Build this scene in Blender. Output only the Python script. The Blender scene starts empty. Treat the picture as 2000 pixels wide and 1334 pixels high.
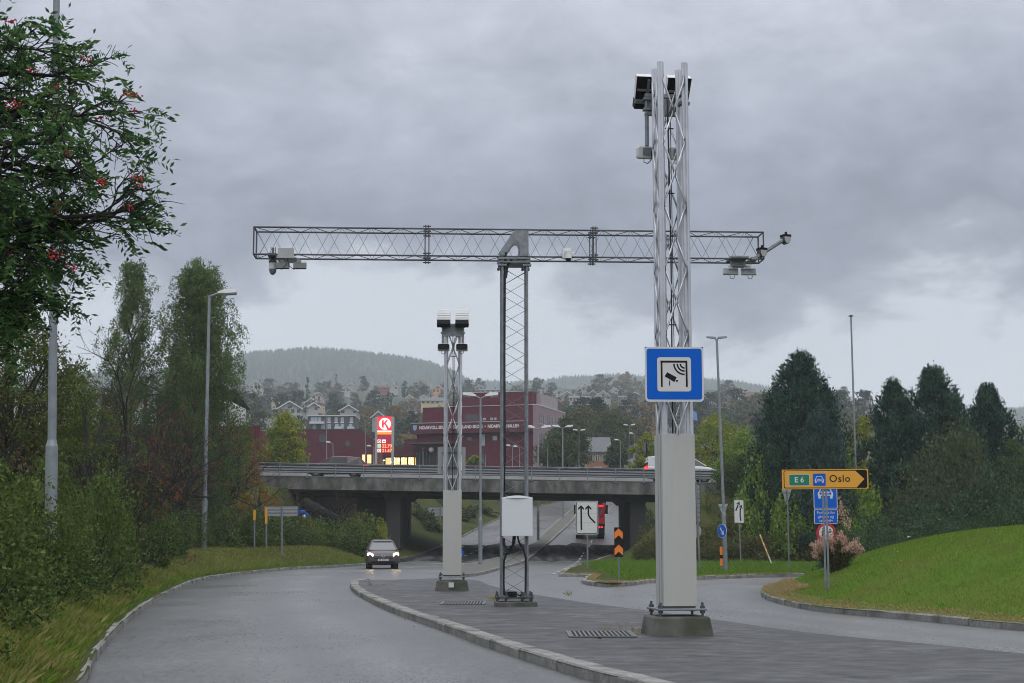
import bpy, math, random
import numpy as np
from mathutils import Vector, Matrix
from mathutils.geometry import delaunay_2d_cdt
R_ = math.radians
sc = bpy.context.scene
col = sc.collection

# ---------------------------------------------------------------- camera
CAMH, PITCH, FPX = 1.65, R_(7.28), 3000.0
cam = bpy.data.cameras.new("camera"); camo = bpy.data.objects.new("camera", cam); col.objects.link(camo)
camo.location = (0, 0, CAMH); camo.rotation_euler = (R_(90) + PITCH, 0, 0)
cam.sensor_width = 36; cam.lens = 54; cam.clip_start = .1; cam.clip_end = 20000
sc.camera = camo
# ---------------------------------------------------------------- sky
SUN_EL, SUN_AZ = R_(38), R_(200)
w = bpy.data.worlds.new("World"); sc.world = w; w.use_nodes = True
nt = w.node_tree; nt.nodes.clear(); N = nt.nodes.new; L = nt.links.new
def mth(op, a, b=None, c=None, clamp=False):
    n = N('ShaderNodeMath'); n.operation = op; n.use_clamp = clamp
    for i, v in enumerate((a, b, c)):
        if v is None: continue
        if isinstance(v, (int, float)): n.inputs[i].default_value = v
        else: L(v, n.inputs[i])
    return n.outputs[0]
out = N('ShaderNodeOutputWorld'); bg1 = N('ShaderNodeBackground'); bg2 = N('ShaderNodeBackground'); mx = N('ShaderNodeMixShader')
sky = N('ShaderNodeTexSky'); sky.sky_type = 'NISHITA'; sky.sun_disc = False; sky.sun_elevation = SUN_EL; sky.sun_rotation = SUN_AZ
L(sky.outputs[0], bg1.inputs[0]); bg1.inputs[1].default_value = .08
tc = N('ShaderNodeTexCoord'); sx = N('ShaderNodeSeparateXYZ'); L(tc.outputs['Generated'], sx.inputs[0])
# cloud deck seen in perspective: project the direction on a plane overhead for the texture of the clouds
mp = N('ShaderNodeMapping'); mp.inputs['Scale'].default_value = (1.0, 1.0, 4.2); L(tc.outputs['Generated'], mp.inputs[0])
def noise(scale, detail, rough=.55, loc=(0, 0, 0), dist=0.0):
    m = N('ShaderNodeMapping'); m.inputs['Scale'].default_value = (-1, 1, 1.9); m.inputs['Location'].default_value = loc
    L(tc.outputs['Generated'], m.inputs[0])
    n = N('ShaderNodeTexNoise'); n.inputs['Scale'].default_value = scale; n.inputs['Detail'].default_value = detail
    n.inputs['Roughness'].default_value = rough; n.inputs['Distortion'].default_value = dist; L(m.outputs[0], n.inputs[0]); return n.outputs[0]
nA = noise(3.2, 6, .5, (3.1, .2, .7)); nB = noise(9.0, 7, .6, (.3, 5.2, .1), .4); nC = noise(26.0, 6, .6, (1.3, 2.2, .6), .3)
el = sx.outputs[2]
warp = mth('ADD', mth('MULTIPLY', mth('SUBTRACT', nA, .5), .16), mth('ADD', mth('MULTIPLY', mth('SUBTRACT', nB, .5), .15), mth('MULTIPLY', mth('SUBTRACT', nC, .5), .06)))
e2 = mth('ADD', el, warp)
cr = N('ShaderNodeValToRGB'); L(e2, cr.inputs[0])
stops = [(0.0, (.72, .77, .86)), (.09, (.80, .85, .93)), (.140, (.72, .765, .85)), (.163, (.36, .39, .475)),
         (.19, (.215, .235, .315)), (.245, (.33, .355, .45)), (.34, (.57, .597, .695)), (.55, (.95, .98, 1.06)), (1.0, (1.75, 1.77, 1.80))]
els = cr.color_ramp.elements
els[0].position, els[0].color = stops[0][0], (*stops[0][1], 1)
els[1].position, els[1].color = stops[-1][0], (*stops[-1][1], 1)
for p, c in stops[1:-1]:
    e = els.new(p); e.color = (*c, 1)
mott = mth('ADD', .70, mth('ADD', mth('MULTIPLY', nB, .42), mth('MULTIPLY', nC, .20)))
vm = N('ShaderNodeVectorMath'); vm.operation = 'SCALE'; L(cr.outputs[0], vm.inputs[0]); L(mott, vm.inputs['Scale'])
L(vm.outputs[0], bg2.inputs[0]); bg2.inputs[1].default_value = 1.04
mx.inputs[0].default_value = .95
L(bg1.outputs[0], mx.inputs[1]); L(bg2.outputs[0], mx.inputs[2]); L(mx.outputs[0], out.inputs[0])
# ---------------------------------------------------------------- sun behind the overcast
sl = bpy.data.lights.new("sun", 'SUN'); sl.energy = .5; sl.angle = R_(35); sl.color = (1, .97, .93)
so = bpy.data.objects.new("sun", sl); col.objects.link(so)
so.rotation_euler = (R_(90) - SUN_EL, 0, R_(20)); so.location = (0, -20, 60)
# ---------------------------------------------------------------- render settings
sc.view_settings.view_transform = 'Standard'; sc.view_settings.look = 'None'; sc.view_settings.gamma = 1
sc.view_settings.exposure = 0.0
cy = sc.cycles
cy.max_bounces = 6; cy.diffuse_bounces = 3; cy.glossy_bounces = 3; cy.transmission_bounces = 4; cy.volume_bounces = 2
cy.transparent_max_bounces = 8; cy.use_denoising = True; cy.denoising_prefilter = 'ACCURATE'; cy.use_adaptive_sampling = True; cy.adaptive_threshold = .006; cy.filter_width = 1.0
cy.caustics_reflective = False; cy.caustics_refractive = False

# ================================================================ helpers
def ray(px, py):
    a = (px - 1000) / FPX; b = (667 - py) / FPX
    return a, math.cos(PITCH) - b * math.sin(PITCH), math.sin(PITCH) + b * math.cos(PITCH)
def P(px, py, Y):
    a, dy, dz = ray(px, py); t = Y / dy
    return Vector((a * t, Y, CAMH + dz * t))
def X_at(px, Y): return P(px, 1000, Y).x
def Z_at(py, Y): return P(1000, py, Y).z
def sst(a, b, x):
    t = np.clip((np.asarray(x, float) - a) / (b - a), 0, 1); return t * t * (3 - 2 * t)
def road_z(Y):
    Y = np.asarray(Y, float)
    q = np.clip(Y - 95, 0, 30); z = .5 * .07 / 30 * q * q + .07 * np.clip(Y - 125, 0, 85)
    return z + .02 * np.clip(Y - 210, 0, 40)
def GR(px, py, dz=0.0):
    """where the ray through a spot of the road meets the road surface (+dz)"""
    a, dy, dzr = ray(px, py); lo, hi = 3.0, 260.0
    f = lambda Y: CAMH + dzr * Y / dy - float(road_z(Y)) - dz
    Y = lo
    while Y < hi and f(Y) > 0: Y += .5
    lo, hi = Y - .5, Y
    for _ in range(25):
        m = (lo + hi) / 2
        if f(m) > 0: lo = m
        else: hi = m
    return (a * lo / dy, lo)
def catmull(pts, step=.5):
    pts = [np.array(p, float) for p in pts]; o = []
    ext = [2 * pts[0] - pts[1]] + pts + [2 * pts[-1] - pts[-2]]
    for i in range(1, len(ext) - 2):
        p0, p1, p2, p3 = ext[i - 1:i + 3]; n = max(2, int(np.linalg.norm(p2 - p1) / step))
        for k in range(n):
            t = k / n
            o.append(.5 * ((2 * p1) + (-p0 + p2) * t + (2 * p0 - 5 * p1 + 4 * p2 - p3) * t * t + (-p0 + 3 * p1 - 3 * p2 + p3) * t ** 3))
    o.append(pts[-1]); return np.array(o)
def dist_line(x, y, line):
    x = np.asarray(x, float).ravel(); y = np.asarray(y, float).ravel(); best = np.full(x.shape, 1e9)
    for a, b in zip(line[:-1], line[1:]):
        d = b - a; l2 = max(d @ d, 1e-9); t = np.clip(((x - a[0]) * d[0] + (y - a[1]) * d[1]) / l2, 0, 1)
        best = np.minimum(best, np.hypot(x - a[0] - t * d[0], y - a[1] - t * d[1]))
    return best
def inside(x, y, poly):
    x = np.asarray(x, float); y = np.asarray(y, float); r = np.zeros(x.shape, bool)
    n = len(poly)
    for i in range(n):
        x0, y0 = poly[i]; x1, y1 = poly[(i + 1) % n]
        if y0 == y1: continue
        c = ((y0 > y) != (y1 > y)) & (x < (x1 - x0) * (y - y0) / (y1 - y0) + x0); r ^= c
    return r

# ---------------- materials
LEAFB = 1.8
MATS = {}
def mat(name, c, rough=.6, metal=0.0, c2=None, scale=6.0, mix=.5, bump=0.0, bscale=None, stretch=(1, 1, 1), emit=None, es=1.0, spec=.5, coat=0.0, contrast=(.35, .65), rough2=None, coords='Object', detail=6.0, third=None, tscale=.3):
    if name in MATS: return MATS[name]
    m = bpy.data.materials.new(name); m.use_nodes = True; t = m.node_tree; b = t.nodes['Principled BSDF']
    b.inputs['Base Color'].default_value = (*c, 1); b.inputs['Roughness'].default_value = rough; b.inputs['Metallic'].default_value = metal
    b.inputs['Specular IOR Level'].default_value = spec; b.inputs['Coat Weight'].default_value = coat
    if emit: b.inputs['Emission Color'].default_value = (*emit, 1); b.inputs['Emission Strength'].default_value = es
    NN = t.nodes.new; LL = t.links.new
    if c2 or bump or rough2 is not None:
        tcn = NN('ShaderNodeTexCoord'); mp_ = NN('ShaderNodeMapping'); mp_.inputs['Scale'].default_value = stretch; LL(tcn.outputs[coords], mp_.inputs[0])
        nz = NN('ShaderNodeTexNoise'); nz.inputs['Scale'].default_value = scale; nz.inputs['Detail'].default_value = detail; nz.inputs['Roughness'].default_value = .62; LL(mp_.outputs[0], nz.inputs[0])
        mr = NN('ShaderNodeMapRange'); mr.inputs[1].default_value, mr.inputs[2].default_value = contrast; LL(nz.outputs[0], mr.inputs[0])
        if c2:
            mc = NN('ShaderNodeMix'); mc.data_type = 'RGBA'; mc.inputs[6].default_value = (*c, 1); mc.inputs[7].default_value = (*c2, 1); LL(mr.outputs[0], mc.inputs[0])
            res = mc.outputs[2]
            if third:
                n3 = NN('ShaderNodeTexNoise'); n3.inputs['Scale'].default_value = tscale; n3.inputs['Detail'].default_value = 4; LL(mp_.outputs[0], n3.inputs[0])
                m3 = NN('ShaderNodeMapRange'); m3.inputs[1].default_value, m3.inputs[2].default_value = .42, .68; LL(n3.outputs[0], m3.inputs[0])
                mc3 = NN('ShaderNodeMix'); mc3.data_type = 'RGBA'; LL(m3.outputs[0], mc3.inputs[0]); LL(res, mc3.inputs[6]); mc3.inputs[7].default_value = (*third, 1); res = mc3.outputs[2]
            LL(res, b.inputs['Base Color'])
        if rough2 is not None:
            m2 = NN('ShaderNodeMapRange'); m2.inputs[3].default_value, m2.inputs[4].default_value = rough, rough2; LL(mr.outputs[0], m2.inputs[0]); LL(m2.outputs[0], b.inputs['Roughness'])
        if bump:
            n2 = NN('ShaderNodeTexNoise'); n2.inputs['Scale'].default_value = bscale or scale * 4; n2.inputs['Detail'].default_value = 5; LL(mp_.outputs[0], n2.inputs[0])
            bp = NN('ShaderNodeBump'); bp.inputs['Strength'].default_value = bump; bp.inputs['Distance'].default_value = .02; LL(n2.outputs[0], bp.inputs['Height']); LL(bp.outputs[0], b.inputs['Normal'])
    MATS[name] = m; return m
def leafmat(name, cols, rough=.55, trans=.22, patch=None, pscale=.6, bright=1.0):
    """leaf colours picked per leaf; patch = second tint in clumps"""
    if name in MATS: return MATS[name]
    bright *= LEAFB; cols = [tuple(min(.8, v * bright) for v in c) for c in cols]; patch = tuple(v * bright for v in patch) if patch else None
    m = bpy.data.materials.new(name); m.use_nodes = True; t = m.node_tree; b = t.nodes['Principled BSDF']; NN = t.nodes.new; LL = t.links.new
    g = NN('ShaderNodeNewGeometry'); r = NN('ShaderNodeValToRGB'); LL(g.outputs['Random Per Island'], r.inputs[0])
    e = r.color_ramp.elements; e[0].color = (*cols[0], 1); e[1].color = (*cols[-1], 1)
    for i, c in enumerate(cols[1:-1]): x = e.new((i + 1) / (len(cols) - 1)); x.color = (*c, 1)
    res = r.outputs[0]
    if patch:
        nz = NN('ShaderNodeTexNoise'); nz.inputs['Scale'].default_value = pscale; nz.inputs['Detail'].default_value = 3; LL(g.outputs['Position'], nz.inputs[0])
        mr = NN('ShaderNodeMapRange'); mr.inputs[1].default_value, mr.inputs[2].default_value = .48, .62; LL(nz.outputs[0], mr.inputs[0])
        mc = NN('ShaderNodeMix'); mc.data_type = 'RGBA'; LL(mr.outputs[0], mc.inputs[0]); LL(res, mc.inputs[6]); mc.inputs[7].default_value = (*patch, 1); res = mc.outputs[2]
    LL(res, b.inputs['Base Color']); b.inputs['Roughness'].default_value = rough; b.inputs['Specular IOR Level'].default_value = .03; rough = max(rough, .7); b.inputs['Roughness'].default_value = rough
    if trans:
        tr = NN('ShaderNodeBsdfTranslucent'); LL(res, tr.inputs[0]); ms = NN('ShaderNodeMixShader'); ms.inputs[0].default_value = trans
        LL(b.outputs[0], ms.inputs[1]); LL(tr.outputs[0], ms.inputs[2]); LL(ms.outputs[0], t.nodes['Material Output'].inputs[0])
    MATS[name] = m; return m

# ---------------- objects
def tag(o, label=None, cat=None, group=None, kind=None):
    if label: o['label'] = label
    if cat: o['category'] = cat
    if group: o['group'] = group
    if kind: o['kind'] = kind
    return o
def thing(name, label, cat, loc=(0, 0, 0), rz=0.0, group=None):
    o = bpy.data.objects.new(name, None); col.objects.link(o); o.location = loc; o.rotation_euler = (0, 0, rz); o.empty_display_size = .2
    return tag(o, label, cat, group)
def copy_tree(o, loc=None, rz=None, s=None, parent=None, label=None):
    c = o.copy(); col.objects.link(c)
    if parent is not None: c.parent = parent
    for ch in o.children: copy_tree(ch, parent=c)
    if loc is not None: c.location = loc
    if rz is not None: c.rotation_euler = (0, 0, rz)
    if s is not None: c.scale = (s, s, s) if isinstance(s, (int, float)) else s
    if label: c['label'] = label
    return c
def mesh_np(name, V, F, m, parent=None, smooth=False):
    """V (n,3), F (k,3|4) same-size faces"""
    me = bpy.data.meshes.new(name); V = np.asarray(V, np.float32); F = np.asarray(F, np.int32); k = F.shape[1]
    me.vertices.add(len(V)); me.vertices.foreach_set('co', V.ravel()); me.loops.add(F.size); me.loops.foreach_set('vertex_index', F.ravel())
    me.polygons.add(len(F)); me.polygons.foreach_set('loop_start', np.arange(0, F.size, k, dtype=np.int32)); me.polygons.foreach_set('loop_total', np.full(len(F), k, np.int32))
    if smooth: me.polygons.foreach_set('use_smooth', np.ones(len(F), bool))
    me.update(calc_edges=True); me.materials.append(m)
    o = bpy.data.objects.new(name, me); col.objects.link(o); o.parent = parent; return o
class MB:
    def __init__(s): s.v = []; s.f = []; s.sm = []
    def add(s, vs, fs, smooth=False):
        n = len(s.v); s.v += [tuple(p) for p in vs]; s.f += [tuple(i + n for i in f) for f in fs]; s.sm += [smooth] * len(fs); return s
    def box(s, x0, x1, y0, y1, z0, z1, M=None):
        vs = [Vector((x, y, z)) for z in (z0, z1) for y in (y0, y1) for x in (x0, x1)]
        if M: vs = [M @ p for p in vs]
        return s.add(vs, [(0, 2, 3, 1), (4, 5, 7, 6), (0, 1, 5, 4), (2, 6, 7, 3), (0, 4, 6, 2), (1, 3, 7, 5)])
    def cbox(s, c, d, M=None): return s.box(c[0] - d[0] / 2, c[0] + d[0] / 2, c[1] - d[1] / 2, c[1] + d[1] / 2, c[2] - d[2] / 2, c[2] + d[2] / 2, M)
    def tube(s, a, b, r0, r1=None, n=8, caps=True, smooth=True):
        a = Vector(a); b = Vector(b); r1 = r0 if r1 is None else r1; d = (b - a)
        if d.length < 1e-6: return s
        q = d.to_track_quat('Z', 'Y'); vs = []
        for p, r in ((a, r0), (b, r1)):
            for k in range(n): t = 2 * math.pi * (k + .5) / n; vs.append(p + q @ Vector((r * math.cos(t), r * math.sin(t), 0)))
        s.add(vs, [(k, (k + 1) % n, n + (k + 1) % n, n + k) for k in range(n)], smooth)
        if caps: s.add(vs, [tuple(range(n))[::-1], tuple(range(n, 2 * n))])
        return s
    def path(s, pts, r, n=6, r1=None):
        pts = [Vector(p) for p in pts]; m = len(pts); r1 = r if r1 is None else r1; vs = []
        for i, p in enumerate(pts):
            d = (pts[min(i + 1, m - 1)] - pts[max(i - 1, 0)]); q = d.to_track_quat('Z', 'Y'); rr = r + (r1 - r) * i / max(1, m - 1)
            for k in range(n): t = 2 * math.pi * k / n; vs.append(p + q @ Vector((rr * math.cos(t), rr * math.sin(t), 0)))
        s.add(vs, [(i * n + k, i * n + (k + 1) % n, (i + 1) * n + (k + 1) % n, (i + 1) * n + k) for i in range(m - 1) for k in range(n)], True)
        s.add(vs, [tuple(range(n))[::-1], tuple(range((m - 1) * n, m * n))]); return s
    def plate(s, poly, y0, y1):
        """polygon in x,z seen from -y; y0 front"""
        n = len(poly); vs = [(p[0], y0, p[1]) for p in poly] + [(p[0], y1, p[1]) for p in poly]
        ar = sum(poly[i][0] * poly[(i + 1) % n][1] - poly[(i + 1) % n][0] * poly[i][1] for i in range(n))
        if ar < 0: vs = vs[:n][::-1] + vs[n:][::-1]
        return s.add(vs, [tuple(range(n)), tuple(range(n, 2 * n))[::-1]] + [(i, n + i, n + (i + 1) % n, (i + 1) % n) for i in range(n)])
    def slab(s, poly, z0, z1):
        """polygon in x,y, between two heights"""
        n = len(poly); ar = sum(poly[i][0] * poly[(i + 1) % n][1] - poly[(i + 1) % n][0] * poly[i][1] for i in range(n))
        if ar < 0: poly = poly[::-1]
        vs = [(p[0], p[1], z0) for p in poly] + [(p[0], p[1], z1) for p in poly]
        return s.add(vs, [tuple(range(n))[::-1], tuple(range(n, 2 * n))] + [(i, (i + 1) % n, n + (i + 1) % n, n + i) for i in range(n)])
    def prof(s, poly, x0, x1, inset=0.0):
        """side profile polygon in (y,z) extruded along x"""
        n = len(poly); vs = [(x0, p[0], p[1]) for p in poly] + [(x1, p[0], p[1]) for p in poly]
        ar = sum(poly[i][0] * poly[(i + 1) % n][1] - poly[(i + 1) % n][0] * poly[i][1] for i in range(n))
        fs = [tuple(range(n))[::-1], tuple(range(n, 2 * n))] + [(i, (i + 1) % n, n + (i + 1) % n, n + i) for i in range(n)]
        if ar < 0: fs = [f[::-1] for f in fs]
        return s.add(vs, fs)
    def sphere(s, c, r, n=10, m=6, sc_=(1, 1, 1), z0=-1.0, z1=1.0):
        vs = []; a0 = math.asin(z0); a1 = math.asin(z1)
        for i in range(m + 1):
            a = a0 + (a1 - a0) * i / m
            for k in range(n): t = 2 * math.pi * k / n; vs.append((c[0] + r * sc_[0] * math.cos(a) * math.cos(t), c[1] + r * sc_[1] * math.cos(a) * math.sin(t), c[2] + r * sc_[2] * math.sin(a)))
        s.add(vs, [(i * n + k, i * n + (k + 1) % n, (i + 1) * n + (k + 1) % n, (i + 1) * n + k) for i in range(m) for k in range(n)], True); return s
    def xf(s, M): s.v = [tuple(M @ Vector(p)) for p in s.v]; return s
    def build(s, name, m, parent=None, bevel=0.0):
        me = bpy.data.meshes.new(name); me.from_pydata(s.v, [], s.f)
        me.polygons.foreach_set('use_smooth', s.sm); me.update(); me.materials.append(m)
        o = bpy.data.objects.new(name, me); col.objects.link(o); o.parent = parent
        if bevel:
            b = o.modifiers.new('bevel', 'BEVEL'); b.width = bevel; b.segments = 2; b.limit_method = 'ANGLE'; b.angle_limit = R_(40)
        return o
def rrect(x0, z0, x1, z1, r, n=4):
    o = []
    for cx, cz, a0 in ((x1 - r, z1 - r, 0), (x0 + r, z1 - r, 90), (x0 + r, z0 + r, 180), (x1 - r, z0 + r, 270)):
        for k in range(n + 1): a = R_(a0 + 90 * k / n); o.append((cx + r * math.cos(a), cz + r * math.sin(a)))
    return o
def circ(cx, cz, r, n=28): return [(cx + r * math.cos(2 * math.pi * k / n), cz + r * math.sin(2 * math.pi * k / n)) for k in range(n)]
def stroke(p, w):
    """thick polyline as a polygon in x,z"""
    p = [Vector((a, b)) for a, b in p]; l, r = [], []
    for i in range(len(p)):
        d = (p[min(i + 1, len(p) - 1)] - p[max(i - 1, 0)]).normalized(); n = Vector((-d.y, d.x)) * w / 2; l.append(tuple(p[i] + n)); r.append(tuple(p[i] - n))
    return l + r[::-1]
def text(name, s, size, m, parent, loc, align='CENTER', sx_=1.0, ext=.002, off=0.0, spacing=1.0, line=1.0):
    cu = bpy.data.curves.new(name, 'FONT'); cu.body = s; cu.size = size; cu.extrude = ext; cu.align_x = align; cu.align_y = 'CENTER'; cu.offset = off; cu.resolution_u = 3; cu.space_character = spacing; cu.space_line = line
    tmp = bpy.data.objects.new('tmp', cu); me = bpy.data.meshes.new_from_object(tmp); bpy.data.objects.remove(tmp); bpy.data.curves.remove(cu)
    me.transform(Matrix.Translation(loc) @ Matrix.Rotation(R_(90), 4, 'X') @ Matrix.Diagonal((sx_, 1, 1, 1))); me.materials.clear(); me.materials.append(m); me.name = name
    o = bpy.data.objects.new(name, me); col.objects.link(o); o.parent = parent; return o

# ================================================================ materials
M_alu = mat('aluminium', (.62, .63, .65), .34, .85, (.5, .51, .53), 3, bump=.02)
M_galv = mat('galvanised_steel', (.27, .29, .31), .5, .55, (.19, .205, .22), 9, rough2=.62)
M_galvd = mat('dark_galvanised_steel', (.115, .125, .135), .55, .4, (.085, .092, .10), 9)
M_post = mat('grey_post_paint', (.27, .30, .32), .5, .3, (.21, .235, .255), 5)
M_clad = mat('light_grey_cladding', (.50, .50, .475), .5, 0, (.44, .44, .41), 5, contrast=(.42, .8), stretch=(3, 3, .25), third=(.47, .465, .43), tscale=.4)
M_white = mat('white_paint', (.72, .73, .72), .45, 0, (.66, .67, .66), 2)
M_whiteg = mat('white_cabinet', (.70, .72, .74), .4)
M_offw = mat('sign_white', (.66, .66, .64), .45)
M_black = mat('matt_black', (.008, .0085, .009), .7, spec=.2)
M_cable = mat('black_cable', (.01, .01, .011), .5)
M_dglass = mat('dark_glass', (.01, .012, .014), .12, spec=.6)
M_glass = mat('smoked_glass', (.16, .17, .18), .12, spec=.7)
M_conc = mat('weathered_concrete', (.17, .165, .15), .85, 0, (.075, .075, .062), 2.2, bump=.4, third=(.05, .058, .035), tscale=1.5, contrast=(.3, .7))
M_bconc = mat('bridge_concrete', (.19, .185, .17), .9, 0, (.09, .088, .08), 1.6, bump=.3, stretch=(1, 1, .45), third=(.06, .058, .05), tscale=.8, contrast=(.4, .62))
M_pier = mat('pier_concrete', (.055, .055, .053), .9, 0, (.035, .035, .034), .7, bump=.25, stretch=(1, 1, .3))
M_lconc = mat('light_concrete', (.42, .42, .41), .8, 0, (.33, .33, .32), 1.0)
M_blue = mat('sign_blue', (.0, .115, .58), .5, spec=.15)
M_red = mat('sign_red', (.55, .02, .03), .4)
M_yel = mat('sign_yellow', (.80, .38, .035), .42)
M_org = mat('marker_orange', (.85, .22, .02), .45)
M_green = mat('sign_green', (.005, .20, .11), .4)
M_signb = mat('sign_back_grey', (.42, .43, .43), .5, .2, (.36, .37, .37), 3)
M_tyre = mat('tyre_rubber', (.012, .012, .012), .8)
M_rim = mat('wheel_rim', (.3, .31, .32), .3, .8)
M_bark = mat('bark_grey_brown', (.06, .05, .042), .9, 0, (.03, .026, .022), 12, bump=.4)
M_barkd = mat('bark_dark', (.03, .025, .022), .9, 0, (.018, .015, .013), 12, bump=.4)
M_birchb = mat('birch_bark', (.36, .35, .33), .8, 0, (.05, .045, .04), 5, stretch=(1, 1, 3), contrast=(.5, .62))
def asphalt():
    m = bpy.data.materials.new('wet_asphalt'); m.use_nodes = True; t = m.node_tree; b = t.nodes['Principled BSDF']; NN = t.nodes.new; LL = t.links.new
    g = NN('ShaderNodeNewGeometry')
    def nz(s, d, st=(1, 1, 1), r=.6):
        mp_ = NN('ShaderNodeMapping'); mp_.inputs['Scale'].default_value = st; LL(g.outputs['Position'], mp_.inputs[0])
        n = NN('ShaderNodeTexNoise'); n.inputs['Scale'].default_value = s; n.inputs['Detail'].default_value = d; n.inputs['Roughness'].default_value = r; LL(mp_.outputs[0], n.inputs[0]); return n.outputs[0]
    def rng(x, a, b_, c, d):
        mr = NN('ShaderNodeMapRange'); mr.inputs[1].default_value, mr.inputs[2].default_value, mr.inputs[3].default_value, mr.inputs[4].default_value = a, b_, c, d; LL(x, mr.inputs[0]); return mr.outputs[0]
    def ma(op, a, b_):
        n = NN('ShaderNodeMath'); n.operation = op
        for i, v in enumerate((a, b_)):
            if isinstance(v, (int, float)): n.inputs[i].default_value = v
            else: LL(v, n.inputs[i])
        return n.outputs[0]
    big = nz(.35, 5, (1, .5, 1)); mid = nz(3.0, 5); fine = nz(42, 3)
    gr = nz(13, 4); at = NN('ShaderNodeAttribute'); at.attribute_name = 'wear'; wr_ = at.outputs['Fac']; v = ma('ADD', ma('ADD', ma('ADD', rng(big, .3, .7, -.022, .022), rng(mid, .3, .7, -.018, .018)), rng(gr, .3, .7, -.06, .06)), rng(fine, .3, .7, .055, .155)); v = ma('MAXIMUM', ma('ADD', v, ma('MULTIPLY', wr_, .05)), .012)
    cb = NN('ShaderNodeCombineColor'); LL(v, cb.inputs[0]); LL(ma('MULTIPLY', v, 1.01), cb.inputs[1]); LL(ma('MULTIPLY', v, 1.01), cb.inputs[2]); LL(cb.outputs[0], b.inputs['Base Color'])
    LL(ma('ADD', ma('ADD', rng(big, .35, .65, .28, .38), rng(gr, .3, .7, -.07, .09)), ma('MULTIPLY', wr_, -.05)), b.inputs['Roughness']); b.inputs['Specular IOR Level'].default_value = .62
    bp = NN('ShaderNodeBump'); bp.inputs['Strength'].default_value = .8; bp.inputs['Distance'].default_value = .007; LL(ma('ADD', ma('MULTIPLY', gr, 1.6), fine), bp.inputs['Height']); LL(bp.outputs[0], b.inputs['Normal'])
    return m
M_asph = asphalt()
M_isl = mat('island_asphalt', (.020, .020, .021), .66, 0, (.10, .10, .103), 2.6, bump=.5, bscale=40, stretch=(.9, 1.1, 1), contrast=(.3, .72), rough2=.48, coords='Object', third=(.035, .035, .037), tscale=.55, detail=12)
M_cobble = mat('median_paving', (.14, .135, .12), .85, 0, (.085, .083, .075), 3, bump=.4)
M_kerb = mat('granite_kerb', (.33, .325, .31), .8, 0, (.20, .195, .185), 14, bump=.35, third=(.14, .14, .12), tscale=2.0)
M_mark = mat('road_marking', (.55, .55, .53), .6, 0, (.32, .32, .31), 9)
M_ochre = mat('worn_orange_marking', (.62, .33, .22), .6, 0, (.4, .28, .2), 5)
M_grass = mat('verge_grass_ground', (.045, .06, .013), .95, 0, (.075, .075, .022), 1.6, spec=.1, bump=.6, bscale=30, third=(.035, .05, .015), tscale=.3)
M_lawn = mat('mown_lawn', (.062, .118, .010), .95, 0, (.09, .155, .018), 1.1, bump=.5, bscale=60, third=(.10, .13, .02), tscale=.35, contrast=(.35, .7), spec=.1)
M_soil = mat('ground_earth', (.05, .06, .025), .95, 0, (.035, .045, .018), .5, bump=.3)
M_hill = mat('wooded_slope', (.025, .042, .026), .95, 0, (.05, .065, .03), .02, bump=0, third=(.08, .085, .045), tscale=.008)
M_hillf = mat('forest_hill', (.018, .030, .022), .95, 0, (.032, .046, .028), .012)
# ================================================================ roads, kerbs, verges
LK = catmull([(-2.0, -6), (-3.2, 4), (-4.2, 12)] + [GR(*p, .12) for p in ((150, 1334), (190, 1270), (245, 1210), (310, 1165), (390, 1130), (480, 1117), (560, 1109), (640, 1105), (712, 1101), (770, 1092), (818, 1082), (865, 1063), (900, 1048), (970, 1014), (1040, 990), (1110, 972))] + [(12, 262)], .6)
RK = catmull([GR(*p, .12) for p in ((1091, 1121), (1112, 1108), (1165, 1092), (1222, 1072), (1236, 1040), (1240, 1005), (1246, 985))] + [(22, 262)], .6)
IF = [GR(*p, .12) for p in ((1091, 1121), (1147, 1122), (1137, 1133), (1195, 1140), (1280, 1132), (1359, 1127), (1470, 1123), (1572, 1121))]   # front kerb of the grass island
IFc = catmull(IF, .5)
LWN = catmull([(22, 12), (12.2, 20)] + [GR(*p, .12) for p in ((2000, 1219), (1780, 1199), (1600, 1184), (1515, 1168), (1487, 1156), (1500, 1147), (1560, 1140))] + [(14, 55), (30, 60)], .4)
ISL_F = catmull([(3.2, 9), (2.2, 13)] + [GR(*p, .12) for p in ((1262, 1334), (1150, 1308), (980, 1258), (850, 1214), (760, 1184), (700, 1156), (684, 1142), (690, 1134), (712, 1131))], .4)
ISL_B = catmull([GR(*p, .12) for p in ((712, 1131), (860, 1127), (930, 1128), (960, 1138), (1040, 1153), (1120, 1165), (1240, 1180), (1400, 1200), (1600, 1225), (2000, 1262))] + [(11, 14), (10, 9)], .6)
MED = catmull([GR(*p, .12) for p in ((905, 1122), (860, 1120), (885, 1108), (937, 1096), (1006, 1080), (1040, 1063), (1062, 1040), (1112, 997), (1135, 985), (1140, 982), (1131, 990), (1122, 1012), (1085, 1048), (1045, 1081), (979, 1108), (940, 1118), (905, 1122))], .5)

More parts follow.
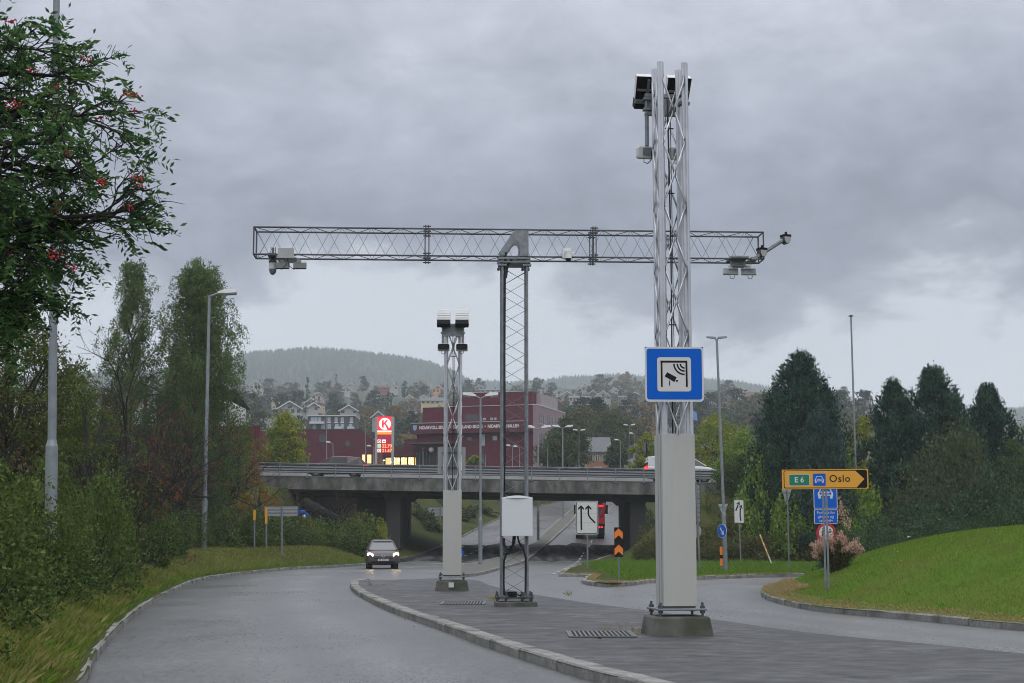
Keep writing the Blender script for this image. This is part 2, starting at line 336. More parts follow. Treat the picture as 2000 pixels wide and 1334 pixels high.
def deck_z(x): return 5.70 - .0155 * (np.asarray(x, float))
def plat(x, y): return np.where(y < 128, deck_z(x) - .75, 5.0 + 4.6 * np.clip((y - 128) / 40, 0, 1) + 1.2 * np.clip((y - 168) / 70, 0, 1))
def wob(x, y, s=1.0): return np.sin(x * .9 / s + 1.3 * np.sin(y * .35 / s)) * .5 + np.sin(y * .7 / s + x * .31 / s + 2) * .5
def H_left(x, y):
    d = dist_line(x, y, LK); base = road_z(y) + .12 + .33 * np.minimum(d, 2.6) + .03 * np.clip(d - 2.6, 0, 40) + .05 * wob(x, y) * np.clip(d, 0, 1)
    f = sst(97, 107, y) * np.where(y > 107, sst(1.5, 9.5, d), 1) ; f = sst(96, 107, y) * sst(1.5, 9, d)
    f = np.where((x > -15.5) & (y > 100) & (y < 128), f * .35, f)
    return base * (1 - f) + plat(x, y) * f
def H_right(x, y):
    d = np.minimum(dist_line(x, y, RK), 1e9); base = road_z(y) + .12 + .03 * wob(x, y)
    f = sst(95, 107, y) * sst(.6, 7, d)
    return base * (1 - f) + plat(x, y) * f
def H_lawn(x, y):
    d = dist_line(x, y, LWN); return .12 + 2.0 * (1 - np.exp(-(d / 3.9) ** 1.4)) * (1 + .03 * wob(x, y, 3))
def grid_poly(name, outline, hf, m, step, label_kind='structure', fine=None):
    out_ = np.array(outline, float); xs, ys = out_[:, 0], out_[:, 1]; rng = np.random.default_rng(3)
    gx, gy = np.meshgrid(np.arange(xs.min(), xs.max(), step), np.arange(ys.min(), ys.max(), step)); gx = gx.ravel() + rng.uniform(-.3, .3, gx.size) * step; gy = gy.ravel() + rng.uniform(-.3, .3, gy.size) * step
    if fine:
        x0, x1, y0, y1, st = fine; fx, fy = np.meshgrid(np.arange(x0, x1, st), np.arange(y0, y1, st)); keep = ~((gx > x0) & (gx < x1) & (gy > y0) & (gy < y1))
        gx = np.concatenate([gx[keep], fx.ravel()]); gy = np.concatenate([gy[keep], fy.ravel()])
    k = inside(gx, gy, out_) & (dist_line(gx, gy, np.vstack([out_, out_[:1]])) > .15); gx, gy = gx[k], gy[k]
    n = len(out_); vs = [Vector(p) for p in out_] + [Vector((a, b)) for a, b in zip(gx, gy)]
    r = delaunay_2d_cdt(vs, [(i, (i + 1) % n) for i in range(n)], [], 1, 1e-4)
    v2 = np.array([(p.x, p.y) for p in r[0]]); z = hf(v2[:, 0], v2[:, 1])
    F = np.array([f for f in r[2] if len(f) == 3])
    o = mesh_np(name, np.column_stack([v2, z]), F, m, smooth=True); o['kind'] = label_kind; return o
# base ground sheet to the horizon
def far_z(x, y):
    z = np.interp(y, [-400, 96, 128, 168, 238, 300, 500, 800, 1000, 1080, 1300, 2600], [-.6, -.5, -.2, 1.5, 4.5, 13, 33, 67, 97, 101, 70, 55])
    z = z * np.where(y > 238, 1 - .26 * sst(60, 420, x) * sst(300, 900, y), 1)
    return z + np.where(y > 260, 3 * wob(x, y, 60) + 1.2 * wob(y, x, 17), 0)
def sheet(name, xs, ys, zf, m):
    gx, gy = np.meshgrid(xs, ys); V = np.column_stack([gx.ravel(), gy.ravel(), zf(gx.ravel(), gy.ravel())]); nx, ny = len(xs), len(ys)
    i, j = np.meshgrid(np.arange(nx - 1), np.arange(ny - 1)); a = (j * nx + i).ravel(); o = mesh_np(name, V, np.column_stack([a, a + 1, a + nx + 1, a + nx]), m, smooth=True); o['kind'] = 'structure'; return o
sheet('ground', np.concatenate([[-2300, -1500], np.arange(-900, 901, 15), [1500, 2300]]), np.concatenate([[-300, -100], np.arange(-20, 240, 8), np.arange(240, 1300, 12), [1400, 2000, 2750]]), far_z, M_hill)
# asphalt under everything that is driven on
def road_sheet(name, poly, step, m, off=0.0):
    o = grid_poly(name, poly, lambda x, y: road_z(y) + off, m, step, fine=(-16, 16, 2, 100, .6)); co = np.empty(len(o.data.vertices) * 3); o.data.vertices.foreach_get('co', co); x, y = co[0::3], co[1::3]; d = dist_line(x, y, LK); dr = dist_line(x, y, LWN)
    g = lambda q, c, w_: np.exp(-((q - c) / w_) ** 2)
    wear = np.where(x < 20, g(d, 2.1, .38) + g(d, 3.75, .38) - 1.1 * g(d, 0, .55) - .5 * g(d, 5.3, .7), 0) + g(dr, 1.3, .3) + g(dr, 2.9, .3) - .9 * g(dr, 0, .5)
    wear *= .75 + .25 * np.sin(y * .8 + x)
    a = o.data.attributes.new('wear', 'FLOAT', 'POINT'); a.data.foreach_set('value', wear.astype(np.float32)); return o
road_sheet('road', [(-30, -12), (40, -12), (70, 40), (70, 96), (12.8, 97), (14, 130), (24, 200), (40, 262), (-14, 262), (-16, 200), (-16.5, 130), (-17, 97), (-24, 60), (-24, 20)], 3.0, M_asph)
lv = list(map(tuple, LK)) + [(-110, 262), (-110, -6)]
grid_poly('grass_verge', lv, H_left, M_grass, 3.0, fine=(-34, -2, -6, 128, 1.0))
rv = [tuple(p) for p in RK[::-1]] + [tuple(p) for p in IFc[1:]] + [(31, 86), (60, 92), (110, 92), (110, 262)]
grid_poly('grass_bank', rv, H_right, M_grass, 3.0, fine=(3, 50, 50, 125, 1.0))
ln = [tuple(p) for p in LWN] + [(60, 60), (60, 12)]
grid_poly('lawn', ln, H_lawn, M_lawn, 2.0, fine=(5, 24, 16, 58, .6))
isl = [tuple(p) for p in ISL_F] + [tuple(p) for p in ISL_B[1:]]
def isl_h(x, y):
    dF = dist_line(x, y, ISL_F); dB = dist_line(x, y, ISL_B); return .115 * np.clip(dB / .9, .1, 1) * 1.0 + .004 * wob(x, y)
grid_poly('traffic_island', isl, isl_h, M_isl, .8)
grid_poly('median_strip', [tuple(p) for p in MED[:-1]], lambda x, y: road_z(y) + .125, M_cobble, 1.5)
def kerb(name, line, zf, w=.2, h=.13, side=1, stone=1.0, drop=None, seed=1):
    """granite kerb stones laid along a line, the line is the road face"""
    rnd = random.Random(seed); b = MB(); seg = np.hypot(*np.diff(line, axis=0).T); s = np.concatenate([[0], np.cumsum(seg)]); tot = s[-1]; q = 0
    at = lambda t: (np.interp(t, s, line[:, 0]), np.interp(t, s, line[:, 1]))
    while q < tot - .3:
        l = min(stone * rnd.uniform(.8, 1.15), tot - q); t0, t1 = q + .008, q + l - .008
        sub = max(1, int(l / .5)); ts = [t0 + (t1 - t0) * i / sub for i in range(sub + 1)]
        vs = []; jz = rnd.uniform(-.008, .008); jo = rnd.uniform(-.012, .012)
        for t in ts:
            x, y = at(t); x2, y2 = at(min(t + .05, tot)); x1, y1 = at(max(t - .05, 0)); d = Vector((x2 - x1, y2 - y1)); d.normalize(); n = Vector((-d.y, d.x)) * side; z = float(zf(y)); ww = w + rnd.uniform(-.015, .015)
            for o, hh in ((jo - .0, -.15), (jo + .0, h - .03), (jo + .025, h), (jo + ww, h - .002), (jo + ww, -.15)):
                hz = hh + (jz + rnd.uniform(-.006, .006) if hh > 0 else 0); vs.append((x + n.x * o, y + n.y * o, z + hz))
        k = 5; fs = []
        for i in range(sub):
            for j in range(k): f = (i * k + j, (i + 1) * k + j, (i + 1) * k + (j + 1) % k, i * k + (j + 1) % k); fs.append(f)
        fs += [tuple(range(k)), tuple(range(sub * k, sub * k + k))[::-1]]
        b.add(vs, fs); q += l
    o = b.build(name, M_kerb); o['kind'] = 'structure'; return o
kerb('kerb', LK, road_z, .22, .14, 1)
kerb('kerb', RK, road_z, .2, .14, -1, seed=3)
kerb('kerb', IFc, road_z, .2, .14, 1, seed=4)
kerb('kerb', LWN, road_z, .2, .14, -1, seed=5)
kerb('kerb', ISL_F, road_z, .27, .14, -1, stone=1.05, seed=6)
kerb('kerb', MED, road_z, .16, .135, -1, seed=7)
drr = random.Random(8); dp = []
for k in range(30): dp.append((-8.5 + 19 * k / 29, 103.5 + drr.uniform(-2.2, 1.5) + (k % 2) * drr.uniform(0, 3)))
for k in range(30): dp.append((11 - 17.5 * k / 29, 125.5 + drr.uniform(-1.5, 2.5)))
grid_poly('dry_shaded_road', dp, lambda x, y: road_z(y) + .008, mat('dry_shaded_asphalt', (.028, .028, .029), .95, 0, (.11, .11, .113), 1.3, stretch=(1.2, .10, 1), contrast=(.45, .66), spec=.05), 3.0)  # dry asphalt; the bridge's shade is also put into its dark colour
# painted marks: thin sheets 4 mm above the road
def paint(name, polys, m=M_mark):
    b = MB()
    for pl in polys:
        pts = [GR(*p) for p in pl]; b.add([(x, y, float(road_z(y)) + .006) for x, y in pts], [tuple(range(len(pts)))])
    o = b.build(name, m); o['kind'] = 'structure'; return o
def dash(pa, pb, n, wpx, duty=.5):
    A, B = np.array(GR(*pa)), np.array(GR(*pb)); d = (B - A); ll = np.linalg.norm(d); d /= ll; nrm = np.array([-d[1], d[0]]) * wpx / 2; b = MB(); st = ll / n
    for i in range(n):
        p, q = A + d * st * i, A + d * st * (i + duty); vs = []
        for r in (p - nrm, p + nrm, q + nrm, q - nrm): vs.append((r[0], r[1], float(road_z(r[1])) + .014))
        b.add(vs, [(0, 1, 2, 3)])
    return b
mk = MB()
for a, c, n, wd, du in (((1080, 1122), (1142, 1076), 12, .12, .5), ((1150, 1068), (1187, 998), 12, .12, .5), ((1187, 998), (1205, 978), 6, .12, .5),
                    ((868, 1098), (958, 1060), 8, .12, .45), ((960, 1058), (1060, 1010), 10, .12, .45), ((700, 1118), (860, 1104), 9, .12, .45),
                    ((1222, 975), (1122, 974), 1, .35, 1)):
    d_ = dash(a, c, n, wd, du); mk.add(d_.v, d_.f)
def arrow_mark(px, py, ang, L_=4.0):
    x, y = GR(px, py); sh = [(-.08, 0), (.08, 0), (.08, 2.4), (.3, 2.4), (0, 4), (-.3, 2.4), (-.08, 2.4)]; c, s = math.cos(ang), math.sin(ang); vs = []
    for a, b_ in sh: b_ *= L_ / 4; X, Y = x + a * 1.6 * c - b_ * s, y + a * 1.6 * s + b_ * c; vs.append((X, Y, float(road_z(Y)) + .014))
    mk.add(vs, [tuple(range(len(vs)))])
arrow_mark(820, 1100, R_(215), 4.5); arrow_mark(900, 1101, R_(200), 4.5); arrow_mark(905, 1068, R_(160), 4.5); arrow_mark(815, 1116, R_(220), 4)
o = mk.build('lane_markings', M_mark); o['kind'] = 'structure'
ol = catmull([GR(*p) for p in ((1195, 1148), (1280, 1139), (1359, 1134), (1480, 1131), (1610, 1127))], .6); ob = MB()
for i in range(len(ol) - 1):
    (x0, y0), (x1, y1) = ol[i], ol[i + 1]; ob.add([(x0, y0 - .12, .006), (x1, y1 - .12, .006), (x1, y1 + .12, .006), (x0, y0 + .12, .006)], [(0, 1, 2, 3)])
o = ob.build('edge_line_marking', M_ochre); o['kind'] = 'structure'

# ================================================================ distant hills and forests
def ridge(name, sil, D, y0, zbase, tree_h, ntree, seed):
    pxs = np.array([p[0] for p in sil]); zs = np.array([Z_at(p[1], D) for p in sil]); xs = np.array([X_at(p[0], D) for p in sil])
    hz = lambda x, y: zbase + (np.interp(x, xs, zs) - tree_h * .8 - zbase) * np.where(y < D, sst(y0 - 200, D + 60, y) ** 1.1 / float(sst(y0 - 200, D + 60, D) ** 1.1), 1 - .5 * sst(D, D + 900, y)) + 8 * wob(x, y, 90) * sst(0, 300, np.abs(D - y)) - 3
    sheet(name, np.linspace(xs[0] - 300, xs[-1] + 300, 90), np.concatenate([np.linspace(y0, D, 34), [D + 150, D + 250]]), hz, M_hillf)
    rng = np.random.default_rng(seed); x = rng.uniform(xs[0], xs[-1], ntree); u = rng.random(ntree); y = np.where(rng.random(ntree) < .45, rng.normal(D - 25, 30, ntree), y0 + 100 + (D - y0 - 100) * u ** .7)
    z = hz(x, y); h = tree_h * rng.uniform(.6, 1.12, ntree); r = h * rng.uniform(.22, .38, ntree); k = 6; V = []; F = []
    ang = np.arange(k) * 2 * math.pi / k
    V = np.zeros((ntree, k + 1, 3)); V[:, :k, 0] = x[:, None] + r[:, None] * np.cos(ang); V[:, :k, 1] = y[:, None] + r[:, None] * np.sin(ang); V[:, :k, 2] = (z - 2)[:, None] + h[:, None] * .1 * rng.random((ntree, k)); V[:, k] = np.column_stack([x, y, z + h])
    base = (np.arange(ntree) * (k + 1))[:, None, None]; f = np.array([(i, (i + 1) % k, k) for i in range(k)])[None]; F = (base + f).reshape(-1, 3)
    o = mesh_np('forest', V.reshape(-1, 3), F, leafmat('far_spruce', [(.012, .022, .016), (.02, .034, .022), (.03, .042, .024)], trans=0)); tag(o, 'hazy spruce forest covering the far hill', 'forest', kind='stuff')
ridge('hills', [(-700, 760), (0, 745), (200, 730), (380, 716), (440, 700), (500, 686), (560, 682), (620, 678), (680, 683), (740, 689), (800, 698), (840, 706), (880, 720), (920, 742), (980, 775), (1040, 800)], 2200, 1250, 60, 13, 9000, 4)
ridge('hills', [(780, 742), (880, 740), (940, 744), (1000, 747), (1060, 744), (1100, 737), (1150, 735), (1200, 732), (1260, 736), (1380, 740), (1440, 745), (1500, 756), (1560, 772), (1640, 790), (1800, 796), (2100, 797), (2700, 800)], 2480, 1500, 50, 14, 12000, 5)
# haze
hb = MB(); hb.box(-2400, 2400, -320, 2800, -2.5, 320); M_haze = bpy.data.materials.new('haze_air'); M_haze.use_nodes = True; ht = M_haze.node_tree; ht.nodes.clear()
ho = ht.nodes.new('ShaderNodeOutputMaterial'); hv = ht.nodes.new('ShaderNodeVolumePrincipled'); hv.inputs['Color'].default_value = (.88, .94, 1, 1); hv.inputs['Density'].default_value = .00034; hv.inputs['Anisotropy'].default_value = .1
ht.links.new(hv.outputs[0], ho.inputs['Volume']); ho_ = hb.build('haze', M_haze); tag(ho_, 'thin grey haze in the damp air over the valley', 'haze', kind='stuff')
# ================================================================ road bridge over the road
def bridge():
    t = thing('road_bridge', 'weathered concrete road bridge with grey steel railing spanning the road', 'bridge', (0, 0, 0))
    X0, X1, Y0, Y1 = -21, 22, 110, 126
    def dz(x): return float(deck_z(x))
    b = MB(); n = 14
    def strip(b, y0, y1, za, zb, x0=X0, x1=X1, m=14):
        for i in range(m):
            a, c = x0 + (x1 - x0) * i / m, x0 + (x1 - x0) * (i + 1) / m; vs = []
            for x in (a, c):
                for (y, z) in ((y0, za), (y1, za), (y1, zb), (y0, zb)): vs.append((x, y, dz(x) + z))
            b.add(vs, [(0, 4, 5, 1), (1, 5, 6, 2), (2, 6, 7, 3), (3, 7, 4, 0)] + ([(0, 1, 2, 3)] if i == 0 else []) + ([(4, 7, 6, 5)] if i == m - 1 else []))
        return b
    strip(b, 110, 110.5, -.86, .0, m=20); b.build('edge_beam', M_bconc, t)
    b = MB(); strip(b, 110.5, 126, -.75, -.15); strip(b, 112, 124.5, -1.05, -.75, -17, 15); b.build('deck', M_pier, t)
    b = MB(); strip(b, 125.6, 126, -.86, 1.02); b.build('far_parapet', M_lconc, t)
    b = MB(); strip(b, 110.6, 125.6, -.148, .12); b.build('carriageway', M_asph, t)
    for px0, px1 in ((752, 781), (1232, 1262)):
        xa, xb = X_at(px0, 111), X_at(px1, 111); g = float(road_z(115)); z = dz((xa + xb) / 2)
        b = MB(); b.box(xa, xb, 111.5, 116.2, g - 1, z - 1.05); b.box(xa + .05, xb - .05, 117.2, 120.5, g - 1, z - 1.05); b.box(xa + .05, xb - .05, 121.3, 124.5, g - 1, z - 1.05)
        b.prof([(111.3, z - 1.35), (124.8, z - 1.35), (124.8, z - 1.02), (111.3, z - 1.02)], xa - .1, xb + .1)
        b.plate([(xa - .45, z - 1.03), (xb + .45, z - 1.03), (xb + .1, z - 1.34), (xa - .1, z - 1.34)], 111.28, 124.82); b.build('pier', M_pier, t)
    for bx in ((-22, -16.6, 111, 126, -1, 4.9), (15.5, 22, 111, 126, -1, 4.4)): b = MB(); b.box(*bx); b.build('abutment', M_bconc, t)
    b = MB(); b.box(-16.6, -10.2, 125.4, 126.4, 2, 5.1); b.build('wing_wall', M_lconc, t)
    def rail(name, yy, zoff):
        x = X0 + .4; k = 0
        while x < X1:
            pb = MB(); z = dz(x) + zoff; pb.box(x - .045, x + .045, yy - .19, yy - .13, z - .02, z + .92); pb.add([(x - .05, yy - .16, z + .9), (x + .05, yy - .16, z + .95), (x + .05, yy - .16, z + .8), (x - .05, yy - .16, z + .8), (x - .05, yy + .0, z + .95), (x + .05, yy, z + .95), (x + .05, yy, z + .72), (x - .05, yy, z + .72)], [(0, 1, 2, 3), (4, 7, 6, 5), (0, 3, 7, 4), (1, 5, 6, 2), (0, 4, 5, 1), (3, 2, 6, 7)])
            pb.box(x - .1, x + .1, yy - .22, yy + .05, z - .03, z + .0); pb.build('railing_post', M_galv, t); x += 2.0
        b = MB()
        zf = lambda x: dz(x) + zoff
        b.path([(x, yy - .02, zf(x) + .975) for x in (X0, X1)], .04, 8)
        for z0, z1, dy in ((.88, .82, .035), (.82, .70, -.035), (.70, .64, .035), (.64, .52, -.035), (.52, .46, .035), (.46, .36, -.035), (.36, .32, .03)):
            vs = []
            for x in (X0, X1):
                vs += [(x, yy - .09 - dy, zf(x) + z0), (x, yy - .09 + dy, zf(x) + z1)]
            b.add(vs, [(0, 1, 3, 2)])
        b.path([(x, yy - .01, zf(x) + .07) for x in (X0, X1)], .025, 6)
        b.path([(x, yy + .05, zf(x) + .9) for x in (X0, X1)], .02, 6)
        b.build('guard_rail', mat('guard_rail_steel', (.20, .215, .23), .55, .35, (.14, .15, .165), 1.2, stretch=(.4, 1, 6)), t)
    rail('near', 110.12, 0)
bridge()

# ================================================================ camera towers
def fluted(b, x, y, z0, z1, r=.056):
    n = 16; vs = []
    for z in (z0, z1):
        for k in range(n): a = 2 * math.pi * k / n; rr = r if (k // 2) % 2 == 0 else r * .74; vs.append((x + rr * math.cos(a), y + rr * math.sin(a), z))
    b.add(vs, [(k, (k + 1) % n, n + (k + 1) % n, n + k) for k in range(n)] + [tuple(range(n))[::-1], tuple(range(n, 2 * n))])
def cam_tower(name, label, px, Y, rz, ztop, zclad, face, zup, zlow, zbr, black_x):
    X = X_at(px, Y); t = thing(name, label, 'camera tower', (X, Y, .115), R_(rz)); g = .205
    ztop -= .115; zclad -= .115; zup -= .115; zlow -= .115; zbr -= .115
    b = MB(); h = .30; rnd = random.Random(4)
    vs = [(-.50, -.46, -.05), (.50, -.46, -.05), (.50, .5, -.05), (-.50, .5, -.05), (-.44, -.41, h), (.44, -.41, h), (.44, .44, h), (-.44, .44, h)]
    b.add(vs, [(0, 1, 5, 4), (1, 2, 6, 5), (2, 3, 7, 6), (3, 0, 4, 7), (4, 5, 6, 7)]); b.build('concrete_base', M_conc, t, bevel=.03)
    b = MB(); b.box(-.40, .40, -.38, .38, h + .09, h + .125); b.build('base_plate', M_galv, t, bevel=.01)
    for sx_ in (-1, 1):
        for sy in (-1, 1):
            b = MB(); b.tube((sx_ * .34, sy * .32, h - .01), (sx_ * .34, sy * .32, h + .22), .02); b.tube((sx_ * .34, sy * .32, h + .125), (sx_ * .34, sy * .32, h + .165), .042, n=6, smooth=False); b.tube((sx_ * .34, sy * .32, h + .05), (sx_ * .34, sy * .32, h + .09), .042, n=6, smooth=False); b.build('bolt', M_galvd, t)
    b = MB(); b.box(-.27, .27, -.262, .27, h + .155, zclad); b.build('cladding', M_clad, t, bevel=.008)
    b = MB(); b.box(-.25, .25, -.24, .24, h + .13, h + .156); b.box(-.262, -.240, -.2, .2, h + .13, zclad - .01); b.build('cladding_frame', M_galvd, t)
    b = MB(); b.box(-.272, -.2705, -.16, -.135, h + .16, zclad); b.box(-.272, -.2705, .02, .035, h + .16, zclad); b.build('cladding_seam', M_galv, t)
    for sx_ in (-1, 1):
        for sy in (-1, 1):
            b = MB(); fluted(b, sx_ * g, sy * g, zclad - .4, ztop); b.build('leg', M_alu, t)
    per = 1.065; b = MB(); fl = .055
    def zig(f, sgn, ph):
        z = zclad + .03 + ph; pts = []; k = 1
        while z < ztop - .1:
            xx = (.172 if k % 2 == 0 else .016) * sgn; pts += [(xx, z - fl), (xx, z + fl)]; z += per / 2; k += 1
        return [f(x, zz) for x, zz in pts if zz < ztop]
    q_ = g + .05
    for f in (lambda x, z: (x, -q_, z), lambda x, z: (x, q_, z), lambda x, z: (-q_, x, z), lambda x, z: (q_, x, z)):
        for sgn in (-1, 1): b.path(zig(f, sgn, 0), .0165, 6)
    b.build('lattice', M_alu, t)
    b = MB(); b.path([(black_x, -.02, zclad - .1), (black_x + .01, -.02, (zclad + ztop) / 2), (black_x - .01, 0, zup - .3)], .014, 6); b.path([(black_x + .05, .0, zclad - .1), (black_x + .035, .0, zup - .5)], .007, 6)
    zt = zclad + .7
    while zt < zup - .6: b.path([(black_x - .06, -.02, zt), (black_x + .08, -.02, zt)], .012, 5); zt += 1.1
    b.build('cable', M_cable, t)
    # camera heads; face = -1 looks at us, +1 looks away
    F_ = face; yb = F_ * .42
    b = MB(); b.box(-.33, .33, yb - .02, yb + .02, zbr, zbr + .26); b.box(-.33, .33, yb - .05, yb + .05, zbr + .26, zbr + .32); b.box(-.33, .33, yb - .045, yb + .045, zbr - .05, zbr)
    for s_ in (-1, 1):
        b.box(s_ * .2 - .025, s_ * .2 + .025, min(0, yb), max(0, yb), zbr + .05, zbr + .1); b.box(s_ * .2 - .025, s_ * .2 + .025, min(0, yb), max(0, yb), zbr + .2, zbr + .25)
        b.tube((s_ * .30, yb, zlow + .08), (s_ * .30, yb, zup - .1), .035)
        for q in (.04, .22): b.box(s_ * .3 - .06, s_ * .3 + .06, yb - .06, yb + .06, zbr + q - .01, zbr + q + .03)
    b.build('camera_bracket', M_galv, t)
    for s_ in (-1, 1):
        cx = s_ * .27 + (.0 if face < 0 else .0); M_ = Matrix.Translation((cx, yb + F_ * .12, zup)) @ Matrix.Rotation(0 if F_ < 0 else math.pi, 4, 'Z') @ Matrix.Rotation(R_(-34), 4, 'X') @ Matrix.Diagonal((1.03, 1.1, 1.14, 1))
        b = MB(); vs = [(-.19, -.07, -.12), (.19, -.07, -.12), (.19, .05, -.12), (-.19, .05, -.12), (-.20, -.09, .24), (.20, -.09, .24), (.20, .05, .24), (-.20, .05, .24)]
        b.add(vs, [(0, 1, 5, 4), (1, 2, 6, 5), (3, 0, 4, 7), (4, 5, 6, 7), (0, 3, 2, 1)])
        for q in range(4): b.box(-.185, .185, -.096, -.08, -.06 + q * .08, -.045 + q * .08)
        b.xf(M_); c = b.build('camera', M_white, t, bevel=.008)
        b = MB(); b.box(-.185, .185, -.02, .052, -.11, .23); b.box(-.19, .19, -.085, .07, -.26, -.12); b.xf(M_); b.build('flash_window', M_black, c)
        b = MB(); b.box(-.17, .17, .055, .085, .02, .05); b.box(-.02, .02, .055, .1, -.1, .2); b.box(-.2, .2, .07, .12, -.16, -.11); b.xf(M_); b.build('housing_rail', M_galv, c)
        b = MB(); Mb = Matrix.Translation((cx, yb + F_ * .16, zlow)) @ Matrix.Rotation(0 if F_ < 0 else math.pi, 4, 'Z') @ Matrix.Rotation(R_(-8), 4, 'X')
        b.plate(rrect(-.18, -.105, .18, .105, .05), -.05, .10); b.xf(Mb); c = b.build('radar_sensor', M_white, t, bevel=.02)
        b = MB(); b.plate(rrect(-.165, -.09, .165, .088, .045), -.058, -.04); b.xf(Mb); b.build('sensor_face', M_black, c)
        b = MB(); b.plate(rrect(-.09, -.05, .09, .07, .02), .10, .12); b.xf(Mb); b.build('mounting_plate', M_galv, c)
        b = MB(); b.path([(cx - .06, yb + F_ * .1, zlow - .1), (cx - .06, yb + F_ * .12, zlow - .17), (cx, yb + F_ * .1, zlow - .2), (cx + .05, yb + F_ * .06, zlow - .15), (cx + .05, yb, zlow)], .009, 5); b.build('cable', M_cable, c)
    return t
zB = lambda py, Y: Z_at(py, Y)
tw = cam_tower('camera_tower', 'tall aluminium lattice camera tower on a mossy concrete block, grey cladding below, right of centre', 1319, 24.95, 8, zB(124, 24.8), zB(847, 24.7), 1, zB(180, 25.5), zB(299, 25.5), zB(222, 25.4), -.03)
cam_tower('camera_tower', 'shorter lattice camera tower with four camera heads facing us, beside the grey car', 883.5, 45.6, 1, zB(634, 45.4), zB(958, 45.3), -1, zB(621, 45.0), zB(678, 45.0), zB(652, 45), .0)
# label on small base block
x_, y_ = X_at(882, 45.1), 45.12
b = MB(); b.box(x_ - .075, x_ + .075, 45.095, 45.105, .22, .36); tag(b.build('number_plate', M_offw), 'small white number plate on the mossy block of the shorter tower', 'plate')

# blue toll camera sign on the big tower
def toll_sign(px, py, Y, wpx_m, back=False):
    p = P(px, py, Y); t = thing('toll_sign', 'square blue toll sign with a camera pictogram on the tall tower', 'road sign', p, R_(1.0)); S = wpx_m / 774.0
    q = lambda x, y: ((x - 516) * S, -(y - 472) * S)
    def poly(*a): return [q(*k) for k in a]
    def rr(x0, y0, x1, y1, r): a = q(x0, y1); c = q(x1, y0); return rrect(a[0], a[1], c[0], c[1], r * S)
    b = MB(); b.plate(rr(129, 108, 903, 836, 4), 0, .004); b.build('corner_panel', M_blue, t)
    b = MB(); b.plate(rr(129, 108, 903, 836, 46), -.003, 0); b.build('panel', M_offw, t)
    b = MB(); b.plate(rr(152, 132, 880, 806, 32), -.006, -.003); b.build('blue_field', M_blue, t)
    b = MB(); b.plate(rr(290, 246, 737, 700, 36), -.009, -.006); b.build('pictogram_field', M_offw, t)
    b = MB()
    b.plate(poly((334, 292), (689, 292), (689, 318), (334, 318)), -.012, -.009); b.plate(poly((336, 318), (360, 318), (360, 640), (338, 640)), -.012, -.009); b.plate(poly((664, 318), (689, 318), (691, 640), (667, 640)), -.012, -.009)
    b.plate(poly((420, 445), (545, 513), (515, 576), (388, 500)), -.012, -.009); b.plate(poly((534, 548), (568, 552), (550, 578), (532, 562)), -.012, -.009); b.plate(poly((446, 556), (457, 556), (458, 622), (446, 622)), -.012, -.009)
    for r in (55, 96, 140): b.plate(stroke([q(652 - r * math.cos(a), 334 + r * math.sin(a)) for a in [R_(d) for d in range(0, 91, 6)]], 20 * S), -.012, -.009)
    b.build('pictogram', M_black, t)
    b = MB(); b.box(-.3, .3, .004, .03, .30, .34); b.box(-.3, .3, .004, .03, -.34, -.30); b.build('rear_rail', M_galv, t)
toll_sign(1317, 731, 24.35, .935)
p = P(882, 899, 45.95); t = thing('road_sign', 'blank grey back of a square sign on the shorter camera tower', 'road sign', p, R_(1))
b = MB(); b.plate(rrect(-.415, -.40, .415, .40, .03), 0, .02); b.build('panel', M_signb, t); b = MB(); b.box(-.3, .3, -.03, 0, .2, .24); b.box(-.3, .3, -.03, 0, -.24, -.2); b.build('rear_rail', M_galv, t)

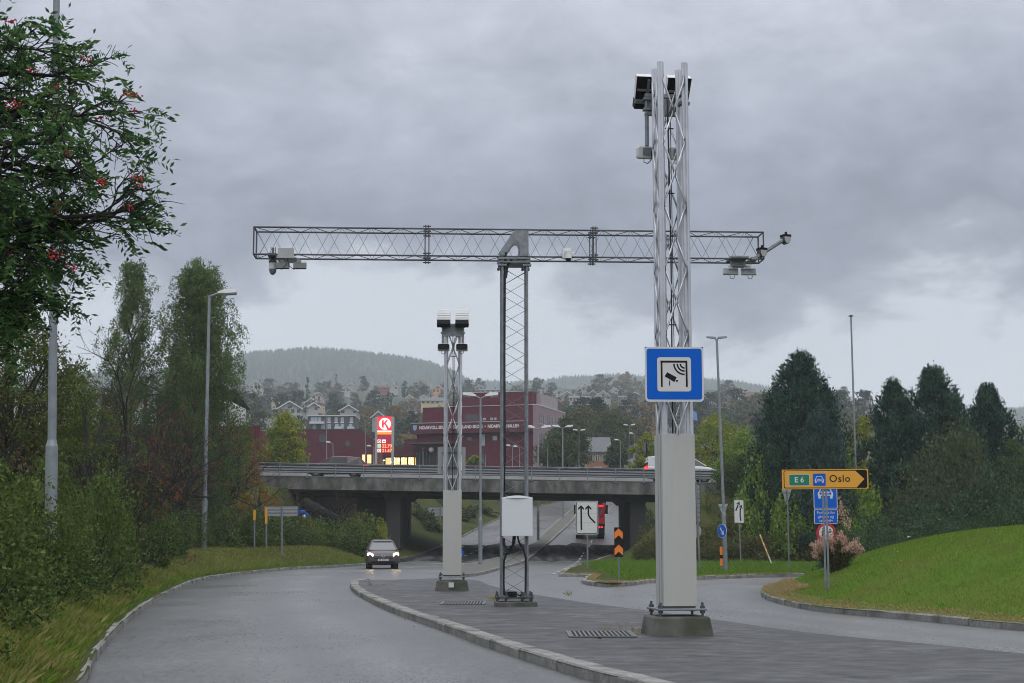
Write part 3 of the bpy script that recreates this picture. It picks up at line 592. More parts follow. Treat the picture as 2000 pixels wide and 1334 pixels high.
# ================================================================ T-shaped gantry
def lat_beam(b, A, B, half, r, rd, per, axis='Z'):
    """square lattice beam between two points: 4 chords, one zigzag in each face"""
    A = Vector(A); B = Vector(B); d = (B - A); Ln = d.length; d.normalize(); up = Vector((0, 0, 1)) if abs(d.z) < .5 else Vector((0, 1, 0)); s = d.cross(up).normalized(); u = s.cross(d)
    c = [(-1, -1), (1, -1), (1, 1), (-1, 1)]
    return A, d, s, u, Ln, c
def gantry():
    cx, cy = X_at(1004, 35.35), 35.4; t = thing('toll_gantry', 'T-shaped galvanised lattice gantry with long cross beam on a low slab', 'gantry', (cx, cy, .115), R_(3)); h = .285
    z_ = lambda py, Y=35.0: Z_at(py, Y) - .115
    zm = z_(512); zb0, zb1 = z_(497, 34.85), z_(444, 34.85)
    b = MB(); b.box(-.44, .50, -.50, .42, -.04, .10); b.build('foundation_slab', M_conc, t, bevel=.02)
    b = MB()
    for sx_ in (-1, 1):
        b.box(sx_ * h - .06, sx_ * h + .06, -.42, .42, .16, .22); b.box(-.42, .42, sx_ * h - .06, sx_ * h + .06, .155, .19)
        for sy in (-1, 1):
            for ox, oy in ((.1, .1), (-.1, .1), (.1, -.1), (-.1, -.1)):
                b.tube((sx_ * h + ox, sy * h + oy, .1), (sx_ * h + ox, sy * h + oy, .32), .014, n=6); b.tube((sx_ * h + ox, sy * h + oy, .22), (sx_ * h + ox, sy * h + oy, .255), .03, n=6, smooth=False)
            b.box(sx_ * h - .14, sx_ * h + .14, sy * h - .14, sy * h + .14, .2, .222)
    b.build('base_frame', M_galvd, t)
    for sx_ in (-1, 1):
        for sy in (-1, 1): b = MB(); b.tube((sx_ * h, sy * h, .2), (sx_ * h, sy * h, zm), .03, n=10); b.build('mast_leg', M_galv, t)
    b = MB(); st = .325
    for fi, f in enumerate((lambda x, z: (x, -h, z), lambda x, z: (x, h, z), lambda x, z: (-h, x, z), lambda x, z: (h, x, z))):
        z = .26; s_ = 1 if fi in (0, 3) else -1; pts = []
        while z < zm - .02: pts.append(f(s_ * (h - .01), z)); z += st; s_ = -s_
        b.path(pts, .0115, 5)
    b.build('mast_lattice', M_galv, t)
    zc = (zb0 + zb1) / 2; hb = (zb1 - zb0) / 2; UL, UR = -6.02, 5.84
    b = MB()
    for zz in (zb0, zb1):
        for yy in (-h, h): b.tube((UL, yy, zz), (UR if yy < 0 else UR + .0, yy, zz), .021, n=8)
    for yy in (-h, h): b.tube((UL, yy, zb0), (UL, yy, zb1), .019); b.tube((UR, yy, zb0), (UR, yy, zb1), .019)
    for zz in (zb0, zb1): b.tube((UL, -h, zz), (UL, h, zz), .019); b.tube((UR, -h, zz), (UR, h, zz), .019)
    b.build('beam_chord', M_galvd, t)
    b = MB(); per = .335
    for fi in range(4):
        x = UL + .02; s_ = 1 if fi in (0, 3) else -1; pts = []
        while x < UR: pts.append({0: (x, -h, zc + s_ * hb), 1: (x, h, zc + s_ * hb), 2: (x, s_ * h, zb1), 3: (x, s_ * h, zb0)}[fi]); x += per; s_ = -s_
        b.path(pts, .0095, 5)
    b.build('beam_lattice', M_galvd, t)
    def ux(px): s = (px - 1000) / 3000; return (s * 35.75 - cx) / (.9986 - .0523 * s)
    for px in (833, 1159):
        u = ux(px)
        for yy in (-h, h):
            b = MB()
            for zz in (zb0, zb1):
                for k in (-1, 1): b.box(u + k * .03 - .012, u + k * .03 + .012, yy - .07, yy + .07, zz - .08, zz + .08); 
                b.tube((u - .09, yy - .04, zz + .05), (u + .09, yy - .04, zz + .05), .016); b.tube((u - .09, yy + .04, zz - .05), (u + .09, yy + .04, zz - .05), .016)
            for k in (-1, 1): b.tube((u + k * .045, yy, zb0), (u + k * .045, yy, zb1), .013)
            b.build('splice_clamp', M_galvd, t)
    # saddle plate at the mast top
    b = MB(); q = lambda px, py: ((px - 1004) / 84.0, z_(py, 35.05))
    outer = [q(971, 497), q(1003, 449), q(1031, 449), q(1031, 499), q(1014, 499), q(1014, 478), q(1011, 470), q(1006, 469), q(1001, 473), q(984, 499)]
    for yy in (-h - .035, h + .02): b = MB(); b.plate(outer, yy, yy + .012); b.build('gusset_plate', M_galv, t)
    b = MB(); b.box(-.36, .36, -.36, .36, zm, zm + .03); b.box(-.38, .35, -.38, -.24, zb0 - .07, zb0 - .03); b.box(-.38, .35, .24, .38, zb0 - .07, zb0 - .03)
    for sx_ in (-1, 1):
        for sy in (-1, 1):
            for o_ in (-.07, .07): b.tube((sx_ * h + o_, sy * h, zm - .09), (sx_ * h + o_, sy * h, zb0 + .02), .014)
            b.box(sx_ * h - .1, sx_ * h + .1, sy * h - .06, sy * h + .06, zm - .07, zm - .03)
    b.build('head_plate', M_galv, t)
    # cabinet
    zc0, zc1 = z_(1047, 34.8), z_(973, 34.8); w_ = .345; b = MB(); b.box(-.30, .385, -.62, -.33, zc0, zc1); c = b.build('cabinet', M_whiteg, t, bevel=.006)
    b = MB(); n = 14; arc = [(-.31 + .705 * k / n, -.60 - .05 * math.sin(math.pi * k / n)) for k in range(n + 1)]; b.slab(arc + [(.395, -.32), (-.31, -.32)], zc1, zc1 + .012)
    arc2 = [(-.31 + .705 * k / n, zc1 + .012 + .05 * math.sin(math.pi * k / n)) for k in range(n + 1)]; b.plate(arc2 + [(.395, zc1 + .011), (-.31, zc1 + .011)], -.6, -.32); b.build('cabinet_roof', M_whiteg, c)
    b = MB(); b.path([(-.21, -.3, zm + .25), (-.23, -.26, zm - .4), (-.235, -.26, 4.5), (-.225, -.25, 3.4), (-.235, -.26, zc1 + .05)], .03, 7)
    b.path([(-.05, -.2, zb0 - .02), (-.16, -.25, zm - .05), (-.2, -.27, zm - .35)], .025, 6)
    b.path([(.0, -.5, zc0 + .02), (-.02, -.48, zc0 - .15), (-.10, -.44, zc0 - .32), (-.2, -.36, zc0 - .42), (-.245, -.33, zc0 - .55), (-.25, -.3, .7), (-.24, -.3, .25)], .024, 6)
    b.path([(-.03, -.5, zc0 + .02), (-.05, -.48, zc0 - .2), (-.15, -.42, zc0 - .3), (-.24, -.36, zc0 - .2), (-.25, -.34, zc0 - .05)], .03, 6)
    b.path([(.05, -.5, zc0 + .02), (.08, -.46, zc0 - .12), (.2, -.38, zc0 - .3), (.245, -.33, zc0 - .5), (.25, -.31, .8), (.24, -.28, .3)], .022, 6)
    b.path([(-.2, -.1, .26), (0, -.15, .30), (.1, -.2, .24), (.22, -.25, .25)], .02, 6); b.build('cable', M_cable, t)
    b = MB(); b.box(-.15, .05, -.22, .1, .2, .32); b.build('junction_box', M_black, t)
    # left: dome camera, plate, two antennas
    u = ux(531); zz = zb0; b = MB(); b.box(u - .02, u + .02, -.06, .06, zz, zz + .2); b.box(u - .1, u + .1, -h - .06, h + .05, zz - .03, zz + .02); b.tube((u, 0, zz), (u, 0, zz - .12), .04); b.box(u - .09, u + .08, -.08, .08, zz - .16, zz - .1); b.tube((u - .05, 0, zz), (u - .05, 0, zz + .22), .008); b.tube((u + .05, 0, zz), (u + .05, 0, zz + .22), .008); b.build('camera_bracket', M_galvd, t)
    b = MB(); b.tube((u, -.02, zz - .16), (u, -.02, zz - .3), .09, n=14); c = b.build('dome_camera', M_white, t); b = MB(); b.sphere((u, -.02, zz - .32), .085, 14, 6, (1, 1, 1.4), -1, 0); b.tube((u, -.02, zz - .325), (u, -.02, zz - .30), .088, n=14); b.build('dome_glass', M_glass, c)
    u = ux(558); b = MB(); b.box(u - .18, u + .19, -h - .05, -h - .02, zz - .07, zz + .14); b.box(u - .2, u + .25, -h - .1, h, zz - .1, zz - .07); b.build('mounting_plate', M_signb, t)
    for px in (551, 584):
        u = ux(px); b = MB(); b.tube((u, -h, zz - .1), (u, -h, zz - .2), .035); b.box(u - .05, u + .05, -h - .04, -h + .04, zz - .2, zz - .12); b.build('antenna_bracket', M_galv, t)
        b = MB(); Mx = Matrix.Translation((u + .02, -h + .05, zz - .24)) @ Matrix.Rotation(R_(20), 4, 'X'); b.box(-.15, .15, -.06, .05, -.07, .07, Mx); c = b.build('antenna', M_signb, t, bevel=.01)
        b = MB(); b.box(-.15, .15, -.062, -.05, -.085, -.06, Mx); b.build('antenna_edge', M_black, c)
    b = MB(); u = ux(562); b.path([(u, -h - .05, zz - .1), (u - .02, -h - .08, zz - .25), (u - .12, -h - .05, zz - .36), (u - .2, -h, zz - .33)], .009, 5); b.path([(u, -h - .05, zz - .1), (u + .04, -h - .08, zz - .28), (u + .15, -h - .05, zz - .36), (u + .22, -h, zz - .31)], .009, 5); b.build('cable', M_cable, t)
    # middle camera box
    u = ux(1104); b = MB(); b.box(u - .18, u + .2, -h - .07, -h - .03, zz + .0, zz + .1); b.box(u - .1, u + .1, -h - .2, -h - .07, zz - .07, zz + .18); c = b.build('camera_box', M_whiteg, t, bevel=.012)
    b = MB(); b.tube((u + .03, -h - .24, zz + .02), (u + .03, -h - .24, zz + .09), .075, n=14); b.tube((u + .03, -h - .24, zz - .08), (u + .03, -h - .24, zz + .02), .085, .075, n=14); b.build('camera_head', M_white, c)
    b = MB(); b.sphere((u + .03, -h - .24, zz - .08), .07, 12, 5, (1, 1, 1.1), -1, 0); b.build('dome_glass', M_dglass, c)
    # right: two flat antennas, arm and two half-round lamps
    u = ux(1443); b = MB(); b.box(u - .17, u + .17, -.1, .1, zz - .15, zz + .02); b.box(u - .22, u + .2, -h - .05, h + .05, zz + .02, zz + .06); b.build('antenna_bracket', M_galv, t)
    for px in (1428, 1463):
        u = ux(px); b = MB(); Mx = Matrix.Translation((u, -.05, zz - .27)) @ Matrix.Rotation(R_(-42), 4, 'X'); b.plate([(-.19, -.1), (.17, -.1), (.19, .1), (-.17, .1)], -.03, .03); b.xf(Mx); c = b.build('antenna', M_signb, t, bevel=.008)
        b = MB(); b.plate([(-.175, -.09), (.155, -.09), (.175, .085), (-.155, .085)], -.034, -.03); b.xf(Mx); b.build('antenna_face', M_post, c)
        b = MB(); b.tube((u, -.02, zz - .2), (u, -.02, zz - .12), .06); b.build('antenna_hub', M_white, c)
        b = MB(); b.path([(u - .02, -.05, zz - .36), (u, -.05, zz - .43), (u + .07, -.05, zz - .43), (u + .1, -.05, zz - .36)], .008, 5); b.build('cable', M_cable, c)
    u0, u1 = ux(1468), ux(1537); b = MB(); za, zb_ = zz - .02, z_(470, 36) ; b.tube((u0, -.3, za), (u1, -.3, zb_ - .02), .045, n=6, smooth=False); b.tube((u0 - .1, -.3, za - .02), (u0 + .25, h, zb0), .02); b.box(u0 - .05, u0 + .1, -h - .1, h, zb0 - .03, zb0 + .03); b.build('outrigger_arm', M_galv, t)
    for px, py in ((1486, 494), (1533, 468)):
        u = ux(px); zt_ = z_(py, 36); q2 = [(-.095, -.06), (-.095, 0), (.095, 0), (.095, -.06), (.085, -.14), (.05, -.2), (0, -.225), (-.05, -.2), (-.085, -.14)]
        Mx = Matrix.Translation((u, -.3, zt_)) @ Matrix.Rotation(R_(18), 4, 'Z'); b = MB(); b.plate(q2, -.07, .10); b.xf(Mx); c = b.build('beacon', M_galvd, t, bevel=.01)
        b = MB(); b.plate([(p_[0] * .86, min(-.05, p_[1] * .93)) for p_ in q2], -.076, -.07); b.xf(Mx); b.build('beacon_face', M_signb, c)
        b = MB(); b.box(-.098, .098, -.08, .11, -.048, .004); b.tube((0, 0, 0), (0, 0, .07), .03); b.xf(Mx); b.build('beacon_cap', M_black, c)
gantry()

# ================================================================ street lamps
def lamp_post(label, px, ytop, Y, zfoot, kind='double', w=.09, group='street lamps', cat='street lamp', s=1.0, pxtop=None, head=True):
    base = Vector((X_at(px, Y), Y, zfoot)); top = P(pxtop if pxtop else px, ytop, Y); H = top.z - zfoot; dx = top.x - base.x
    t = thing('street_lamp', label, cat, base, 0, group); b = MB(); hj = min(2.6, H * .3) if w > .05 else H * .25
    jx = dx * hj / H
    b.tube((0, 0, -.3), (jx, 0, hj), w, w, n=12); b.tube((jx, 0, hj), (jx, 0, hj + .12), w, w * .72, n=12); b.tube((jx, 0, hj + .1), (dx, 0, H), w * .72, w * .52, n=12); b.build('pole', M_post, t)
    def headm(sgn, L0, L1, r=R_(8)):
        a = MB(); a.tube((dx, 0, H - .05), (dx + sgn * L0, 0, H + .06 + L0 * .1), w * .42, w * .38, n=8); a.build('arm', M_post, t)
        Mx = Matrix.Translation((dx + sgn * (L0), 0, H + .08 + L0 * .1)) @ Matrix.Rotation(-sgn * r, 4, 'Y')
        a = MB(); L_ = L1; W = .15 * s
        vs = [(-.02 * sgn, -W * .5, -.03), (-.02 * sgn, W * .5, -.03), (-.02 * sgn, W * .4, .06), (-.02 * sgn, -W * .4, .06), (sgn * L_ * .35, -W, -.05), (sgn * L_ * .35, W, -.05), (sgn * L_ * .35, W * .8, .13 * s), (sgn * L_ * .35, -W * .8, .13 * s), (sgn * L_, -W * .9, -.04), (sgn * L_, W * .9, -.04), (sgn * L_, W * .7, .08 * s), (sgn * L_, -W * .7, .08 * s)]
        fs = []
        for i in (0, 4): fs += [(i, i + 1, i + 5, i + 4), (i + 1, i + 2, i + 6, i + 5), (i + 2, i + 3, i + 7, i + 6), (i + 3, i, i + 4, i + 7)]
        fs += [(3, 2, 1, 0), (8, 9, 10, 11)]
        if sgn > 0: fs = [f[::-1] for f in fs]
        a.add(vs, fs); a.xf(Mx); h_ = a.build('lamp_head', M_white if kind != 'led' else M_post, t, bevel=.01)
        a = MB(); a.box(min(sgn * L_ * .35, sgn * L_ * .97), max(sgn * L_ * .35, sgn * L_ * .97), -W * .8, W * .8, -.10 * s, -.045); a.xf(Mx); a.build('lamp_glass', M_glass, h_)
    if kind == 'double': headm(-1, .22 * s, .62 * s); headm(1, .22 * s, .62 * s)
    elif kind == 'right': headm(1, .35 * s, .75 * s, R_(3))
    elif kind == 'left': headm(-1, .3 * s, .5 * s, R_(3))
    elif kind == 'led': headm(-1, .06, .42); headm(1, .06, .42)
    elif kind == 'mast': b = MB(); b.box(dx - .14, dx + .14, -.1, .1, H, H + .05); b.box(dx - .05, dx + .05, -.05, .05, H + .05, H + .1); b.build('lamp_head', M_galvd, t)
    return t
lamp_post('thick grey lamp post half hidden by the rowan branches on the far left', 104, -260, 28, .7, 'right', .108, pxtop=113)
lamp_post('grey lamp post with one white head in front of the birches', 400, 577, 76, .85, 'right', .13, pxtop=409, s=1.25)
lamp_post('double headed street lamp on the nose of the median, right of the shorter camera tower', 938.5, 777, 90, .1, 'double', .12, s=1.25)
lamp_post('double headed street lamp on the median just beyond the bridge', 1051, 838, 129, 1.3, 'double', .12, s=1.3)
lamp_post('double headed street lamp farther up the median beyond the bridge', 1099, 836, 161, 3.6, 'double', .12, s=1.3)
lamp_post('slim lamp post with twin flat heads right of the tall camera tower', 1416, 664, 70.6, .12, 'led', .10, pxtop=1400, s=.45)
lamp_post('tall bare mast rising behind the dark conifers', 1674, 618, 97, 1.5, 'mast', .10, pxtop=1662)
for px, yt, kd, lab, Y in ((637, 803, 'mast', 'tall thin mast behind the bridge right of the yellowing tree', 165), (650, 866, 'left', 'low lamp with a white head before the red low building', 165), (713, 816, 'mast', 'tall thin mast just left of the red fuel sign', 172), (729, 873, 'left', 'low lamp lit beside the left leg of the fuel sign', 172), (768, 803, 'mast', 'tall thin mast just right of the red fuel sign', 182),
                       (826, 876, 'mast', 'low thin lamp post before the dark school entrance', 160), (1070, 868, 'mast', 'low lamp post at the right end of the school', 165), (1131, 842, 'double', 'thin double lamp before the leafy trees right of the school', 190), (1212, 861, 'left', 'low lamp before the beige house', 180), (1229, 832, 'double', 'thin double lamp just left of the tall tower', 200), (1240, 848, 'left', 'thin single lamp just left of the tall tower', 195),
                       (948, 888, 'mast', 'low white post before the school wall, left of the gantry mast', 170), (1001, 872, 'left', 'low white lamp seen through the gantry mast, left one', 175), (1015, 874, 'left', 'low white lamp seen through the gantry mast, right one', 172)):
    lamp_post(lab, px, yt, Y, float(plat(0, Y)) - .3, kd, .055, group='lamps beyond the bridge', s=.9)

# ================================================================ signs
def zg(Y): return float(road_z(Y)) + .1
def post(b, x, z0, z1, r=.03, y=0.0): b.tube((x, y, z0), (x, y, z1), r, n=10)
def merge_sign():
    Y = 79; p = P(1147, 1108, Y); t = thing('lane_merge_sign', 'white lane merge sign with two black arrows on a grey post before the red truck', 'road sign', (p.x, Y, .1)); s = 1 / 38.0
    cz = Z_at(1011, Y) - .1; w_, h_ = 21.7 * s, 32.3 * s
    b = MB(); post(b, .02, -.1, cz + h_ * .9, .045, .06); b.build('post', M_galv, t)
    b = MB(); b.plate(rrect(-w_, cz - h_, w_, cz + h_, .06), 0, .02); b.build('panel', M_offw, t)
    b = MB(); b.plate(rrect(-w_ + .03, cz - h_ + .03, w_ - .03, cz + h_ - .03, .05), -.003, 0); b.build('border', M_black, t)
    b = MB(); b.plate(rrect(-w_ + .065, cz - h_ + .065, w_ - .065, cz + h_ - .065, .035), -.006, -.003); b.build('white_field', M_offw, t)
    k = 1 / (9.53 * 38.0)   # zoomed pixels to metres
    q = lambda x, y: ((x - 630) * k, cz - (y - 688) * k)
    b = MB(); b.plate([q(*a) for a in ((508, 500), (538, 500), (542, 916), (510, 916))], -.009, -.006); b.plate([q(*a) for a in ((520, 458), (574, 512), (572, 548), (520, 502), (468, 548), (466, 512))], -.009, -.006)
    b.plate(stroke([q(*a) for a in ((656, 492), (656, 610), (664, 650), (690, 690), (780, 786))], 30 * k), -.009, -.006); b.plate([q(*a) for a in ((656, 458), (714, 512), (712, 548), (656, 502), (602, 548), (600, 512))], -.009, -.006); b.build('arrows', M_black, t)
    b = MB(); b.box(-w_ + .07, w_ - .07, -.0075, -.006, cz + .20, cz + .207); b.box(-w_ + .07, w_ - .07, -.0075, -.006, cz - .26, cz - .253); b.build('panel_joint', M_galv, t)
merge_sign()
def chevron():
    Y = 55; p = P(1209, 1133, Y); t = thing('chevron_marker', 'orange and black chevron marker on a short post at the grass edge', 'road marker', (p.x, Y, .12)); s = 1 / 54.0; z0, z1 = Z_at(1088, Y) - .12, Z_at(1030, Y) - .12; w_ = .157
    b = MB(); post(b, 0, -.1, z1 - .1, .03, .04); b.build('post', M_galv, t)
    b = MB(); b.plate([(-w_, z0), (w_, z0), (w_, z1), (-w_, z1)], 0, .02); b.build('panel', M_black, t)
    b = MB(); H = z1 - z0
    for a in (.035, .62 - .04): 
        f = lambda x, u: (x, z0 + H * u)
        b.plate([f(-w_ + .008, a + .14), f(-w_ + .008, a + .36 - .11), f(0, a + .385), f(w_ - .008, a + .36 - .11), f(w_ - .008, a + .14 - .12), f(0, a + .15), f(-w_ + .008, a + .02)], -.003, 0)
    b.build('chevrons', M_org, t)
chevron()
def car_icon(b, q, y0, y1):
    """front view of a car as a flat pictogram; q maps unit square (-1..1) to x,z"""
    P_ = lambda *a: b.plate([q(*k) for k in a], y0, y1)
    P_((-.55, .75), (.55, .75), (.62, .62), (-.62, .62)); P_((-.62, .64), (-.48, .64), (-.72, .1), (-.86, .1)); P_((.62, .64), (.48, .64), (.72, .1), (.86, .1)); P_((-.86, .12), (.86, .12), (1, -.05), (1, -.42), (-1, -.42), (-1, -.05))
    P_((-.95, -.42), (-.6, -.42), (-.6, -.8), (-.9, -.8)); P_((.95, -.42), (.6, -.42), (.6, -.8), (.9, -.8))
def oslo_sign():
    Y = 38.0; p = P(1616, 1133, Y); zf = p.z; t = thing('direction_sign', 'yellow arrow sign reading E6 Oslo on a grey post at the lawn edge', 'road sign', (p.x, Y, zf), R_(-14)); S = 160 / 825 / 79.0 / math.cos(R_(14)) * 1.0
    dx = P(1611, 935, Y).x - p.x; zc = Z_at(935.5, Y) - zf
    q = lambda x, y: ((x - 574) * S + dx, zc - (y - 287 - (x - 574) * -.005) * S)
    rr = lambda x0, y0, x1, y1, r: rrect(q(x0, y1)[0], q(x0, y1)[1], q(x1, y0)[0], q(x1, y0)[1], r * S)
    for o_ in (-.045, .03):
        b = MB(); vs0 = (o_, 0, -.3); b.tube((o_, .05, -.3), (dx + o_ - .01, .05, zc + .15), .034, n=4, smooth=False); b.build('post', M_galv, t)
    b = MB(); b.plate(rr(162, 191, 987, 386, 4), 0, .02); b.build('panel', M_yel, t)
    b = MB(); b.plate(rr(178, 199, 976, 378, 18), -.003, 0); b.build('border', M_black, t)
    b = MB(); b.plate([q(*a) for a in ((196, 208), (866, 208), (950, 288), (874, 370), (196, 370), (186, 360), (186, 218))], -.006, -.003); b.build('yellow_field', M_yel, t)
    b = MB(); b.plate(rr(228, 238, 430, 354, 10), -.009, -.006); b.build('route_border', M_offw, t)
    b = MB(); b.plate(rr(233, 243, 425, 349, 8), -.012, -.009); b.build('route_field', M_green, t)
    x, z = q(328, 297); text('route_number', 'E 6', .062 * 3.0, M_offw, t, (x, -.013, z), off=.004)
    b = MB(); b.plate(rr(461, 234, 582, 354, 8), -.009, -.006); b.build('car_field', M_blue, t)
    c0 = q(521, 291); b = MB(); car_icon(b, lambda u, v: (c0[0] + u * 44 * S, c0[1] + v * 44 * S), -.012, -.009); b.build('car_symbol', M_offw, t)
    b = MB()
    for u in (-.62, .62): b.plate(circ(c0[0] + u * 44 * S, c0[1] - .12 * 44 * S, .17 * 44 * S, 12), -.014, -.012)
    b.plate([(c0[0] - 20 * S, c0[1] - 2 * S), (c0[0] + 20 * S, c0[1] - 2 * S), (c0[0] + 20 * S, c0[1] - 10 * S), (c0[0] - 20 * S, c0[1] - 10 * S)], -.014, -.012); b.build('car_symbol_detail', M_blue, t)
    x, z = q(716, 286); text('place_name', 'Oslo', .245, M_black, t, (x, -.008, z), off=.002, spacing=1.08)
oslo_sign()
def motorway_sign():
    Y = 62.0; x = X_at(1613, Y); zf = .6; t = thing('expressway_sign', 'blue expressway sign with white car and red ringed sign below, behind the yellow sign', 'road sign', (x, Y, zf)); s = 1 / 48.5
    z = lambda py: Z_at(py, Y) - zf
    b = MB(); post(b, 0, -1, z(935), .04, .07); b.build('post', M_galv, t)
    b = MB(); b.plate(rrect(-.475, z(993), .475, z(930), .03), 0, .02); b.build('panel', M_offw, t)
    b = MB(); b.plate(rrect(-.45, z(992), .45, z(931), .03), -.003, 0); b.build('blue_field', M_blue, t)
    b = MB(); c0 = (0, z(962)); car_icon(b, lambda u, v: (u * .31, c0[1] + v * .30), -.006, -.003); b.build('car_symbol', M_offw, t)
    b = MB()
    for u in (-.62, .62): b.plate(circ(u * .31, c0[1] - .04, .05, 12), -.008, -.006)
    b.box(-.14, .14, -.008, -.006, c0[1] - .08, c0[1] - .03); b.build('car_symbol_detail', M_blue, t)
    b = MB(); b.plate(rrect(-.475, z(1023), .475, z(995), .03), 0, .02); b.build('text_panel', M_offw, t)
    b = MB(); b.plate(rrect(-.45, z(1022), .45, z(996), .03), -.003, 0); b.build('text_field', M_blue, t)
    text('sign_text', 'Forbudt for\ngående og\nsyklende', .155, M_offw, t, (0, -.004, z(1009) + .0), line=1.0)
    cz = z(1041); R0 = .40
    b = MB(); b.plate(circ(0, cz, R0), 0, .02); b.build('ban_ring', M_red, t)
    b = MB(); b.plate(circ(0, cz, R0 * .74), -.003, 0); b.build('ban_field', M_offw, t)
    b = MB()   # walker left, bicycle right, as the two black pictograms
    b.plate(circ(-.13, cz + .17, .035, 10), -.006, -.003); b.plate(stroke([(-.13, cz + .12), (-.14, cz - .02), (-.18, cz - .2)], .05), -.006, -.003); b.plate(stroke([(-.14, cz - .02), (-.08, cz - .2)], .04), -.006, -.003); b.plate(stroke([(-.2, cz + .02), (-.13, cz + .09), (-.06, cz + .02)], .025), -.006, -.003)
    for cx_ in (.05, .2): b.plate(stroke(circ(cx_, cz - .12, .06, 14) + [(cx_ + .06, cz - .12)], .015), -.006, -.003)
    b.plate(stroke([(.05, cz - .12), (.09, cz + .02), (.18, cz + .02), (.2, cz - .12)], .018), -.006, -.003); b.plate(stroke([(.09, cz + .02), (.14, cz + .1), (.18, cz + .02)], .03), -.006, -.003); b.plate(circ(.15, cz + .14, .03, 10), -.006, -.003); b.build('ban_symbols', M_black, t)
motorway_sign()
def small_merge():
    Y = 95; p = P(1448, 1096, Y); t = thing('lane_merge_sign', 'narrow white merge sign with slanting arrows before the right hand bushes', 'road sign', (p.x, Y, .1), R_(18)); dx = -.1; w_, z0, z1 = .34, Z_at(1022, Y) - .1, Z_at(976, Y) - .1
    b = MB(); b.tube((0, .06, -.3), (dx, .06, z1 - .1), .045, n=8); b.build('post', M_galv, t)
    b = MB(); b.plate(rrect(dx - w_, z0, dx + w_, z1, .04), 0, .02); b.build('panel', M_galvd, t)
    b = MB(); b.plate(rrect(dx - w_ + .03, z0 + .03, dx + w_ - .03, z1 - .03, .03), -.004, 0); b.build('white_field', M_offw, t)
    b = MB(); q = lambda x, y: (dx + (x - 475) / 45 * w_, z1 - (y - 515) / 205 * (z1 - z0))
    for pts, tip, a in (([(446, 612), (470, 556)], (477, 536), R_(68)), ([(490, 700), (484, 650), (486, 605), (492, 585)], (497, 566), R_(72))):
        b.plate(stroke([q(*k) for k in pts], .085), -.008, -.004); T = Vector(q(*tip)); d = Vector((math.cos(a), math.sin(a))); n = Vector((-d.y, d.x)); b.plate([tuple(T + d * .05), tuple(T - d * .2 + n * .16), tuple(T - d * .1), tuple(T - d * .2 - n * .16)], -.008, -.004)
    b.build('arrows', M_black, t)
small_merge()
def yield_back(label, px, pf, Y, ztop_py, tilt, foot_py, wd=.9):
    p = P(pf, foot_py, Y); t = thing('yield_sign', label, 'road sign', (p.x, Y, p.z), R_(tilt)); dx = P(px, 980, Y).x - p.x; zt = Z_at(ztop_py, Y) - p.z
    b = MB(); b.tube((0, 0, -.3), (dx, 0, zt), .035, n=8); b.build('post', M_galv, t)
    b = MB(); b.plate([(dx - wd / 2, zt + .05), (dx + wd / 2, zt + .05), (dx + .03, zt - wd * .82), (dx - .03, zt - wd * .82)], .04, .06); b.build('panel', M_signb, t); b = MB(); b.box(dx - wd * .35, dx + wd * .35, .02, .04, zt - .16, zt - .11); b.build('rear_rail', M_galv, t)
yield_back('grey back of a triangular sign on a thin post left of the yellow sign', 1538.5, 1541, 74, 957, 45, 1111, .82)
yield_back('grey back of a triangular sign behind the slim lamp post', 1413, 1416, 84, 986, 38, 1106, .75)
def keep_right():
    Y = 69.8; t = thing('keep_right_sign', 'small round blue arrow sign fixed low on the slim lamp post', 'road sign', (X_at(1409.5, Y), Y, 0), R_(-58)); cz = Z_at(1037, Y)
    b = MB(); b.plate(circ(0, cz, .31), 0, .015); b.build('rim', M_offw, t); b = MB(); b.plate(circ(0, cz, .295), -.003, 0); b.build('panel', M_blue, t)
    b = MB(); b.plate(stroke([(-.12, cz + .14), (.06, cz - .1)], .07), -.006, -.003); b.plate([(.13, cz - .19), (.12, cz + .02), (-.06, cz - .12)], -.006, -.003); b.build('arrow', M_offw, t)
    t = thing('orange_marker', 'narrow orange marker board behind the slim lamp post', 'road marker', (X_at(1408, Y), Y + .2, .1)); b = MB(); b.box(-.05, .07, 0, .03, .3, 1.15); b.build('panel', M_org, t); b = MB(); b.box(-.05, .07, -.003, 0, .62, .78); b.build('stripe', M_black, t); b = MB(); b.tube((0, .05, -.1), (0, .05, 1.1), .02); b.build('post', M_galv, t)
keep_right()
def grid_sign():
    Y = 76; p = P(1367, 1112, Y); t = thing('road_sign', 'ribbed grey sign back on a post just right of the tall camera tower', 'road sign', (p.x, Y, .12)); s = 1 / 39.5; z = lambda py: Z_at(py, Y) - .12; dx = -.1
    b = MB(); b.tube((0, 0, -.3), (dx - .02, 0, z(945)), .05, n=8); b.build('post', M_galv, t)
    b = MB(); b.box(-.75, .09, .05, .07, z(1020), z(946)); b.build('panel', M_signb, t)
    b = MB()
    for k in range(9): zz = z(1020) + (z(946) - z(1020)) * k / 8; b.box(-.75, .09, .01, .05, zz - .015, zz + .015)
    for xx in (-.6, -.25, .07): b.box(xx - .015, xx + .015, .0, .05, z(1020), z(946))
    b.build('rear_rail', M_galvd, t)
    b = MB(); b.plate(circ(-.22, z(1037), .33), .05, .07); b.build('round_panel', M_signb, t)
grid_sign()
def tilted():
    Y = 88; p = P(1508, 1104, Y); t = thing('marker_post', 'white and yellow marker stake leaning left before the bushes', 'road marker', p, 0); q = P(1484, 1044, Y) - p
    b = MB(); b.tube((0, 0, 0), tuple(q), .04, n=8); b.build('post', M_white, t)
    for a, c in ((.32, .46), (.55, .66), (.74, .9)): b = MB(); b.tube(tuple(q * a), tuple(q * c), .046, n=8); b.build('stripe', M_yel, t)
tilted()
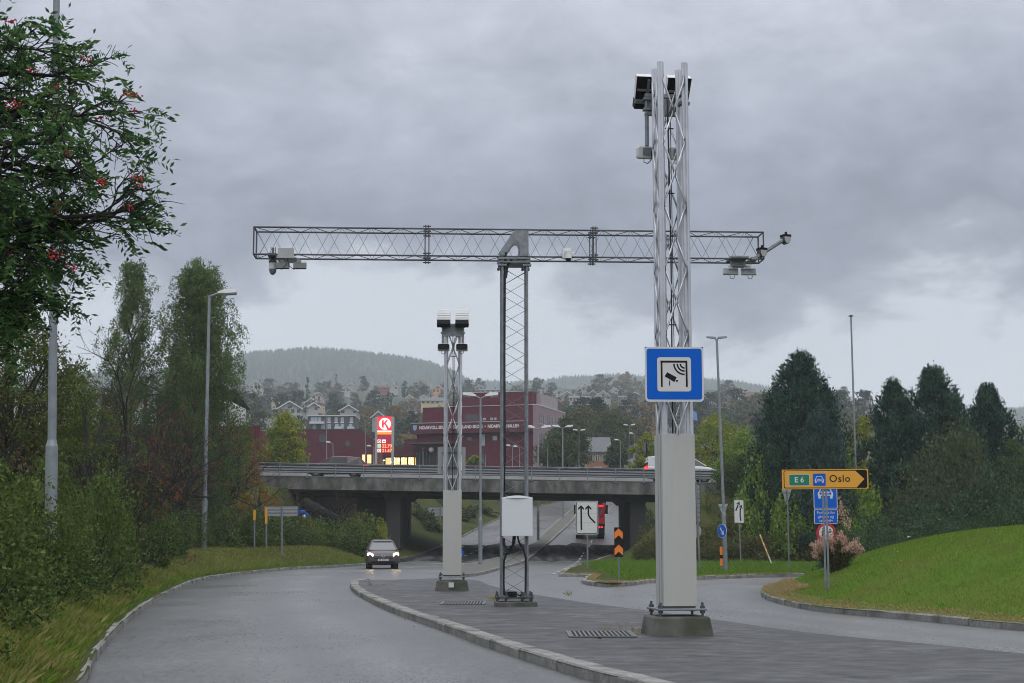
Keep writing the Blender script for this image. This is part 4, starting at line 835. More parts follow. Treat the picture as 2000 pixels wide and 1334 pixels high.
def median_beacon():
    Y = 86.5; t = thing('keep_right_sign', 'round blue sign above a yellow marker behind the shorter camera tower', 'road sign', (X_at(897.5, Y), Y, .1)); z = lambda py: Z_at(py, Y) - .1
    b = MB(); b.tube((0, .04, -.1), (0, .04, z(1068)), .03); b.build('post', M_galv, t); b = MB(); b.plate(circ(0, z(1080), .24), 0, .02); b.build('panel', M_blue, t)
    b = MB(); b.plate(stroke([(-.08, z(1080) + .1), (.08, z(1080) - .1)], .06), -.004, 0); b.plate([(.13, z(1080) - .17), (.13, z(1080)), (-.03, z(1080) - .12)], -.004, 0); b.build('arrow', M_offw, t)
    b = MB(); b.plate(rrect(-.1, z(1108), .12, z(1093), .03), 0, .02); b.build('marker_board', M_yel, t)
median_beacon()
def left_signs():
    Y = 84; z0 = Z_at(1087, Y)
    g = 'signs seen from behind on the left verge'
    for i, (px, zt, lab) in enumerate(((497, 996, 'thin sign post with an edge-on yellow board, leftmost on the left verge'), (520, 992, 'sign post with an edge-on yellow board next to the wide grey sign back'))):
        t = thing('sign_post', lab, 'road sign', (X_at(px + 2, Y), Y, z0), 0, g); zz = Z_at(zt, Y) - z0; b = MB(); b.tube((0, 0, -.3), (-.06, 0, zz), .05, n=8); b.build('post', M_galv, t)
        b = MB(); b.box(-.10, .02, -.1, .0, zz - (.55 if i == 0 else .85), zz); b.build('board', M_yel, t)
        b = MB(); b.box(-.06, .03, -.1, .04, -.2, .05); b.add([(-.09, -.06, -.05), (.38, -.06, -.05), (.38, .06, -.05), (-.09, .06, -.05), (-.09, -.06, .2), (.30, -.05, 0), (.3, .05, 0), (-.09, .06, .2)], [(0, 1, 5, 4), (1, 2, 6, 5), (2, 3, 7, 6), (4, 5, 6, 7)]); b.build('foot', M_lconc, t)
    t = thing('road_sign', 'wide grey back of a road sign on a post on the left verge', 'road sign', (X_at(552, Y), Y, z0), 0, g); zz = Z_at(989, Y) - z0; s = 1 / 35.7
    b = MB(); b.tube((0, -.06, -.3), (-.03, -.06, zz), .06, n=8); b.build('post', M_galv, t)
    b = MB(); b.box(-33 * s - .05, 30 * s, 0, .03, zz - 18.5 * s, zz); b.build('panel', M_signb, t); b = MB()
    for k in range(4): q = zz - 18.5 * s * k / 3; b.box(-33 * s - .05, 30 * s, -.04, 0, q - .02, q + .02)
    b.box(-33 * s - .07, -33 * s - .03, -.05, 0, zz - 18.5 * s, zz); b.box(30 * s - .04, 30 * s, -.05, 0, zz - 18.5 * s, zz); b.build('rear_rail', M_galv, t)
    b = MB(); b.add([(-.09, -.12, -.05), (.38, -.12, -.05), (.38, .0, -.05), (-.09, .0, -.05), (-.09, -.12, .2), (.30, -.11, 0), (.3, -.01, 0), (-.09, .0, .2)], [(0, 1, 5, 4), (1, 2, 6, 5), (2, 3, 7, 6), (4, 5, 6, 7)]); b.build('foot', M_lconc, t)
    Y = 138; t = thing('road_sign', 'grey sign back on a post beyond the bridge, left of the shorter camera tower', 'road sign', (X_at(860, Y), Y, Z_at(1047, Y)), 0); b = MB(); b.tube((0, 0, -.3), (0, 0, 2.6), .05); b.build('post', M_galv, t); b = MB(); b.box(-1.15, .25, .05, .08, 1.75, 2.6); b.build('panel', M_signb, t); b = MB()
    for k in range(4): b.box(-1.15, .25, .01, .05, 1.75 + k * .27, 1.79 + k * .27)
    b.build('rear_rail', M_galvd, t)
left_signs()
# drain grates on the island
def grate(px, py, rz, w_, d_, lab):
    x, y = GR(px, py, .12); t = thing('drain_grate', lab, 'drain grate', (x, y, .125), R_(rz)); b = MB(); b.box(-w_ / 2, w_ / 2, -d_ / 2, -d_ / 2 + .04, 0, .012); b.box(-w_ / 2, w_ / 2, d_ / 2 - .04, d_ / 2, 0, .012); b.box(-w_ / 2, -w_ / 2 + .04, -d_ / 2 + .04, d_ / 2 - .04, 0, .012); b.box(w_ / 2 - .04, w_ / 2, -d_ / 2 + .04, d_ / 2 - .04, 0, .012)
    n = int(w_ / .075)
    for i in range(n): xx = -w_ / 2 + .06 + (w_ - .12) * i / (n - 1); b.box(xx - .016, xx + .016, -d_ / 2 + .04, d_ / 2 - .04, .0, .01)
    b.build('bars', mat('grate_steel', (.20, .205, .21), .6, .2, (.11, .11, .11), 20), t); b = MB(); b.box(-w_ / 2 + .04, w_ / 2 - .04, -d_ / 2 + .04, d_ / 2 - .04, -.004, .001); b.build('pit', M_black, t)
grate(1173, 1239, 0, 1.06, 1.5, 'steel drain grate in the island beside the tall tower block'); grate(905, 1178, 0, 1.05, 1.9, 'steel drain grate in the island left of the gantry foot')
# ================================================================ vehicles (front towards -y)
def loft(b, rings, smooth=False):
    k = len(rings[0]); vs = [p for r in rings for p in r]; fs = []
    for i in range(len(rings) - 1):
        for j in range(k): fs.append((i * k + j, i * k + (j + 1) % k, (i + 1) * k + (j + 1) % k, (i + 1) * k + j))
    fs += [tuple(range(k))[::-1], tuple(range((len(rings) - 1) * k, len(rings) * k))]
    fs = [f[::-1] for f in fs]
    return b.add(vs, fs, smooth)
def ring(y, zb, zt, w_, wt, cr_=.12):
    h = zt - zb; return [(-w_ * .92, y, zb), (-w_, y, zb + h * .25), (-w_, y, zb + h * .68), (-(w_ + wt) / 2 - .02, y, zb + h * .9), (-wt, y, zt), (wt, y, zt), ((w_ + wt) / 2 + .02, y, zb + h * .9), (w_, y, zb + h * .68), (w_, y, zb + h * .25), (w_ * .92, y, zb)]
def car(name, label, cat, loc, rz, paint, body, green, roof, wb, wr, tw, glassm=None, sc_=1.0):
    t = thing(name, label, cat, loc, rz); gm = glassm or M_dglass
    b = MB(); loft(b, [ring(*r) for r in body]); o = b.build('body', paint, t); m = o.modifiers.new('s', 'SUBSURF'); m.levels = m.render_levels = 2
    for e in (): pass
    b = MB(); loft(b, [[(-wb_, y, z0), (-wt_, y, z1), (wt_, y, z1), (wb_, y, z0)] for (y, z0, z1, wb_, wt_) in green]); b.build('window', gm, t)
    b = MB(); loft(b, [[(-w_ - .01, y, z - .03), (-w_ * .9, y, z + .02), (w_ * .9, y, z + .02), (w_ + .01, y, z - .03)] for (y, z, w_) in roof]); o = b.build('roof', paint, t)
    def pil(*a, **k): b = MB(); b.tube(*a, **k); b.build('pillar', paint, t)
    for s_ in (-1, 1):
        for i in range(len(green) - 1):
            y, z0, z1, wb_, wt_ = green[i]; 
            if i in (1, 2): pil((s_ * wb_, y, z0), (s_ * (wt_ + .01), y, z1), .03, n=6)
        y0, _, z1, _, wt0 = green[0]; y1, _, z2, _, wt1 = green[1]; pil((s_ * wt0, y0, z1), (s_ * (wt1 + .01), y1, z2), .035, n=6)
        y0, _, z1, _, wt0 = green[-2]; y1, _, z2, _, wt1 = green[-1]; pil((s_ * wt0, y0, z1), (s_ * (wt1 + .01), y1, z2), .045, n=6)
    for s_ in (-1, 1):
        for y in wb:
            b = MB(); b.tube((s_ * (tw - .2), y, wr), (s_ * tw, y, wr), wr, n=20); wh = b.build('wheel', M_tyre, t); b = MB(); b.tube((s_ * (tw - .02), y, wr), (s_ * (tw + .006), y, wr), wr * .62, n=14); b.build('rim', M_rim, wh)
            b = MB(); b.tube((s_ * (tw - .25), y, wr + .02), (s_ * (tw - .01), y, wr + .02), wr + .06, n=20); b.build('wheel_arch', M_black, t)
    return t
M_cdark = mat('dark_grey_car_paint', (.085, .07, .075), .35, .3, coat=.4)
M_cred = mat('dark_red_car_paint', (.16, .02, .03), .3, .3, coat=.6)
M_cwhite = mat('white_van_paint', (.72, .73, .74), .3, 0, coat=.5)
M_head = mat('headlamp_light', (1, .9, .75), .3, emit=(1, .62, .30), es=26)
M_tail = mat('tail_light', (.7, .02, .02), .3, emit=(1, .03, .04), es=1.6)
M_wind = mat('windscreen_glass', (.12, .13, .14), .08, spec=.9)
# oncoming hatchback
Yc = 83.5; gx, gy = GR(741, 1111)
t = car('hatchback_car', 'small dark grey hatchback coming towards us with its headlights on', 'car', (gx, gy + 1.5, 0), R_(7), M_cdark,
        [(-1.78, .34, .66, .55, .50), (-1.72, .20, .80, .80, .64), (-1.45, .17, .90, .88, .68), (-1.0, .2, .97, .88, .74), (-.5, .2, 1.0, .88, .78), (.9, .2, 1.0, .88, .78), (1.5, .22, .98, .80, .72), (1.76, .34, .86, .72, .62)],
        [(-1.16, .93, .96, .72, .70), (-.30, .96, 1.40, .77, .50), (.75, .96, 1.44, .77, .52), (1.45, .95, 1.36, .74, .50), (1.72, .9, .95, .70, .62)],
        [(-.40, 1.385, .485), (-.1, 1.45, .51), (.7, 1.46, .52), (1.5, 1.38, .48)], (-1.12, 1.25), .28, .765, M_wind)
for s_ in (-1, 1):
    b = MB(); M_ = Matrix.Translation((s_ * .62, -1.66, .70)) @ Matrix.Rotation(s_ * R_(24), 4, 'Z'); b.plate([(-.16, -.05), (-.12, .06), (.0, .10), (.14, .10), (.15, -.02), (.06, -.07)] if s_ > 0 else [(.16, -.05), (.12, .06), (.0, .10), (-.14, .10), (-.15, -.02), (-.06, -.07)], -.06, .08); b.xf(M_); b.build('headlight', M_head, t)
    b = MB(); b.sphere((s_ * .92, -.72, 1.0), .1, 10, 6, (1, .5, .75)); b.tube((s_ * .78, -.7, .95), (s_ * .9, -.7, .98), .02); b.build('mirror', M_black, t)
b = MB(); b.box(-.26, .26, -1.86, -1.84, .40, .51); pl = b.build('licence_plate', M_offw, t); b = MB()
for i, w_ in enumerate((.035, .035, 0, .03, .035, .035, .03, .035)):
    if w_: b.box(-.2 + i * .052, -.2 + i * .052 + w_, -1.864, -1.86, .43, .485)
b.build('plate_characters', M_black, pl)
b = MB(); b.box(-.6, .6, -1.80, -1.7, .24, .38); b.box(-.45, .45, -1.82, -1.7, .53, .56); b.build('air_intake', M_black, t)
b = MB(); b.box(-.5, .5, -1.785, -1.76, .665, .678); b.build('chrome_strip', M_alu, t)
b = MB(); b.plate(circ(0, .67, .088), -1.80, -1.785); e = b.build('emblem', M_galvd, t); b = MB(); c_ = circ(0, .67, .08, 24); b.plate(stroke(c_ + [c_[0]], .014), -1.81, -1.80); b.plate(stroke([(-.03, .735), (0, .68), (.03, .735)], .014), -1.81, -1.80); b.plate(stroke([(-.065, .71), (-.03, .615), (0, .665), (.03, .615), (.065, .71)], .014), -1.81, -1.80); b.build('emblem_letters', M_offw, e)
t.scale = (1.07, 1.07, 1.05)
# estate car on the bridge, only its upper part above the railing
Y = 112.9; xr = X_at(655, Y); zd = float(deck_z(xr)) + .12
t = car('estate_car', 'dark red estate car driving left on the bridge, half hidden by the railing', 'car', (xr, Y, zd), R_(-90), M_cred,
        [(-2.2, .34, .66, .6, .55), (-2.1, .24, .78, .78, .66), (-1.6, .20, .90, .88, .74), (-1.0, .20, .98, .9, .8), (0, .2, 1.0, .9, .82), (1.5, .2, 1.02, .9, .8), (2.1, .22, 1.0, .86, .76), (2.3, .36, .9, .78, .7)],
        [(-1.15, .95, .98, .76, .74), (-.3, .98, 1.46, .82, .62), (.9, .98, 1.50, .82, .63), (1.75, .98, 1.40, .78, .6), (2.15, .95, 1.0, .74, .66)],
        [(-.4, 1.46, .62), (.1, 1.51, .63), (1.0, 1.52, .63), (1.85, 1.42, .6)], (-1.35, 1.4), .33, .87)
for s_ in (-1, 1): b = MB(); b.box(s_ * .8 - .1, s_ * .8 + .1, 2.12, 2.34, .8, .95); b.build('tail_light', M_tail, t)
# white van on the bridge
Y = 113.6; xr = X_at(1331, Y); zd = float(deck_z(xr)) + .12
t = car('van', 'white van driving right on the bridge behind the tall camera tower', 'van', (xr, Y, zd), R_(90), M_cwhite,
        [(-2.62, .40, .86, .66, .62), (-2.5, .28, 1.02, .86, .76), (-2.1, .25, 1.14, .95, .84), (-1.6, .25, 1.24, .97, .88), (-1.0, .25, 1.3, .97, .9), (1.5, .25, 1.32, .97, .9), (2.5, .28, 1.32, .95, .88), (2.62, .40, 1.28, .9, .84)],
        [(-1.75, 1.2, 1.24, .84, .82), (-.75, 1.26, 1.86, .9, .74), (.6, 1.28, 1.92, .9, .76), (2.3, 1.28, 1.9, .9, .76), (2.58, 1.26, 1.5, .86, .78)],
        [(-.85, 1.86, .74), (-.4, 1.94, .76), (1.5, 1.96, .78), (2.5, 1.90, .76)], (-1.6, 1.6), .36, .93)
for s_ in (-1, 1): b = MB(); b.box(s_ * .88 - .08, s_ * .88 + .06, 2.5, 2.66, .9, 1.25); b.build('tail_light', M_tail, t)
for a_ in (.88, -.915): b = MB(); b.box(a_, a_ + .035, .55, 2.5, 1.25, 1.88); b.build('side_panel', M_cwhite, t)
# red truck seen from behind
def truck():
    Y = 132.0; zf = float(road_z(Y)); x = X_at(1152, Y); t = thing('truck', 'red hook loader truck seen from behind with lit tail lights, beyond the merge sign', 'truck', (x, Y, zf), R_(-4)); rd = mat('truck_red', (.42, .015, .04), .4, .1, coat=.3)
    b = MB(); b.prof([(4.8, 1.0), (6.9, 1.0), (6.9, 2.6), (6.6, 3.3), (5.2, 3.75), (4.8, 3.6)], -1.22, 1.22); b.build('cab', rd, t, bevel=.06)
    b = MB(); b.box(-.95, .95, 4.78, 4.8, 2.3, 3.0); b.build('rear_window', M_dglass, t); b = MB()
    for i in range(8): b.box(-.62 + i * .16, -.62 + i * .16 + .1, 4.77, 4.8, 3.28, 3.42)
    b.build('lettering', M_offw, t)
    b = MB(); b.box(-.45, .45, -.2, 5, .85, 1.15); b.box(-1.2, 1.2, -.3, .0, .75, 1.25); b.box(-1.24, 1.24, .0, 4.6, 1.15, 1.3); b.build('chassis', M_black, t)
    b = MB(); arc = [(1.08 * math.cos(a), 1.45 + .3 + 1.55 * math.sin(a)) for a in [math.pi * k / 12 for k in range(13)]]; b.plate([(1.12, 1.32)] + arc + [(-1.12, 1.32)], .6, 4.5); b.build('load', M_galvd, t)
    b = MB(); b.box(-1.2, 1.2, .1, .6, 1.3, 1.75); b.box(.95, 1.25, .2, .5, 1.2, 1.5); b.tube((1.0, .3, 1.6), (1.3, .2, 2.9), .12, n=6); b.tube((1.3, .2, 2.9), (1.05, .3, 3.1), .12, n=6); b.tube((.7, .3, 1.5), (1.0, .2, 2.2), .09, n=6); b.build('crane_boom', rd, t)
    b = MB(); b.box(.55, 1.38, .15, .5, 3.0, 3.22); b.box(-1.5, -1.22, 5, 5.2, 2.2, 3.0); b.box(1.22, 1.5, 5, 5.2, 2.2, 3.0); b.build('mirror', M_black, t)
    for s_ in (-1, 1):
        for k in range(3): b = MB(); b.plate(circ(s_ * (.62 + k * .2), 1.0, .075, 12), -.33, -.3); b.build('tail_light', M_tail, t)
        b = MB(); b.box(s_ * .95 - .2, s_ * .95 + .2, .12, .15, 2.75, 2.86); b.build('marker_light', M_tail, t)
        for y in (.6, 1.95, 5.6): b = MB(); b.tube((s_ * .62, y, .5), (s_ * 1.2, y, .5), .5, n=20); wh = b.build('wheel', M_tyre, t)
    b = MB(); b.box(-.3, .3, -.33, -.3, .78, .9); b.build('licence_plate', M_offw, t)
truck()

# ================================================================ fuel sign
def fuel_sign():
    Y = 182.0; S = Y / 2985.0; X = X_at(750.5, Y); z = lambda py: Z_at(py, Y); zf = 9.0; t = thing('fuel_price_sign', 'tall lit red fuel price sign with a white K disc and red digits', 'fuel sign', (X, Y, zf)); x = lambda px: (px - 750.5) * S
    Z = lambda py: z(py) - zf
    lit = lambda n, c, e: mat(n, c, .4, emit=c, es=e)
    LR, LW, LO, LDR, LN = lit('lit_red', (.85, .03, .05), .75), lit('lit_white', (.95, .93, .88), .8), lit('lit_orange', (.95, .32, .04), .7), lit('lit_dark_red', (.40, .012, .045), .45), lit('led_digits', (1, .22, .08), 2.2)
    for a, c in ((732, 735.5), (764, 768)): b = MB(); b.box(x(a - 1), x(c), -.05, .35, -1, Z(814)); b.build('column', M_signb, t)
    b = MB(); b.box(x(735), x(765), 0, .3, Z(884), Z(813)); b.build('cabinet', mat('dark_red_panel', (.2, .01, .03), .4), t)
    b = MB(); b.box(x(735), x(765), -.02, 0, Z(841), Z(813.5)); lp = b.build('logo_panel', LR, t)
    cx, cz, r = x(750), Z(828), 11.6 * S; b = MB(); b.plate(circ(cx, cz, r, 32), -.04, -.02); b.build('logo_disc', LW, lp)
    k = r / 47.0; q = lambda u, v: (cx + (u - 1237) * k, cz - (v - 754) * k)     # zoomed pixel frame
    b = MB(); b.plate([q(*a) for a in ((1214, 725), (1228, 725), (1228, 783), (1214, 783))], -.06, -.04); b.plate([q(*a) for a in ((1228, 748), (1246, 725), (1262, 725), (1240, 753), (1228, 763))], -.06, -.04); b.plate([q(*a) for a in ((1236, 757), (1243, 749), (1262, 772), (1272, 795), (1262, 806))], -.06, -.04); b.build('logo_letter', LR, lp)
    b = MB(); b.box(x(735), x(765), -.02, 0, Z(843.5), Z(841)); b.build('white_band', LW, t); b = MB(); b.box(x(735), x(765), -.02, 0, Z(848.5), Z(843.5)); b.build('orange_band', LO, t)
    b = MB(); b.box(x(735), x(765), -.02, 0, Z(884), Z(848.5)); b.build('price_panel', LDR, t)
    for px, py, m in ((739.5, 862, LW), (748.5, 862, LW), (739.5, 871, lit('lit_pale_green', (.55, .8, .5), .6)), (739.5, 880, LW)):
        b = MB(); b.box(x(px - 3.4), x(px + 3.4), -.04, -.02, Z(py + 3.4), Z(py - 3.4)); o = b.build('icon_panel', m, t)
        b = MB()
        if py == 862 and px < 745: c_ = circ(x(px), Z(py), 2 * S, 16); b.plate(stroke(c_ + [c_[0]], .08), -.05, -.04)
        elif py == 862: b.box(x(px - 2), x(px + 2), -.05, -.04, Z(py + 1.5), Z(py - .2))
        elif py == 880: b.plate(stroke([(x(738.4), Z(882)), (x(738.4), Z(878)), (x(740.5), Z(878.5)), (x(741.2), Z(880)), (x(740.5), Z(881.6)), (x(738.4), Z(882))], .07), -.05, -.04)
        else: b.box(x(px - 2), x(px + 2), -.05, -.04, Z(py + .4), Z(py - .4))
        b.build('icon', LDR, o)
    text('price_digits', '22.79', .52, LN, t, (x(754.5), -.05, Z(871.5)), off=.012); text('price_digits', '21.67', .52, LN, t, (x(754.5), -.05, Z(880.3)), off=.012)
fuel_sign()

# ================================================================ buildings
M_brick = mat('wine_red_brick', (.125, .014, .030), .75, 0, (.095, .011, .024), 1.5, bump=.05)
M_brick2 = mat('wine_red_cladding', (.105, .012, .027), .7, 0, (.08, .010, .022), .8)
M_pinkb = mat('pale_mauve_brick', (.30, .21, .235), .75, 0, (.25, .17, .20), 2)
M_mauve = mat('mauve_grey_panel', (.36, .31, .33), .7)
M_roofd = mat('dark_roof', (.05, .05, .055), .8, 0, (.08, .08, .085), 2)
M_win = mat('window_glass', (.035, .04, .048), .15, spec=.7)
M_winl = mat('pale_window_glass', (.33, .38, .42), .2, spec=.6)
M_warm = mat('lit_shop_interior', (1, .62, .28), .5, emit=(1, .62, .28), es=1.1)
M_warmb = mat('hanging_lamp_glow', (1, .85, .6), .5, emit=(1, .85, .6), es=5)
M_trim = mat('metal_trim', (.55, .56, .58), .5, .2)
def school():
    cx, cy = X_at(1041, 210), 210; zf = 9.0; t = thing('school', 'wine red brick school with white lettering, stepped storeys and a mauve side wing', 'school building', (cx, cy, zf), R_(-16.7)); s = 210 / 2980.0
    z = lambda py, Y=211: Z_at(py, Y) - zf
    def lx(px): # local x of a point on the front wall y=0 seen at column px
        k = (px - 1000) / 3000 * 1.005; c, sn = math.cos(R_(-16.7)), math.sin(R_(-16.7)); return (k * cy - cx) / (c - k * sn)
    xl = lx(805)
    b = MB(); b.box(lx(812), 0, .6, 15, -2, z(843)); b.build('ground_floor', M_brick, t)
    b = MB(); b.box(xl, lx(1032), -.4, 1.2, z(844), z(823)); b.build('sign_band', M_brick2, t)
    b = MB(); b.box(lx(826), 0, 0.0, 15.1, z(843), z(792)); b.build('upper_floor', M_brick, t)
    b = MB(); b.box(lx(896), lx(1036), 1.0, 13, z(792), z(764)); b.build('top_floor', M_brick, t); b = MB(); b.box(lx(1028), 0.3, 3, 12, z(792), z(766)); b.build('stair_tower', M_mauve, t)
    b = MB(); b.box(lx(895), lx(1037), .95, 1.1, z(764), z(763)); b.box(lx(825), .1, -.1, .1, z(792), z(791)); b.box(xl, lx(1032), -.45, -.35, z(823.5), z(822.5)); b.build('roof_trim', M_trim, t)
    text('lettering', 'NIDARVOLL SKOLE  •  SUNNLAND SKOLE  •  NIDARVOLLHALLEN', .62, M_offw, t, ((lx(821) + lx(1016)) / 2, -.42, z(832.5)), sx_=.80, off=.025)
    b = MB(); q = (lx(813), z(832.5)); b.plate([(q[0] - .28, q[1] + .38), (q[0] + .28, q[1] + .38), (q[0] + .26, q[1] - .15), (q[0], q[1] - .42), (q[0] - .26, q[1] - .15)], -.46, -.4); b.build('crest', mat('crest_blue', (.2, .42, .6), .5), t)
    def win(x0, x1, y0, y1, yy=-.05, m=M_win, nm='window', mull=0):
        b = MB(); b.box(lx(x0), lx(x1), yy, yy + .08, z(y1), z(y0)); o = b.build(nm, m, t)
        if mull:
            b = MB()
            for i in range(1, mull): xx = lx(x0) + (lx(x1) - lx(x0)) * i / mull; b.box(xx - .04, xx + .04, yy - .03, yy, z(y1), z(y0))
            b.build('frame', M_galvd, o)
    win(910, 934, 808, 820, mull=3); win(938, 942, 815, 820, m=M_winl); win(944, 949, 815, 820, m=M_winl); win(958, 963, 815, 820, m=M_winl); win(965, 970, 815, 820, m=M_winl)
    win(934, 945, 847, 869, .55, M_winl); win(960, 968.5, 850, 859, .55, M_winl); win(911, 920, 851, 860, .55); win(915, 925, 887, 903, .55); win(898, 903, 848, 852, .55, M_winl); win(935, 944, 884, 905, .55)
    # side wing, receding along local y
    c, sn = math.cos(R_(-16.7)), math.sin(R_(-16.7))
    b = MB(); zt0 = z(791, 210); b.add([(.02, -.0, -2), (.02, 15.2, -2), (.02, 15.2, zt0 + .0), (.02, .0, zt0), (.6, 0, -2), (.6, 15.2, -2), (.6, 15.2, zt0), (.6, 0, zt0)], [(0, 1, 2, 3), (7, 6, 5, 4), (3, 2, 6, 7), (0, 4, 5, 1), (0, 3, 7, 4), (1, 5, 6, 2)]); b.build('side_wing_wall', M_pinkb, t)
    b = MB(); b.box(0, .65, -.05, 15.3, zt0, zt0 + .12); b.build('side_roof_trim', M_trim, t)
    for fl, (za, zb) in enumerate(((809, 826), (846, 872), (883, 905))):
        for i, (y0, w_) in enumerate((k0 * .66, k1 * .75) for k0, k1 in ((2.0, .5), (3.2, .5), (5.0, .9), (8.2, .6), (9.6, .6), (12.4, .9), (14.5, .5), (17.5, .8), (20.0, .8))):
            b = MB(); b.box(.6, .64, y0, y0 + w_, z(zb), z(za)); o = b.build('window', M_win, t); b = MB(); b.box(.6, .68, y0, y0 + w_, z(zb) - .15, z(zb)); b.build('sill', M_trim, o)
    # low glazed wing with warm light inside
    b = MB(); b.box(lx(764), lx(812), 1.0, 9, z(887), z(869)); b.box(lx(700), lx(764), 1.0, 9, z(887), z(867)); b.box(lx(782), lx(812), 2.0, 6, z(869), z(852)); b.box(lx(764), lx(812), 8, 9, -2, z(887)); b.build('low_wing', M_brick2, t)
    b = MB(); b.box(lx(732), lx(812), 4.5, 5, -2, z(887)); b.build('lit_interior', M_warm, t)
    b = MB(); xs = [734, 748, 764, 778, 792, 806, 812]
    for px in xs: b.box(lx(px) - .07, lx(px) + .07, 1.02, 1.2, -1, z(887))
    b.box(lx(732), lx(812), 1.05, 1.15, z(889), z(887)); b.build('window_frame', M_black, t)
    rn = random.Random(2)
    for px in (739, 752, 757, 770, 774, 786, 790, 798, 804, 809):
        b = MB(); zz = z(rn.choice((893, 897, 905, 908))); rr_ = rn.uniform(.15, .42); b.sphere((lx(px), rn.uniform(2.2, 3.8), zz), rr_, 10, 6, (1, 1, .6)); b.tube((lx(px), 3, zz), (lx(px), 3, z(887)), .02, n=4); b.build('pendant_lamp', M_warmb, t)
    b = MB(); b.box(lx(812), lx(858), .5, .6, -1, z(880)); b.build('entrance_glazing', M_win, t); b = MB()
    for k in range(8): xx = lx(812) + (lx(858) - lx(812)) * k / 7; b.box(xx - .05, xx + .05, .42, .5, -1, z(880))
    b.build('entrance_mullion', M_galvd, t); b = MB(); b.box(lx(805), lx(900), -1.2, .6, z(865), z(862)); b.build('canopy', M_roofd, t)
    b = MB(); b.sphere((lx(844), -.2, z(876)), .38, 12, 8); b.build('globe_lamp', M_offw, t)
school()
def low_hall():
    Y = 200; zf = 9.0; t = thing('sports_hall', 'long low wine red hall left of the fuel sign with small dark windows', 'building', (X_at(600, Y), Y, zf)); x = lambda px: X_at(px, Y) - X_at(600, Y); z = lambda py: Z_at(py, Y) - zf
    b = MB(); b.plate([(x(505), -2), (x(728), -2), (x(728), z(858)), (x(700), z(838)), (x(608), z(838)), (x(505), z(842))], 0, 14); b.build('wall', M_brick2, t); b = MB(); b.box(x(505), x(700), -.06, .0, z(839.5), z(837.6)); b.build('roof_trim', M_roofd, t)
    for a, c, d, e in ((621, 637, 849, 864), (672, 682, 861, 872), (646, 655, 886, 898), (560, 568, 860, 872)): b = MB(); b.box(x(a), x(c), -.05, .05, z(e), z(d)); b.build('window', M_win, t)
    for a, c in ((706, 712), (716, 724)): b = MB(); b.box(x(a), x(c), -.05, .05, z(905), z(888)); b.build('window', M_warm, t)
low_hall()
def flats():
    Y = 330; zf = float(far_z(X_at(640, Y), Y)) - 4; t = thing('apartment_block', 'dark grey block of flats with white windows above the low red hall', 'building', (X_at(645, Y), Y, zf)); x = lambda px: X_at(px, Y) - X_at(645, Y); z = lambda py: Z_at(py, Y) - zf
    m = mat('dark_slate_wall', (.07, .072, .08), .7); b = MB(); b.box(x(598), x(691), 0, 9, -3, z(813)); b.build('wall', m, t); b = MB(); b.box(x(597), x(692), -.4, 9.4, z(813), z(811)); b.build('roof', M_trim, t)
    for a in (604, 611, 618, 637, 651, 663, 681): b = MB(); b.box(x(a), x(a + 6), -.1, .05, z(826), z(815)); o = b.build('window', M_winl, t); b = MB(); b.box(x(a) - .1, x(a + 6) + .1, -.14, -.1, z(826), z(825)); b.build('sill', M_white, o)
    for a in (608, 625, 637, 652, 663, 679): b = MB(); b.box(x(a), x(a + 7), -.1, .05, z(838), z(828)); b.build('window', M_winl, t)
    b = MB(); b.box(x(603), x(632), -1.4, -.1, z(828.5), z(824)); b.box(x(652), x(668), -1.4, -.1, z(838), z(834)); b.box(x(677), x(690), -1.4, -.1, z(838), z(834)); b.build('balcony', M_trim, t)
flats()
def house(label, px, py_base, Y, wpx, wallh_px, roofh_px, wall, roof, rz=0, gable=True, depth=8, floors=1, group='houses on the hillside', nwin=3):
    S = Y / 3000.0; W = wpx * S; hw = wallh_px * S; hr = roofh_px * S; base = P(px, py_base, Y); t = thing('house', label, 'house', base, R_(rz), group)
    b = MB(); h2 = W / 2
    if gable: b.plate([(-h2, -3), (h2, -3), (h2, hw), (0, hw + hr), (-h2, hw)], 0, depth)
    else: b.box(-h2, h2, 0, depth, -3, hw); b.prof([(0, hw), (depth, hw), (depth / 2, hw + hr)], -h2, h2)
    b.build('wall', wall, t)
    b = MB(); th = .2; e = .5
    if gable:
        sl = hr / h2
        for s_ in (-1, 1): b.plate([(0, hw + hr + th), (s_ * (h2 + e), hw - e * sl + th), (s_ * (h2 + e), hw - e * sl), (0, hw + hr)], -.7, depth + .5)
    else:
        sl = hr / (depth / 2)
        b.prof([(-e, hw - e * sl), (depth / 2, hw + hr), (depth / 2, hw + hr + th), (-e, hw - e * sl + th)], -h2 - e, h2 + e); b.prof([(depth + e, hw - e * sl), (depth / 2, hw + hr), (depth / 2, hw + hr + th), (depth + e, hw - e * sl + th)], -h2 - e, h2 + e)
    b.box(W * .2, W * .2 + .7, depth * .5, depth * .5 + .7, hw, hw + hr + 1.2) ; b.build('roof', roof, t)
    if gable:
        b = MB()
        for s_ in (-1, 1): b.plate([(0, hw + hr + th + .03), (s_ * (h2 + e), hw - e * sl + th + .03), (s_ * (h2 + e), hw - e * sl - .1), (0, hw + hr - .1)], -.8, -.71)
        b.build('bargeboard', M_white, t)
    rn = random.Random(int(px * 7 + py_base)); n = nwin
    for i in range(n):
        xx = -h2 + W * (i + .5) / n; ww = min(.9, W / n * .28); zz = max(.8, hw - 1.9)
        if rn.random() < .85: b = MB(); b.box(xx - ww, xx + ww, -.06, .05, zz, zz + min(1.3, hw * .5)); b.build('window', M_win, t)
    if gable and W > 6: b = MB(); b.box(-.6, .6, -.06, .05, hw + .1, hw + .1 + min(1.1, hr * .4)); b.build('window', M_win, t)
    return t
